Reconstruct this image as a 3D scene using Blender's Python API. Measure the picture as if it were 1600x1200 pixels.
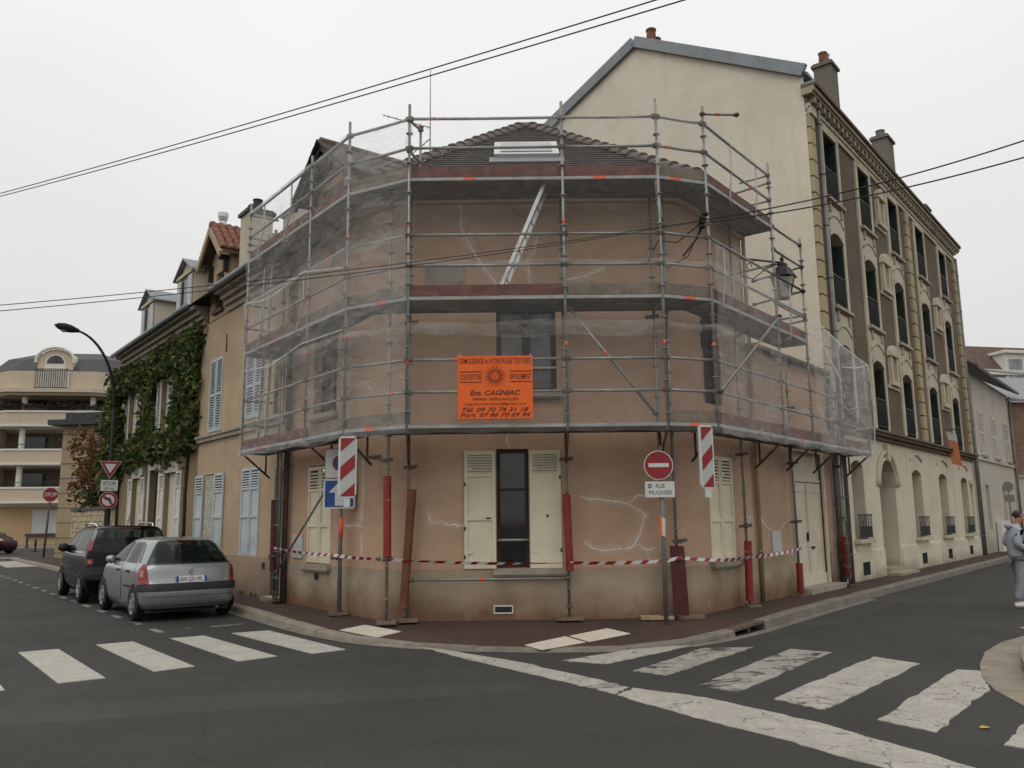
import bpy, math, random
import numpy as np
from mathutils import Matrix, Vector
random.seed(7); rng = np.random.default_rng(7)
PI = math.pi
for _o in list(bpy.data.objects): bpy.data.objects.remove(_o)
SC = bpy.context.scene; COL = SC.collection

# ------------------------------------------------------------------ camera
CAM_H, PITCH, ROLL = 1.68, math.radians(9.15), math.radians(0.65)
cam_d = bpy.data.cameras.new('camera'); cam = bpy.data.objects.new('camera', cam_d); COL.objects.link(cam)
cam_d.sensor_fit = 'HORIZONTAL'; cam_d.sensor_width = 36.0; cam_d.lens = 1305.0/1600*36
cam_d.clip_start = 0.05; cam_d.clip_end = 4000
_f = Vector((0, math.cos(PITCH), math.sin(PITCH))); _u = Vector((0, -math.sin(PITCH), math.cos(PITCH))); _r = Vector((1, 0, 0))
_R = _r*math.cos(ROLL)-_u*math.sin(ROLL); _U = _r*math.sin(ROLL)+_u*math.cos(ROLL)
_m = Matrix((_R, _U, -_f)).transposed().to_4x4(); _m.translation = Vector((0, 0, CAM_H)); cam.matrix_world = _m
SC.camera = cam

# ------------------------------------------------------------------ sky, sun, exposure
SUN_EL, SUN_AZ = math.radians(58), math.radians(205)      # azimuth clockwise from +Y
W = bpy.data.worlds.new('World'); SC.world = W; W.use_nodes = True
wn = W.node_tree; wn.nodes.clear(); wl = wn.links.new
sky = wn.nodes.new('ShaderNodeTexSky'); sky.sky_type = 'NISHITA'; sky.sun_disc = False
sky.sun_elevation = SUN_EL; sky.sun_rotation = SUN_AZ; sky.dust_density = 4.0; sky.air_density = 1.0
hs = wn.nodes.new('ShaderNodeHueSaturation'); hs.inputs['Saturation'].default_value = 0.15; wl(sky.outputs[0], hs.inputs['Color'])
tc = wn.nodes.new('ShaderNodeTexCoord'); sx = wn.nodes.new('ShaderNodeSeparateXYZ'); wl(tc.outputs['Generated'], sx.inputs[0])
rp = wn.nodes.new('ShaderNodeValToRGB'); wl(sx.outputs['Z'], rp.inputs[0])
rp.color_ramp.elements[0].position = 0.0; rp.color_ramp.elements[0].color = (0.70, 0.695, 0.68, 1)
rp.color_ramp.elements[1].position = 1.0; rp.color_ramp.elements[1].color = (1.1, 1.1, 1.09, 1)
_e = rp.color_ramp.elements.new(0.28); _e.color = (0.84, 0.84, 0.83, 1)
_e = rp.color_ramp.elements.new(0.5); _e.color = (0.97, 0.97, 0.965, 1)
cn = wn.nodes.new('ShaderNodeTexNoise'); cn.inputs['Scale'].default_value = 2.2; cn.inputs['Detail'].default_value = 4; wl(tc.outputs['Generated'], cn.inputs['Vector'])
mr = wn.nodes.new('ShaderNodeMapRange'); mr.inputs['To Min'].default_value = 9.2; mr.inputs['To Max'].default_value = 10.6; wl(cn.outputs['Fac'], mr.inputs['Value'])
vm = wn.nodes.new('ShaderNodeVectorMath'); vm.operation = 'SCALE'; wl(rp.outputs[0], vm.inputs[0]); wl(mr.outputs[0], vm.inputs['Scale'])
mx = wn.nodes.new('ShaderNodeMix'); mx.data_type = 'RGBA'; mx.inputs['Factor'].default_value = 0.9
wl(hs.outputs[0], mx.inputs['A']); wl(vm.outputs[0], mx.inputs['B'])
bg = wn.nodes.new('ShaderNodeBackground'); bg.inputs['Strength'].default_value = 0.1; wl(mx.outputs['Result'], bg.inputs['Color'])
wo = wn.nodes.new('ShaderNodeOutputWorld'); wl(bg.outputs[0], wo.inputs[0])
sun_d = bpy.data.lights.new('sun', 'SUN'); sun_d.energy = 0.5; sun_d.angle = math.radians(40); sun_d.color = (1.0, 0.96, 0.9)
sun = bpy.data.objects.new('sun', sun_d); COL.objects.link(sun)
_sd = Vector((math.sin(SUN_AZ)*math.cos(SUN_EL), math.cos(SUN_AZ)*math.cos(SUN_EL), math.sin(SUN_EL)))
sun.rotation_euler = _sd.to_track_quat('Z', 'Y').to_euler(); sun.location = (0, 0, 30)
SC.view_settings.view_transform = 'Standard'; SC.view_settings.look = 'None'; SC.view_settings.gamma = 1.0; SC.view_settings.exposure = 0.0
SC.view_settings.use_curve_mapping = False
SC.render.engine = 'CYCLES'
try:
    SC.cycles.use_denoising = True; SC.cycles.transparent_max_bounces = 16; SC.cycles.max_bounces = 6; SC.cycles.diffuse_bounces = 3
    SC.cycles.caustics_reflective = False; SC.cycles.caustics_refractive = False
except Exception: pass

# ------------------------------------------------------------------ materials
MATS = {}
def nd(nt, t, **kw):
    n = nt.nodes.new(t)
    for k, v in kw.items():
        if k in n.inputs: n.inputs[k].default_value = v
        else: setattr(n, k, v)
    return n
def col4(c): return (c[0], c[1], c[2], 1.0)
def new_mat(name):
    m = bpy.data.materials.new(name); m.use_nodes = True; nt = m.node_tree; nt.nodes.clear()
    out = nt.nodes.new('ShaderNodeOutputMaterial'); b = nt.nodes.new('ShaderNodeBsdfPrincipled')
    nt.links.new(b.outputs[0], out.inputs[0]); MATS[name] = m
    return m, nt, b, out
def noise(nt, scale, detail=4, rough=.55, stretch=None, coord=None, dist=0):
    if coord is None:
        tcn = nt.nodes.new('ShaderNodeTexCoord'); src = tcn.outputs['Object']
    else: src = coord
    if stretch:
        mp = nt.nodes.new('ShaderNodeMapping'); mp.inputs['Scale'].default_value = stretch; nt.links.new(src, mp.inputs['Vector']); src = mp.outputs[0]
    n = nt.nodes.new('ShaderNodeTexNoise'); n.inputs['Scale'].default_value = scale; n.inputs['Detail'].default_value = detail
    n.inputs['Roughness'].default_value = rough; n.inputs['Distortion'].default_value = dist; nt.links.new(src, n.inputs['Vector'])
    return n.outputs['Fac']
def ramp(nt, fac, stops):
    r = nt.nodes.new('ShaderNodeValToRGB'); nt.links.new(fac, r.inputs[0]); e = r.color_ramp.elements
    while len(e) < len(stops): e.new(0.5)
    for i, (p, c) in enumerate(stops): e[i].position = p; e[i].color = col4(c) if not isinstance(c, (int, float)) else (c, c, c, 1)
    return r.outputs[0]
def mixc(nt, fac, a, b, mode='MIX'):
    m = nt.nodes.new('ShaderNodeMix'); m.data_type = 'RGBA'; m.blend_type = mode
    for k, v in (('Factor', fac), ('A', a), ('B', b)):
        if isinstance(v, (int, float)): m.inputs[k].default_value = v
        elif isinstance(v, tuple): m.inputs[k].default_value = col4(v)
        else: nt.links.new(v, m.inputs[k])
    return m.outputs['Result']
def bump(nt, b, h, strength, dist=.02):
    bn = nt.nodes.new('ShaderNodeBump'); bn.inputs['Strength'].default_value = strength; bn.inputs['Distance'].default_value = dist
    nt.links.new(h, bn.inputs['Height']); nt.links.new(bn.outputs[0], b.inputs['Normal'])
def sc3(c, k): return tuple(min(1, x*k) for x in c)
def M(name, c, rough=.8, var=.12, scale=2.5, fine=.06, fscale=45, bmp=.15, metal=0, streak=0, stain=None, spec=.35, island=0):
    m, nt, b, o = new_mat(name)
    n1 = noise(nt, scale, 5, .6); x = ramp(nt, n1, [(.3, sc3(c, 1-var)), (.7, sc3(c, 1+var))])
    if streak:
        n3 = noise(nt, 3.0, 4, .6, stretch=(1, 1, .12)); s = ramp(nt, n3, [(.45, 0), (.75, streak)]); x = mixc(nt, s, x, sc3(c, .45))
    if stain:
        n4 = noise(nt, 1.1, 6, .65, dist=.5); s = ramp(nt, n4, [(.52, 0), (.68, stain[1])]); x = mixc(nt, s, x, stain[0])
    nf = noise(nt, fscale, 3, .6)
    if fine: x = mixc(nt, ramp(nt, nf, [(.3, fine*1.6), (.7, 0)]), x, sc3(c, .3))
    if island:
        g = nt.nodes.new('ShaderNodeNewGeometry'); x = mixc(nt, ramp(nt, g.outputs['Random Per Island'], [(0, 0), (1, island)]), x, sc3(c, .35))
    nt.links.new(x, b.inputs['Base Color']); b.inputs['Roughness'].default_value = rough; b.inputs['Metallic'].default_value = metal
    b.inputs['Specular IOR Level'].default_value = spec
    if bmp: bump(nt, b, nf, bmp)
    return m
def flat(name, c, rough=.5, metal=0, spec=.5, coat=0):
    m, nt, b, o = new_mat(name); b.inputs['Base Color'].default_value = col4(c); b.inputs['Roughness'].default_value = rough
    n = noise(nt, 6, 4); nt.links.new(mixc(nt, ramp(nt, n, [(.35, 0), (.75, .18)]), c, sc3(c, .6)), b.inputs['Base Color'])
    b.inputs['Metallic'].default_value = metal; b.inputs['Specular IOR Level'].default_value = spec; b.inputs['Coat Weight'].default_value = coat
    return m
# --- masonry
def wall_mat(name, c, damp=None, dampz=(0.1, .9), blotch=.16, streak=.25):
    m, nt, b, o = new_mat(name)
    x = ramp(nt, noise(nt, .8, 6, .62, dist=.4), [(.3, sc3(c, 1-blotch)), (.72, sc3(c, 1+blotch*.8))])
    x = mixc(nt, ramp(nt, noise(nt, 2.4, 4, .6, stretch=(1, 1, .1)), [(.5, 0), (.8, streak)]), x, sc3(c, .55))
    x = mixc(nt, ramp(nt, noise(nt, 3.1, 5, .6), [(.55, 0), (.8, .25)]), x, sc3(c, 1.35))
    nf = noise(nt, 60, 3, .65); x = mixc(nt, ramp(nt, nf, [(.3, .2), (.7, 0)]), x, sc3(c, .4)); x = mixc(nt, ramp(nt, noise(nt, 9, 6, .75), [(.5, 0), (.85, .3)]), x, sc3(c, .6))
    if damp:
        tcn = nt.nodes.new('ShaderNodeTexCoord'); s = nt.nodes.new('ShaderNodeSeparateXYZ'); nt.links.new(tcn.outputs['Object'], s.inputs[0])
        ad = nt.nodes.new('ShaderNodeMath'); ad.operation = 'MULTIPLY_ADD'; ad.inputs[1].default_value = .9; nt.links.new(noise(nt, 1.6, 5, .6), ad.inputs[0]); nt.links.new(s.outputs['Z'], ad.inputs[2])
        r = nt.nodes.new('ShaderNodeMapRange'); r.inputs['From Min'].default_value = dampz[0]+.45; r.inputs['From Max'].default_value = dampz[1]+.45
        r.inputs['To Min'].default_value = .85; r.inputs['To Max'].default_value = 0; nt.links.new(ad.outputs[0], r.inputs['Value']); x = mixc(nt, r.outputs[0], x, damp)
    nt.links.new(x, b.inputs['Base Color']); b.inputs['Roughness'].default_value = .9; b.inputs['Specular IOR Level'].default_value = .2
    nm = noise(nt, 14, 5, .7); x2 = mixc(nt, .35, nf, nm); bump(nt, b, x2, .5, .025); return m
wall_mat('pink', (.56, .376, .256)); wall_mat('plinth', (.42, .335, .235), damp=(.17, .088, .05), dampz=(.12, .62), blotch=.26)
wall_mat('tan', (.52, .39, .255)); wall_mat('tan_low', (.42, .31, .21), damp=(.2, .15, .11), dampz=(.1, .5)); wall_mat('ochre', (.29, .22, .125))
wall_mat('cream_gable', (.80, .725, .585), blotch=.10, streak=.22); wall_mat('cream', (.72, .645, .50), damp=(.33, .28, .22), dampz=(.1, .45), blotch=.12, streak=.3)
wall_mat('cream_trim', (.62, .555, .415), blotch=.18, streak=.5); wall_mat('brown_render', (.17, .13, .098), blotch=.22, streak=.35)
wall_mat('cornice_stone', (.43, .375, .275), blotch=.22, streak=.5); wall_mat('chimney_grey', (.20, .18, .15), blotch=.2); wall_mat('yellow_stone', (.47, .385, .235), blotch=.2); wall_mat('white_render', (.58, .53, .44), damp=(.3, .26, .21), blotch=.12, streak=.35)
wall_mat('apt', (.60, .51, .38), blotch=.06, streak=.1); wall_mat('apt_base', (.54, .39, .23), blotch=.1); wall_mat('block', (.42, .33, .21), blotch=.12)
M('stone', (.56, .46, .29), var=.22, scale=5, fine=.1, fscale=30, bmp=.5, island=.3); M('mortar', (.42, .36, .25), fscale=40, bmp=.4)
M('concrete_sill', (.36, .31, .24), var=.2, scale=5); M('white_trim', (.72, .69, .62), var=.06); M('brick', (.27, .17, .12), var=.25, scale=6)
M('filler_block', (.33, .29, .24), var=.25, scale=4)
# --- roofs, metal
M('roof_tile', (.075, .058, .05), var=.35, scale=6, fine=.2, fscale=20, bmp=.5); M('hip_tile', (.14, .105, .085), var=.3, scale=9, fscale=30, bmp=.4)
M('zinc', (.24, .255, .27), rough=.5, var=.15, metal=.35, bmp=.05); M('slate', (.055, .055, .06), rough=.6, var=.3, scale=6); M('clay', (.20, .085, .055), var=.6, scale=9, fscale=30, bmp=.4)
M('red_roof', (.12, .078, .06), var=.3, scale=4); M('galv', (.30, .305, .28), rough=.42, var=.25, scale=9, metal=.55, fscale=30, bmp=.05, streak=.5)
M('galv_light', (.42, .42, .39), rough=.45, var=.2, scale=7, metal=.4, fscale=30, bmp=.05); M('deck_steel', (.17, .18, .18), rough=.6, var=.3, scale=6, metal=.3)
M('deck_edge', (.34, .35, .33), rough=.5, var=.25, scale=6, metal=.3); M('rust_steel', (.13, .10, .075), rough=.7, var=.35, scale=12, metal=.3)
M('alu', (.62, .62, .60), rough=.4, metal=.6, var=.1); M('iron', (.022, .024, .025), rough=.5, var=.3, scale=9); M('pipe_grey', (.19, .19, .18), rough=.5, var=.2, metal=.2)
M('pole_dark', (.022, .025, .022), rough=.65, var=.2, spec=.2); M('lamp_glass', (.5, .48, .42), rough=.2, var=.1)
# --- wood & plastics
M('toe_red', (.17, .062, .045), var=.4, scale=5, fine=.2, fscale=40, streak=.3); M('toe_grey', (.22, .175, .125), var=.35, scale=5, fine=.2, fscale=50, streak=.3)
M('timber', (.44, .33, .19), var=.25, scale=8, fine=.15); M('timber_dirty', (.20, .15, .10), var=.35, scale=8, fine=.2); M('shutter_cream', (.74, .68, .50), rough=.55, var=.07, fine=.05, bmp=.05, stain=((.5, .42, .28), .25))
M('shutter_blue', (.50, .54, .55), rough=.55, var=.1, fine=.05, bmp=.05, stain=((.3, .3, .3), .3)); M('shutter_white', (.68, .66, .59), rough=.55, var=.08, fine=.05, bmp=.05)
M('shutter_grey', (.52, .53, .53), rough=.55, var=.08, bmp=.05); M('door_cream', (.68, .61, .47), rough=.55, var=.08, fine=.05, bmp=.05, stain=((.42, .35, .25), .3)); M('dark_wood', (.035, .022, .016), rough=.5, var=.3)
M('shutter_green', (.018, .03, .024), rough=.5, var=.25); M('plastic_red', (.245, .028, .024), rough=.45, var=.22, scale=7, bmp=.05, stain=((.25, .04, .03), .4))
M('plastic_maroon', (.085, .022, .02), rough=.6, var=.3, scale=5); M('plastic_rust', (.16, .06, .03), rough=.6, var=.3, scale=5); M('cable', (.018, .018, .018), rough=.6, var=.2)
M('orange_mark', (.85, .13, .05), rough=.6, var=.1)
flat('sign_red', (.27, .012, .016), .45); flat('sign_white', (.62, .63, .60), .4); flat('sign_blue', (.012, .06, .26), .4); flat('sign_black', (.015, .015, .018), .5); flat('sign_grey', (.46, .48, .45), .45)
flat('board_orange', (.86, .135, .008), .55); flat('ink_dark', (.055, .006, .006), .6); flat('ink_red', (.085, .008, .005), .6)
flat('plate_white', (.75, .75, .74), .35); flat('plate_blue', (.01, .04, .35), .4); flat('chrome', (.7, .7, .7), .15, metal=1); flat('skin', (.42, .2, .13), .55); flat('hair', (.03, .018, .012), .6)
M('hoodie', (.40, .43, .47), rough=.95, var=.12, scale=12, bmp=.3); M('trousers', (.28, .29, .31), rough=.95, var=.2, scale=10, bmp=.3); flat('shoe', (.7, .68, .64), .6); flat('bag', (.012, .012, .014), .6)
def glass(name, c, rough=.06, spec=.6):
    m, nt, b, o = new_mat(name); x = ramp(nt, noise(nt, 1.3, 3), [(.35, sc3(c, .5)), (.7, sc3(c, 1.7))]); nt.links.new(x, b.inputs['Base Color'])
    b.inputs['Roughness'].default_value = rough; b.inputs['Specular IOR Level'].default_value = spec
glass('window_glass', (.03, .032, .034)); glass('curtain_glass', (.17, .17, .165), .15, .4); glass('car_glass', (.010, .014, .014), .05, .4); m_g, nt_g, b_g, o_g = new_mat('auto_glass'); b_g.inputs['Base Color'].default_value = (.006, .010, .010, 1); b_g.inputs['Roughness'].default_value = .03; b_g.inputs['Specular IOR Level'].default_value = .5
tr_g = nt_g.nodes.new('ShaderNodeBsdfTransparent'); tr_g.inputs[0].default_value = (.62, .72, .68, 1); ms_g = nt_g.nodes.new('ShaderNodeMixShader'); ms_g.inputs[0].default_value = .42; nt_g.links.new(b_g.outputs[0], ms_g.inputs[1]); nt_g.links.new(tr_g.outputs[0], ms_g.inputs[2]); nt_g.links.new(ms_g.outputs[0], o_g.inputs[0])
glass('bright_glass', (.2, .21, .21), .1, .5)
def carpaint(name, c, metal, rough=.28):
    m, nt, b, o = new_mat(name); x = ramp(nt, noise(nt, 3, 5), [(.35, sc3(c, .92)), (.7, sc3(c, 1.06))]); nt.links.new(x, b.inputs['Base Color'])
    b.inputs['Metallic'].default_value = metal; b.inputs['Roughness'].default_value = rough; b.inputs['Coat Weight'].default_value = .6 if c[0] > .1 else .0; b.inputs['Specular IOR Level'].default_value = .5 if c[0] > .1 else .22; b.inputs['Coat Roughness'].default_value = .08
carpaint('paint_silver', (.33, .345, .35), .5, .3); carpaint('paint_black', (.003, .003, .004), .0, .12); carpaint('paint_plum', (.035, .012, .018), .2)
M('rubber', (.012, .012, .012), rough=.85, var=.3); M('trim_black', (.022, .022, .024), rough=.6, var=.2); flat('rim', (.45, .46, .46), .35, metal=.6); flat('lens_red', (.24, .008, .009), .2, coat=.3); flat('lens_clear', (.42, .22, .16), .2, coat=.4)
def leafmat(name, stops):
    m, nt, b, o = new_mat(name); g = nt.nodes.new('ShaderNodeNewGeometry'); x = ramp(nt, g.outputs['Random Per Island'], stops); nt.links.new(x, b.inputs['Base Color'])
    b.inputs['Roughness'].default_value = .55; b.inputs['Specular IOR Level'].default_value = .3
    t = nt.nodes.new('ShaderNodeBsdfTranslucent'); nt.links.new(x, t.inputs[0]); ms = nt.nodes.new('ShaderNodeMixShader'); ms.inputs[0].default_value = .3
    nt.links.new(b.outputs[0], ms.inputs[1]); nt.links.new(t.outputs[0], ms.inputs[2]); nt.links.new(ms.outputs[0], o.inputs[0])
leafmat('leaf_vine', [(0, (.03, .05, .014)), (.35, (.055, .085, .02)), (.7, (.10, .135, .032)), (.92, (.17, .19, .05)), (1, (.2, .12, .05))])
leafmat('leaf_autumn', [(0, (.12, .05, .025)), (.4, (.22, .09, .045)), (.7, (.15, .10, .04)), (1, (.06, .07, .022))])
leafmat('leaf_bush', [(0, (.025, .04, .014)), (.6, (.05, .07, .022)), (1, (.10, .09, .03))]); leafmat('leaf_flower', [(0, (.02, .03, .015)), (.6, (.04, .05, .02)), (.85, (.12, .03, .04)), (1, (.2, .06, .06))])
M('bark', (.06, .045, .033), var=.3, scale=8); flat('yellow_leaf', (.5, .3, .06), .6)
# --- road surfaces
def asphalt(name, c, c2, patch=None):
    m, nt, b, o = new_mat(name)
    x = ramp(nt, noise(nt, .35, 6, .65, dist=.6), [(.3, sc3(c, .78)), (.7, sc3(c, 1.35))])
    x = mixc(nt, ramp(nt, noise(nt, 1.3, 5, .7, stretch=(1, .35, 1)), [(.5, 0), (.75, .4)]), x, sc3(c, .65))
    x = mixc(nt, ramp(nt, noise(nt, 5, 6, .75), [(.52, 0), (.78, .45)]), x, sc3(c, 1.8)); x = mixc(nt, ramp(nt, noise(nt, 2.1, 3, .5, dist=1), [(.68, 0), (.75, .5)]), x, sc3(c, .5))
    nf = noise(nt, 90, 3, .75); x = mixc(nt, ramp(nt, nf, [(.48, 0), (.72, .75)]), x, c2); x = mixc(nt, ramp(nt, noise(nt, 70, 2, .5), [(.25, .6), (.45, 0)]), x, sc3(c, .4))
    v = nd(nt, 'ShaderNodeTexVoronoi', feature='DISTANCE_TO_EDGE'); v.inputs['Scale'].default_value = .33
    tcn = nt.nodes.new('ShaderNodeTexCoord'); mp = nt.nodes.new('ShaderNodeMix'); mp.data_type = 'VECTOR'; mp.inputs['Factor'].default_value = .25
    nn = nt.nodes.new('ShaderNodeTexNoise'); nn.inputs['Scale'].default_value = 1.5; nn.inputs['Detail'].default_value = 5; nt.links.new(tcn.outputs['Object'], nn.inputs['Vector'])
    nt.links.new(tcn.outputs['Object'], mp.inputs['A']); nt.links.new(nn.outputs['Color'], mp.inputs['B']); nt.links.new(mp.outputs['Result'], v.inputs['Vector'])
    x = mixc(nt, ramp(nt, v.outputs['Distance'], [(.0, .25), (.004, 0)]), x, sc3(c, .35))
    nt.links.new(x, b.inputs['Base Color']); b.inputs['Specular IOR Level'].default_value = .22
    nt.links.new(ramp(nt, noise(nt, .5, 4), [(.3, .68), (.7, .9)]), b.inputs['Roughness']); bump(nt, b, nf, .35, .01); return m
asphalt('asphalt', (.038, .0365, .0335), (.14, .135, .125)); asphalt('asphalt_red', (.062, .038, .031), (.14, .095, .078)); asphalt('asphalt_patch', (.046, .0442, .0405), (.15, .145, .135))
M('kerb', (.22, .195, .16), var=.22, scale=4, fine=.18, fscale=60, bmp=.4, stain=((.12, .11, .09), .5)); M('kerb_pale', (.29, .25, .195), var=.18, scale=4, fine=.15, bmp=.3, stain=((.16, .14, .11), .4))
M('gully', (.008, .008, .008), rough=.9, var=.1); M('tactile', (.62, .55, .46), var=.1, scale=5, bmp=.2, stain=((.35, .28, .22), .35))
def paint_mat(name, c, wear, cracks):
    m, nt, b, o = new_mat(name)
    x = ramp(nt, noise(nt, 3, 5), [(.3, sc3(c, .82)), (.7, sc3(c, 1.08))]); x = mixc(nt, ramp(nt, noise(nt, 30, 4, .7), [(.42, 0), (.7, .6)]), x, sc3(c, .45)); x = mixc(nt, ramp(nt, noise(nt, 7, 6, .7, stretch=(1, .5, 1)), [(.45, 0), (.8, .5)]), x, sc3(c, .5))
    nt.links.new(x, b.inputs['Base Color']); b.inputs['Roughness'].default_value = .7
    w = ramp(nt, noise(nt, 1.7, 9, .72, dist=.8), [(wear-.03, 1), (wear+.07, 0)])
    tcn = nt.nodes.new('ShaderNodeTexCoord'); nn = nt.nodes.new('ShaderNodeTexNoise'); nn.inputs['Scale'].default_value = 4; nn.inputs['Detail'].default_value = 6; nt.links.new(tcn.outputs['Object'], nn.inputs['Vector'])
    mp = nt.nodes.new('ShaderNodeMix'); mp.data_type = 'VECTOR'; mp.inputs['Factor'].default_value = .3; nt.links.new(tcn.outputs['Object'], mp.inputs['A']); nt.links.new(nn.outputs['Color'], mp.inputs['B'])
    v = nd(nt, 'ShaderNodeTexVoronoi', feature='DISTANCE_TO_EDGE'); v.inputs['Scale'].default_value = 4.2; nt.links.new(mp.outputs['Result'], v.inputs['Vector'])
    gate = ramp(nt, noise(nt, .9, 3), [(.45, 0), (.55, cracks)]); k = ramp(nt, v.outputs['Distance'], [(.006, 1), (.018, 0)])
    f = mixc(nt, 1.0, k, gate, 'MULTIPLY'); f = mixc(nt, 1.0, f, w, 'LIGHTEN')
    tr = nt.nodes.new('ShaderNodeBsdfTransparent'); ms = nt.nodes.new('ShaderNodeMixShader'); nt.links.new(f, ms.inputs[0]); nt.links.new(b.outputs[0], ms.inputs[1]); nt.links.new(tr.outputs[0], ms.inputs[2]); nt.links.new(ms.outputs[0], o.inputs[0])
paint_mat('paint_fresh', (.50, .48, .42), .28, 0); paint_mat('paint_worn', (.46, .43, .375), .335, .8); paint_mat('paint_old', (.38, .355, .31), .43, .8); paint_mat('paint_dash', (.30, .29, .27), .42, .6)
def net_mat(name, a0, a1):
    m, nt, b, o = new_mat(name); b.inputs['Base Color'].default_value = (.92, .92, .90, 1); b.inputs['Roughness'].default_value = .7; b.inputs['Specular IOR Level'].default_value = .15
    t = nt.nodes.new('ShaderNodeBsdfTranslucent'); t.inputs[0].default_value = (.92, .92, .9, 1); m1 = nt.nodes.new('ShaderNodeMixShader'); m1.inputs[0].default_value = .45
    nt.links.new(b.outputs[0], m1.inputs[1]); nt.links.new(t.outputs[0], m1.inputs[2])
    n = noise(nt, 1.7, 7, .66, stretch=(1, 1, 2.6), dist=1.8); f = ramp(nt, n, [(.36, a0), (.60, (a0+a1)/2), (.74, a1)])
    tr = nt.nodes.new('ShaderNodeBsdfTransparent'); ms = nt.nodes.new('ShaderNodeMixShader'); nt.links.new(f, ms.inputs[0]); nt.links.new(tr.outputs[0], ms.inputs[1]); nt.links.new(m1.outputs[0], ms.inputs[2]); nt.links.new(ms.outputs[0], o.inputs[0])
net_mat('net', .05, .15); net_mat('net_side', .11, .44); net_mat('net_hem', .35, .75); net_mat('net_fold', .05, .42)
def streak_mat():
    m, nt, b, o = new_mat('filler'); b.inputs['Base Color'].default_value = (.82, .74, .64, 1); b.inputs['Roughness'].default_value = .9
    u = nt.nodes.new('ShaderNodeUVMap'); s = nt.nodes.new('ShaderNodeSeparateXYZ'); nt.links.new(u.outputs[0], s.inputs[0])
    a = ramp(nt, s.outputs['X'], [(0, 0), (.22, .18), (.43, .40), (.475, 1.0), (.525, 1.0), (.57, .40), (.78, .18), (1, 0)]); 
    f = mixc(nt, 1.0, a, ramp(nt, noise(nt, 9, 5, .7), [(.25, .35), (.6, 1)]), 'MULTIPLY')
    tr = nt.nodes.new('ShaderNodeBsdfTransparent'); ms = nt.nodes.new('ShaderNodeMixShader'); nt.links.new(f, ms.inputs[0]); nt.links.new(tr.outputs[0], ms.inputs[1]); nt.links.new(b.outputs[0], ms.inputs[2]); nt.links.new(ms.outputs[0], o.inputs[0])
streak_mat()

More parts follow.
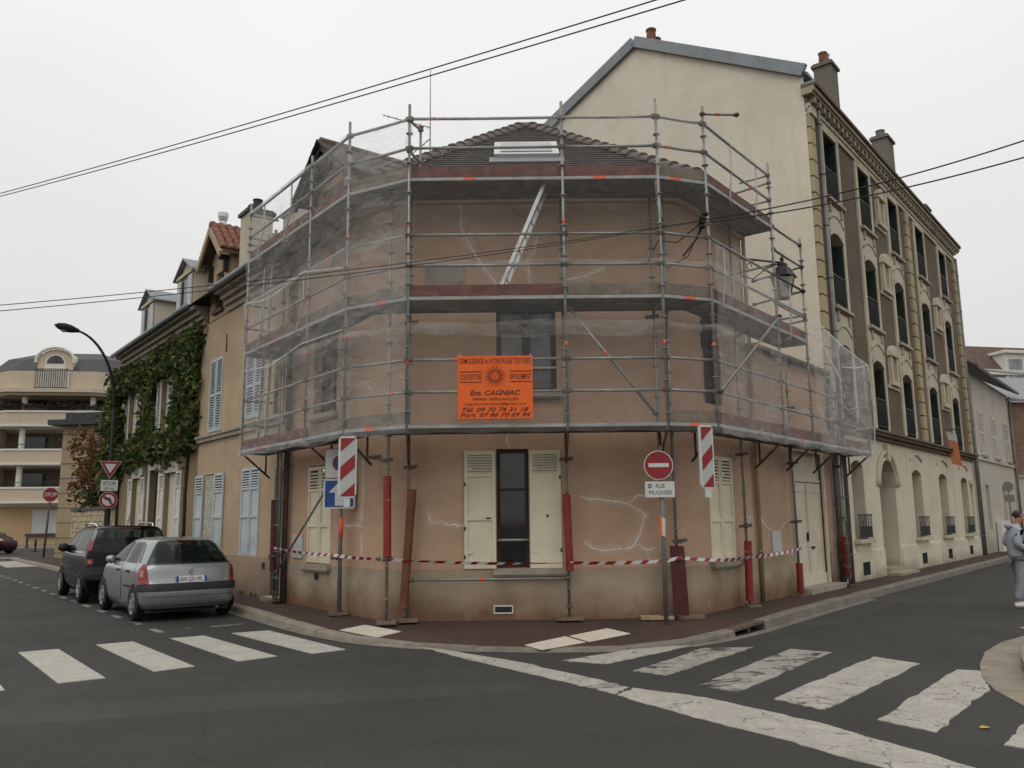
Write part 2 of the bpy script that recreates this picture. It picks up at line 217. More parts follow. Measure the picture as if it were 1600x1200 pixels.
# ------------------------------------------------------------------ mesh helpers
WM = {}                                    # world matrix of each parent, kept by hand
def V(p): return np.asarray(p, float)
class MB:
    def __init__(s): s.v = []; s.f = []; s.m = []; s.uv = None
    def poly(s, pts, mi=0):
        i = len(s.v); s.v += [tuple(map(float, p)) for p in pts]; s.f.append(tuple(range(i, i+len(pts)))); s.m.append(mi); return s
    def box(s, a, b, mi=0):
        x0, x1 = sorted((a[0], b[0])); y0, y1 = sorted((a[1], b[1])); z0, z1 = sorted((a[2], b[2])); i = len(s.v)
        s.v += [(x0, y0, z0), (x1, y0, z0), (x1, y1, z0), (x0, y1, z0), (x0, y0, z1), (x1, y0, z1), (x1, y1, z1), (x0, y1, z1)]
        for q in ((3, 2, 1, 0), (4, 5, 6, 7), (0, 1, 5, 4), (1, 2, 6, 5), (2, 3, 7, 6), (3, 0, 4, 7)): s.f.append(tuple(i+k for k in q)); s.m.append(mi)
        return s
    def bar(s, p, q, w, h, up=(0, 0, 1), mi=0):          # box from p to q, w sideways, h along up
        p, q, up = V(p), V(q), V(up); d = q-p; d /= np.linalg.norm(d); r = np.cross(d, up); r /= np.linalg.norm(r); u = np.cross(r, d); i = len(s.v)
        for e in (p, q):
            for a, b in ((-1, -1), (1, -1), (1, 1), (-1, 1)): s.v.append(tuple(e+r*a*w/2+u*b*h/2))
        for k in ((3, 2, 1, 0), (4, 5, 6, 7), (0, 1, 5, 4), (1, 2, 6, 5), (2, 3, 7, 6), (3, 0, 4, 7)): s.f.append(tuple(i+j for j in k)); s.m.append(mi)
        return s
    def tube(s, pts, r, n=8, mi=0, caps=True):
        pts = [V(p) for p in pts]; rr = r if hasattr(r, '__len__') else [r]*len(pts); prev = None; i0 = len(s.v)
        for k, p in enumerate(pts):
            d = pts[min(k+1, len(pts)-1)]-pts[max(k-1, 0)]; d = d/(np.linalg.norm(d)+1e-9)
            if prev is None: a = np.cross(d, (0, 0, 1.) if abs(d[2]) < .9 else (1., 0, 0))
            else: a = prev-d*(prev@d)
            a = a/(np.linalg.norm(a)+1e-9); b = np.cross(d, a); prev = a
            for j in range(n):
                t = 2*PI*j/n; s.v.append(tuple(p+rr[k]*(a*math.cos(t)+b*math.sin(t))))
        for k in range(len(pts)-1):
            for j in range(n):
                a0 = i0+k*n+j; b0 = i0+k*n+(j+1) % n; s.f.append((a0, b0, b0+n, a0+n)); s.m.append(mi)
        if caps:
            s.f.append(tuple(i0+j for j in range(n))[::-1]); s.m.append(mi); e = i0+(len(pts)-1)*n; s.f.append(tuple(e+j for j in range(n))); s.m.append(mi)
        return s
    def prism(s, pts, vec, mi=0):
        pts = [V(p) for p in pts]; vec = V(vec); n = len(pts); i = len(s.v)
        s.v += [tuple(p) for p in pts]+[tuple(p+vec) for p in pts]
        s.f += [tuple(range(i, i+n))[::-1], tuple(range(i+n, i+2*n))]; s.m += [mi, mi]
        for k in range(n): s.f.append((i+k, i+(k+1) % n, i+n+(k+1) % n, i+n+k)); s.m.append(mi)
        return s
    def lathe(s, prof, n=14, c=(0, 0, 0), mi=0):         # profile of (r, z)
        i0 = len(s.v)
        for r, z in prof:
            for j in range(n): t = 2*PI*j/n; s.v.append((c[0]+r*math.cos(t), c[1]+r*math.sin(t), c[2]+z))
        for k in range(len(prof)-1):
            for j in range(n): a = i0+k*n+j; b = i0+k*n+(j+1) % n; s.f.append((a, b, b+n, a+n)); s.m.append(mi)
        s.f.append(tuple(i0+j for j in range(n))[::-1]); e = i0+(len(prof)-1)*n; s.f.append(tuple(e+j for j in range(n))); s.m += [mi, mi]
        return s
    def grid(s, P, mi=0):                                # P[i][j] points
        i0 = len(s.v); nr, nc = len(P), len(P[0])
        for r in P: s.v += [tuple(map(float, p)) for p in r]
        for r in range(nr-1):
            for c in range(nc-1): a = i0+r*nc+c; s.f.append((a, a+1, a+nc+1, a+nc)); s.m.append(mi)
        return s
    def mesh(s, name, mats, smooth=False):
        me = bpy.data.meshes.new(name); me.from_pydata(s.v, [], s.f)
        for m in (mats if isinstance(mats, (list, tuple)) else [mats]): me.materials.append(MATS[m])
        if isinstance(mats, (list, tuple)) and len(mats) > 1: me.polygons.foreach_set('material_index', s.m)
        if smooth: me.polygons.foreach_set('use_smooth', [True]*len(s.f))
        if s.uv is not None:
            l = me.uv_layers.new(name='UVMap'); d = []
            for f in s.f:
                for k in f: d += s.uv[k]
            l.data.foreach_set('uv', d)
        me.update(); return me
    def build(s, name, mats, parent=None, world=False, smooth=False, **kw):
        if world and parent is not None:
            Mi = np.array(WM[parent.name].inverted()); a = np.array(s.v); s.v = [tuple(x) for x in (a @ Mi[:3, :3].T+Mi[:3, 3])]
        return obj(name, s.mesh(name, mats, smooth), parent, **kw)
def tag(o, label=None, cat=None, group=None, kind=None):
    if label: o['label'] = label
    if cat: o['category'] = cat
    if group: o['group'] = group
    if kind: o['kind'] = kind
    return o
def obj(name, me, parent=None, loc=None, rot=None, scale=None, **kw):
    o = bpy.data.objects.new(name, me); COL.objects.link(o)
    if parent is not None: o.parent = parent
    if loc is not None: o.location = loc
    if rot is not None: o.rotation_euler = rot
    if scale is not None: o.scale = scale
    L = Matrix.LocRotScale(o.location, o.rotation_euler, o.scale); WM[o.name] = (WM[parent.name] @ L) if parent is not None else L
    return tag(o, **kw)
def empty(name, loc, rz=0, **kw):
    return obj(name, None, None, loc=loc, rot=(0, 0, rz), **kw)
def solo(mb, name, mats, loc, world=True, smooth=False, rz=0, **kw):
    L = Matrix.LocRotScale(Vector(loc), Matrix.Rotation(rz, 3, 'Z').to_quaternion(), None)
    if world: Mi = np.array(L.inverted()); a = np.array(mb.v); mb.v = [tuple(x) for x in (a @ Mi[:3, :3].T+Mi[:3, 3])]
    return obj(name, mb.mesh(name, mats, smooth), None, loc=tuple(loc), rot=(0, 0, rz), **kw)
def lerp(a, b, t): return V(a)*(1-t)+V(b)*t
# ------------------------------------------------------------------ plan of the corner: left street, front, right street
AL, AR = math.radians(37.6), math.radians(38.7)
A = np.array([-2.05, 13.6]); dL = np.array([-math.sin(AL), math.cos(AL)]); nL = np.array([-math.cos(AL), -math.sin(AL)])
B = np.array([2.84, 13.6]); dR = np.array([math.sin(AR), math.cos(AR)]); nR = np.array([math.cos(AR), -math.sin(AR)])
def PL(s, off, z): p = A+dL*s+nL*off; return (p[0], p[1], z)
def PR(s, off, z): p = B+dR*s+nR*off; return (p[0], p[1], z)
def PF(x, off, z): return (x, 13.6-off, z)
RZ_L = PI/2+AL; RZ_R = PI/2-AR             # rotation of a frame whose local x runs along the facade
PAV = .12
# ------------------------------------------------------------------ ground
g = MB(); g.poly([(-900, -300, 0), (900, -300, 0), (900, 1500, 0), (-900, 1500, 0)])
road = g.build('road', 'asphalt', kind='structure')
def road_sheet(name, pts, z, mat):
    return MB().prism([(x, y, -.012) for x, y in pts], (0, 0, .012+z)).build(name, mat, road)
road_sheet('asphalt_patch', [(-9, 6.1), (-2.2, 8.0), (.2, 8.6), (.0, 9.0), (-2.4, 8.7), (-9, 7.4)], .001, 'asphalt_patch')
road_sheet('asphalt_patch', [(3.2, 12.0), (5.2, 13.6), (9.2, 18.9), (8.7, 19.2), (4.6, 14.0), (3.1, 12.5)], .001, 'asphalt_patch')
for q in ([(-6.57, 11.46), (-6.18, 11.72), (-4.49, 9.54), (-4.86, 9.26)], [(-5.85, 12.08), (-5.46, 12.36), (-3.77, 10.22), (-4.12, 9.91)],
          [(-5.04, 12.65), (-4.64, 12.90), (-2.99, 10.9), (-3.36, 10.54)], [(-4.31, 13.14), (-3.83, 13.42), (-2.22, 11.38), (-2.59, 11.07)],
          [(-7.30, 10.84), (-6.90, 11.10), (-5.22, 8.92), (-5.60, 8.64)], [(-8.05, 10.22), (-7.65, 10.48), (-5.95, 8.30), (-6.35, 8.02)]):
    road_sheet('crossing_stripe', q, .008, 'paint_fresh')
def ragged(pts, amp, seg=14):
    out = []
    for i in range(len(pts)):
        p, q = V(pts[i]), V(pts[(i+1) % len(pts)])
        for k in range(seg):
            t = k/seg; e = lerp(p, q, t); 
            if k: e = e+rng.normal(0, amp, 2)
            out.append(tuple(e))
    return out
for q, m in (([(.57, 10.33), (1.81, 11.39), (2.30, 11.36), (1.06, 10.07)], 'paint_worn'), ([(1.30, 9.60), (2.45, 11.17), (3.08, 11.20), (1.62, 9.32)], 'paint_old'),
             ([(1.83, 8.76), (3.50, 11.02), (3.91, 10.71), (2.14, 8.42)], 'paint_old'), ([(2.39, 8.1), (4.27, 10.35), (4.58, 9.84), (2.69, 7.64)], 'paint_worn'),
             ([(2.99, 7.27), (4.80, 9.46), (5.02, 9.38), (4.61, 8.5), (3.27, 6.84)], 'paint_worn'), ([(3.57, 6.46), (4.3, 7.35), (4.62, 6.9), (3.9, 6.05)], 'paint_worn')):
    road_sheet('crossing_stripe', ragged(q, .012), .008, m)
road_sheet('stop_line', ragged([(-1.97, 11.82), (-1.23, 11.47), (-.34, 10.19), (.62, 8.89), (.95, 8.40), (1.13, 8.71), (.90, 9.11), (-.04, 10.37), (-.96, 11.32), (-1.6, 11.74)], .012, 8), .006, 'paint_worn')
road_sheet('stop_line', ragged([(.97, 8.36), (1.41, 7.58), (1.95, 6.80), (2.46, 5.95), (3.1, 4.9), (3.55, 5.1), (3.05, 5.92), (2.48, 7.19), (1.77, 8.21), (1.17, 8.68)], .012, 10), .006, 'paint_worn')
for i in range(24):
    c = np.array([-5.62, 13.55])+(-dL*-1)*(i*1.30) if False else np.array([-5.62, 13.55])+dL*(i*1.30)
    road_sheet('parking_dash', [tuple(c+dL*a+nL*b) for a, b in ((-.27, -.05), (.27, -.05), (.27, .05), (-.27, .05))], .006, 'paint_dash')
road_sheet('parking_line', [(-4.95, 14.02), (-4.90, 13.96), (-3.72, 14.86), (-3.76, 14.92)], .006, 'paint_dash')
road_sheet('parking_line', [(-5.35, 13.75), (-5.28, 13.66), (-5.13, 13.78), (-5.2, 13.87)], .006, 'paint_dash')
road_sheet('parking_line', [(-4.35, 14.95), (-4.3, 14.86), (-3.98, 15.08), (-4.03, 15.17)], .006, 'paint_dash')
road_sheet('crossing_stripe', [(-23.6, 38.6), (-22.6, 39.2), (-19.0, 34.0), (-19.9, 33.4)], .008, 'paint_worn')
road_sheet('crossing_stripe', [(-25.2, 37.4), (-24.4, 38.0), (-21.2, 33.2), (-22.0, 32.6)], .008, 'paint_worn')
road_sheet('stop_line', [(-32.0, 42.5), (-31.6, 43.2), (-24.2, 43.2), (-24.3, 42.5)], .008, 'paint_worn')
# --- pavement round the corner with its kerb stones
kerb = [tuple(A+dL*s+nL*.97)+(.12,) for s in np.arange(34, 3.4, -1.0)]
kerb += [(-4.25, 14.95, .12), (-3.70, 13.72, .10), (-2.82, 12.48, .05), (-2.14, 11.79, .035), (-1.38, 11.32, .025), (-.53, 11.09, .022), (.77, 10.99, .022), (1.6, 10.98, .022), (2.1, 11.12, .03), (2.6, 11.47, .06), (3.33, 12.27, .13), (3.97, 13.20, .155), (4.78, 14.35, .155)]
kerb += [tuple(B+dR*s+nR*1.05)+(.145,) for s in np.arange(2.9, 60, 1.0)]
def resample(pts, step):
    pts = [V(p) for p in pts]; out = []; 
    for k in range(3):                                   # light smoothing
        pts = [pts[0]]+[(pts[i-1]+2*pts[i]+pts[i+1])/4 if 25 < i < len(pts)-50 else pts[i] for i in range(1, len(pts)-1)]+[pts[-1]]
    d = [0]
    for i in range(1, len(pts)): d.append(d[-1]+np.linalg.norm(pts[i]-pts[i-1]))
    for x in np.arange(0, d[-1], step):
        i = min(np.searchsorted(d, x, side='right')-1, len(pts)-2); t = (x-d[i])/(d[i+1]-d[i]); out.append(pts[i]*(1-t)+pts[i+1]*t)
    return out
KP = resample(kerb, .5)
def inward(i):
    d = KP[min(i+1, len(KP)-1)]-KP[max(i-1, 0)]; n = np.array([-d[1], d[0], 0]); n = n/np.linalg.norm(n)
    return n                                            # towards the houses when walking left to right
WL = []
for p in KP:                                            # matching point on the building line
    q = p[:2]; sl = (q-A)@dL; sr = (q-B)@dR
    if sl > .3 and q[0] < 0: w = A+dL*sl
    elif sr > .3 and q[0] > 0: w = B+dR*sr
    else: t = np.clip((q[0]+3.3)/(6.9), 0, 1); w = np.array([A[0]-.1+(B[0]-A[0]+.2)*t, 13.6])
    WL.append(np.array([w[0], w[1], PAV]))
pm = MB(); rows = []
for i, p in enumerate(KP):
    n = inward(i); a = p+n*.17; w = WL[i]+(n*.6); w[2] = PAV; rows.append([lerp(a, w, t) for t in (0, .35, .7, 1)])
pm.grid(rows); PROWS = rows
def pav_z(x, y):
    best = None
    for r in PROWS:
        a, b = r[0], r[3]; d = b[:2]-a[:2]; q = np.array([x, y]); t = np.clip(((q-a[:2])@d)/(d@d+1e-9), 0, 1); e = np.linalg.norm(a[:2]+d*t-q)
        if best is None or e < best[0]: best = (e, a[2]+(b[2]-a[2])*t)
    return best[1]
pavement = pm.build('pavement', 'asphalt_red', kind='structure', smooth=True)
gully_at = np.array([3.62, 12.62])
for i in range(0, len(KP)-2, 2):
    p, q = KP[i], KP[i+2]; n = (inward(i)+inward(i+2))/2; d = q-p; ln = np.linalg.norm(d); d = d/ln; mid = (p+q)/2
    if np.linalg.norm(mid[:2]-gully_at) < .42: 
        gm = MB(); gm.prism([p+d*.02-np.array([0, 0, p[2]]), q-d*.02-np.array([0, 0, q[2]]), q-d*.02+n*.2-np.array([0, 0, q[2]]), p+d*.02+n*.2-np.array([0, 0, p[2]])], (0, 0, .012)); gm.build('gully_floor', 'gully', pavement)
        gm = MB(); gm.prism([p+n*.17, q+n*.17, q+n*.2, p+n*.2], (0, 0, -.14)); gm.build('gully_back', 'gully', pavement)
        gm = MB(); gm.prism([p-(0, 0, .03)-n*.0, q-(0, 0, .03), q+n*.17-(0, 0, .03), p+n*.17-(0, 0, .03)], (0, 0, .035)); gm.build('gully_lid', 'rust_steel', pavement)
        gm = MB(); gm.bar(mid+n*.04-(0, 0, mid[2]-.01), mid+n*.04-(0, 0, .03), .05, .05, up=n); gm.build('gully_bar', 'rust_steel', pavement)
        continue
    gz = rng.normal(0, .004); a = .006; km = MB(); e0, e1 = p+d*a, q-d*a
    top = [e0+(0, 0, .0+gz), e1+(0, 0, gz), e1+n*.17+(0, 0, gz+.004), e0+n*.17+(0, 0, gz+.004)]
    b0, b1 = e0-n*.015, e1-n*.015; b0[2] = b1[2] = -.02
    bk0, bk1 = e0+n*.17, e1+n*.17; bk0[2] = bk1[2] = -.02
    c0, c1 = e0+n*.02+(0, 0, gz), e1+n*.02+(0, 0, gz); f0, f1 = e0+(0, 0, gz-.018 if p[2] > .05 else gz-.004), e1+(0, 0, gz-.018 if q[2] > .05 else gz-.004)
    km.poly([b0, b1, f1, f0]); km.poly([f0, f1, c1, c0]); km.poly([c0, c1, top[2], top[3]]); km.poly([b0, f0, c0, top[3], bk0]); km.poly([b1, bk1, top[2], c1, f1]); km.poly([bk0, top[3], top[2], bk1])
    km.build('kerb_stone', 'kerb_pale' if p[0] < -1.5 else 'kerb', pavement)
gt = MB(); 
for i in range(len(KP)-1):
    if KP[i][0] > -7 and KP[i][0] < 7:
        n = inward(i); n2 = inward(i+1); gt.poly([KP[i]-n*.16-(0, 0, KP[i][2]-.005), KP[i+1]-n2*.16-(0, 0, KP[i+1][2]-.005), KP[i+1]-n2*.0-(0, 0, KP[i+1][2]-.005), KP[i]-n*.0-(0, 0, KP[i][2]-.005)])
gt.build('gutter_strip', 'kerb', pavement)
# pavement joints / trench patch
for k, (pts, lab) in enumerate((([(-2.61, 12.87), (-2.30, 13.24), (-1.66, 12.62), (-1.93, 12.16)], 'single white dimpled warning slab set in the red pavement, nearest the one way sign'),
        ([(.13, 11.39), (.70, 12.00), (.94, 11.52), (.34, 10.98)], 'white dimpled warning slab nearest the kerb, left of the pair before the window'),
        ([(.76, 12.02), (1.35, 12.62), (1.62, 12.10), (.99, 11.55)], 'white dimpled warning slab nearer the no entry post, right one of the pair'))):
    c = np.mean([V(p) for p in pts], 0); s = MB(); zs = [pav_z(x, y) for x, y in pts]
    s.prism([(x-c[0], y-c[1], zz+.004) for (x, y), zz in zip(pts, zs)], (0, 0, .008)); e = empty('tactile_plate', (c[0], c[1], 0), label=lab, cat='paving slab', group='white warning slabs in the pavement')
    s.build('plate', 'tactile', e); st = MB()
    for a in np.linspace(.08, .92, 9):
        for b in np.linspace(.1, .9, 6):
            q = lerp(lerp(pts[0], pts[1], b), lerp(pts[3], pts[2], b), a); z = lerp(lerp([zs[0]], [zs[1]], b), lerp([zs[3]], [zs[2]], b), a)[0]+.012
            st.lathe([(.022, 0), (.014, .006)], 6, (q[0]-c[0], q[1]-c[1], z))
    st.build('studs', 'tactile', e, kind='stuff')
# --- rounded pavement corner on the right, across the side street
ic = [(4.38, 6.6), (4.40, 7.2), (4.45, 7.67), (4.58, 8.35), (4.81, 8.98), (5.19, 9.72), (5.73, 10.58), (6.36, 11.33), (6.98, 11.87), (7.9, 12.6)]
ic2 = [tuple(V(p)) for p in ic]
far = [(8.6+dR[0]*t, 13.2+dR[1]*t) for t in range(0, 50, 2)]
edge = ic2+far
nrm = []
for i in range(len(edge)):
    d = V(edge[min(i+1, len(edge)-1)])-V(edge[max(i-1, 0)]); n = np.array([d[1], -d[0]]); nrm.append(n/np.linalg.norm(n))
pv = MB(); pv.grid([[(e[0]+n[0]*o, e[1]+n[1]*o, z) for o, z in ((.42, .02), (.43, .12), (.56, .125), (6, .13))] for e, n in zip(edge, nrm)]); pavement2 = pv.build('pavement', 'asphalt_red', kind='structure')
for i in range(len(edge)-1):
    a, b = V(edge[i]), V(edge[i+1]); na, nb = nrm[i], nrm[i+1]; t = .012; a2, b2 = lerp(a, b, t), lerp(a, b, 1-t)
    s = MB(); s.prism([(a2[0], a2[1], 0), (b2[0], b2[1], 0), (b2[0]+nb[0]*.40, b2[1]+nb[1]*.40, 0), (a2[0]+na[0]*.40, a2[1]+na[1]*.40, 0)], (0, 0, .014)); s.build('gutter_stone', 'kerb_pale', pavement2)
    s = MB(); s.prism([(a2[0]+na[0]*.405, a2[1]+na[1]*.405, 0), (b2[0]+nb[0]*.405, b2[1]+nb[1]*.405, 0), (b2[0]+nb[0]*.55, b2[1]+nb[1]*.55, 0), (a2[0]+na[0]*.55, a2[1]+na[1]*.55, 0)], (0, 0, .135)); s.build('kerb_stone', 'kerb_pale', pavement2)
road_sheet('parking_line', [(7.45, 12.75), (7.55, 12.6), (8.4, 13.3), (8.3, 13.45)], .006, 'paint_worn')
# far pavement across the side street on the left
fp = MB(); fp.box((-60, 56, -.05), (-24, 120, .12)); fp.build('pavement', 'kerb', kind='structure')
lf = MB(); lf.poly([(3.65, 6.94, .012), (3.69, 6.97, .022), (3.75, 6.955, .012), (3.71, 6.915, .016), (3.67, 6.92, .012)]); tag(lf.build('fallen_leaf', 'yellow_leaf'), 'fallen yellow leaf lying on the asphalt by the crossing', 'leaf')

# ------------------------------------------------------------------ facade helpers
class Fac:
    """a thing whose local x runs along its facade; o is the sign of the outward side"""
    def __init__(s, root, o, loc=None, rz=0):
        s.r = root; s.o = o; s.kw = {} if loc is None else dict(loc=loc, rot=(0, 0, rz))
    def p(s, x, out, z): return (x, out*s.o, z)
    def box(s, mb, x0, x1, o0, o1, z0, z1, mi=0): return mb.box((x0, o0*s.o, z0), (x1, o1*s.o, z1), mi)
    def part(s, name, mat, x0, x1, o0, o1, z0, z1, parent=None): return s.box(MB(), x0, x1, o0, o1, z0, z1).build(name, mat, parent or s.r, **({} if parent else s.kw))
    def wall(s, mb, x0, x1, z0, z1, holes, out=0, depth=.25, mi=0):
        xs = sorted({x0, x1, *[h[0] for h in holes], *[h[1] for h in holes]}); zs = sorted({z0, z1, *[h[2] for h in holes], *[h[3] for h in holes]})
        xs = [x for x in xs if x0 <= x <= x1]; zs = [z for z in zs if z0 <= z <= z1]
        for i in range(len(xs)-1):
            for j in range(len(zs)-1):
                cx, cz = (xs[i]+xs[i+1])/2, (zs[j]+zs[j+1])/2
                if any(h[0] < cx < h[1] and h[2] < cz < h[3] for h in holes): continue
                mb.poly([s.p(xs[i], out, zs[j]), s.p(xs[i+1], out, zs[j]), s.p(xs[i+1], out, zs[j+1]), s.p(xs[i], out, zs[j+1])], mi)
        for h in holes:
            if h[0] < x0 or h[1] > x1 or h[2] < z0-.01 or h[3] > z1+.01: continue
            a, b, c, d = h[:4]; q = [(a, c), (b, c), (b, d), (a, d)]
            for k in range(4):
                (u0, w0), (u1, w1) = q[k], q[(k+1) % 4]; mb.poly([s.p(u0, out, w0), s.p(u1, out, w1), s.p(u1, out-depth, w1), s.p(u0, out-depth, w0)], mi)
        return mb
    def window(s, x0, x1, z0, z1, out, nx=2, ny=3, fr='white_trim', pane='window_glass', fw=.05):
        m = MB(); 
        s.box(m, x0, x0+fw, out-.05, out, z0, z1); s.box(m, x1-fw, x1, out-.05, out, z0, z1); s.box(m, x0+fw, x1-fw, out-.05, out, z0, z0+fw); s.box(m, x0+fw, x1-fw, out-.05, out, z1-fw, z1)
        ix0, ix1, iz0, iz1 = x0+fw, x1-fw, z0+fw, z1-fw; b = .035
        for k in range(1, nx): c = ix0+(ix1-ix0)*k/nx; s.box(m, c-b, c+b, out-.045, out-.003, iz0, iz1)
        for k in range(1, ny): c = iz0+(iz1-iz0)*k/ny; s.box(m, ix0, ix1, out-.045, out-.006, c-b*.6, c+b*.6)
        w = m.build('window', fr, s.r, **s.kw)
        for i in range(nx):
            for j in range(ny):
                a0, a1 = ix0+(ix1-ix0)*i/nx, ix0+(ix1-ix0)*(i+1)/nx; c0, c1 = iz0+(iz1-iz0)*j/ny, iz0+(iz1-iz0)*(j+1)/ny
                s.box(MB(), a0-.012, a1+.012, out-.034, out-.028, c0-.012, c1+.012).build('pane', pane, w)
        return w
    def shutter(s, x0, x1, z0, z1, out, mat, zs0=None, zs1=None, pitch=.055, panels=(), plain=False, slatmat=None):
        """one leaf; slats between zs0 and zs1, flat panels elsewhere"""
        fw = min(.055, (x1-x0)*.16); t = .035; m = MB()
        s.box(m, x0, x0+fw, out, out+t, z0, z1); s.box(m, x1-fw, x1, out, out+t, z0, z1); s.box(m, x0+fw, x1-fw, out, out+t, z0, z0+fw*1.4); s.box(m, x0+fw, x1-fw, out, out+t, z1-fw*1.2, z1)
        for zr in panels: s.box(m, x0+fw, x1-fw, out, out+t, zr-.035, zr+.035)
        if zs0 is not None and zs0 > z0+fw*1.5:
            s.box(m, x0+fw, x1-fw, out, out+t, zs0-.05, zs0); s.box(m, x0+fw, x1-fw, out+.002, out+(t-.002 if plain else .008), z0+fw*1.4, zs0-.05)
        elif zs0 is None: s.box(m, x0+fw, x1-fw, out+.002, out+t-.012, z0+fw*1.4, z1-fw*1.2)
        for zr in (z0+.25, z1-.3): s.box(m, x0+.01, x0+.13 if x1-x0 > .3 else x1, out+t, out+t+.006, zr-.015, zr+.015)
        sh = m.build('shutter', mat, s.r, **s.kw)
        if zs0 is not None:
            s.box(MB(), x0+fw, x1-fw, out+.001, out+.004, zs0, zs1).build('shutter_back', 'dark_wood', sh)
            n = max(2, int((zs1-zs0)/pitch)); ln = x1-x0-2*fw
            me = MB(); me.poly([(0, 0, 0), (ln, 0, 0), (ln, .022*s.o, -.030), (0, .022*s.o, -.030)]); me.poly([(0, .022*s.o, -.030), (ln, .022*s.o, -.030), (ln, .026*s.o, -.022), (0, .026*s.o, -.022)]); me.poly([(0, 0, .008), (0, .026*s.o, -.022), (ln, .026*s.o, -.022), (ln, 0, .008)])
            me = me.mesh('slat', slatmat or mat)
            for k in range(n): obj('slat', me, sh, loc=(x0+fw, (out+.008)*s.o, zs0+(k+.75)*(zs1-zs0)/n))
        return sh
    def sill(s, x0, x1, z, mat='concrete_sill', proj=.12, h=.09):
        m = MB(); s.box(m, x0, x1, -.1, proj, z-h, z); s.box(m, x0+.02, x1-.02, -.1, proj-.03, z-h-.03, z-h); return m.build('sill', mat, s.r, **s.kw)
    def pipe(s, x, out, z0, z1, mat='pipe_grey', r=.05, brackets=4):
        m = MB(); m.tube([s.p(x, out, z0), s.p(x, out, z1)], r, 10); 
        for k in range(brackets): z = z0+(z1-z0)*(k+.5)/brackets; m.lathe([(r+.012, 0), (r+.012, .04)], 10, s.p(x, out, z))
        return m.build('downpipe', mat, s.r, smooth=True, **s.kw)
    def vent(s, x0, x1, z0, z1, out, mat='white_trim'):
        m = MB(); e = .02; s.box(m, x0, x1, out, out+.012, z0, z0+e); s.box(m, x0, x1, out, out+.012, z1-e, z1); s.box(m, x0, x0+e, out, out+.012, z0+e, z1-e); s.box(m, x1-e, x1, out, out+.012, z0+e, z1-e)
        v = m.build('vent', mat, s.r, **s.kw); s.box(MB(), x0+e, x1-e, out, out+.004, z0+e, z1-e).build('vent_grille', 'iron', v); return v
def chimney(parent, x0, x1, y0, y1, z0, z1, mat, pots=(), cap='concrete_sill'):
    c = MB().box((x0, y0, z0), (x1, y1, z1)).build('chimney', mat, parent)
    m = MB().box((x0-.06, y0-.06, z1), (x1+.06, y1+.06, z1+.08)); m.box((x0-.02, y0-.02, z1+.08), (x1+.02, y1+.02, z1+.13)); m.build('chimney_cap', cap, c)
    for px, py, r, h, pm_ in pots: MB().lathe([(r, 0), (r*.92, h*.15), (r*.82, h*.9), (r*.95, h*.92), (r*.95, h), (r*.7, h), (r*.7, h*.8)], 12, (px, py, z1+.13)).build('chimney_pot', pm_, c, smooth=False)
    return c

# ------------------------------------------------------------------ the scaffolded pink corner house
house = empty('corner_house', (0, 14.5, 0), label='pink rendered corner house with cream shutters wrapped in scaffolding', cat='house')
hl = (0, -14.5, 0)
FRf = Fac(house, -1, (0, 13.6-14.5, 0), 0); FLf = Fac(house, 1, (A[0], A[1]-14.5, 0), RZ_L); FRt = Fac(house, -1, (B[0], B[1]-14.5, 0), RZ_R)
# plan path with rounded corners; s runs from the left end round to the right end
def corner_arc(P, d_in, d_out, r, n=8):
    """round corner at P between incoming dir d_in and outgoing dir d_out"""
    ang = math.acos(np.clip(d_in@d_out, -1, 1)); t = r*math.tan(ang/2); p0 = P-d_in*t; p1 = P+d_out*t; out = []
    for k in range(n+1):
        u = k/n; out.append((1-u)**2*p0+2*u*(1-u)*P+u*u*p1)
    return out, t
fx = np.array([1., 0])
arcA, tA = corner_arc(A, -dL, fx, 1.1); arcB, tB = corner_arc(B, fx, dR, .9)
LEN_L, LEN_R = 3.95, 2.62
path = [A+dL*LEN_L]+arcA+arcB+[B+dR*LEN_R]
cum = [0]
for i in range(1, len(path)): cum.append(cum[-1]+np.linalg.norm(path[i]-path[i-1]))
def at_path(u):
    i = min(max(np.searchsorted(cum, u, side='right')-1, 0), len(path)-2); t = (u-cum[i])/(cum[i+1]-cum[i]); p = path[i]*(1-t)+path[i+1]*t
    d = path[i+1]-path[i]; d = d/np.linalg.norm(d); return p, np.array([d[1], -d[0]])
uA0, uA1 = cum[1], cum[9]; uB0, uB1 = cum[10], cum[18]
def uL(s): return LEN_L-s
def uF(x): return uA1+(x-arcA[-1][0])
def uR(s): return uB1+(s-tB)
holes = [(uL(3.0), uL(2.0), .90, 2.70), (uL(2.9), uL(1.88), 3.66, 5.13), (uL(2.28), uL(1.94), 6.60, 7.03),
         (uF(-.27), uF(.25), .90, 2.80), (uF(-.255), uF(.74), 3.73, 5.15), (uR(.70), uR(1.66), .96, 2.70), (uR(.68), uR(1.45), 3.6, 5.28)]
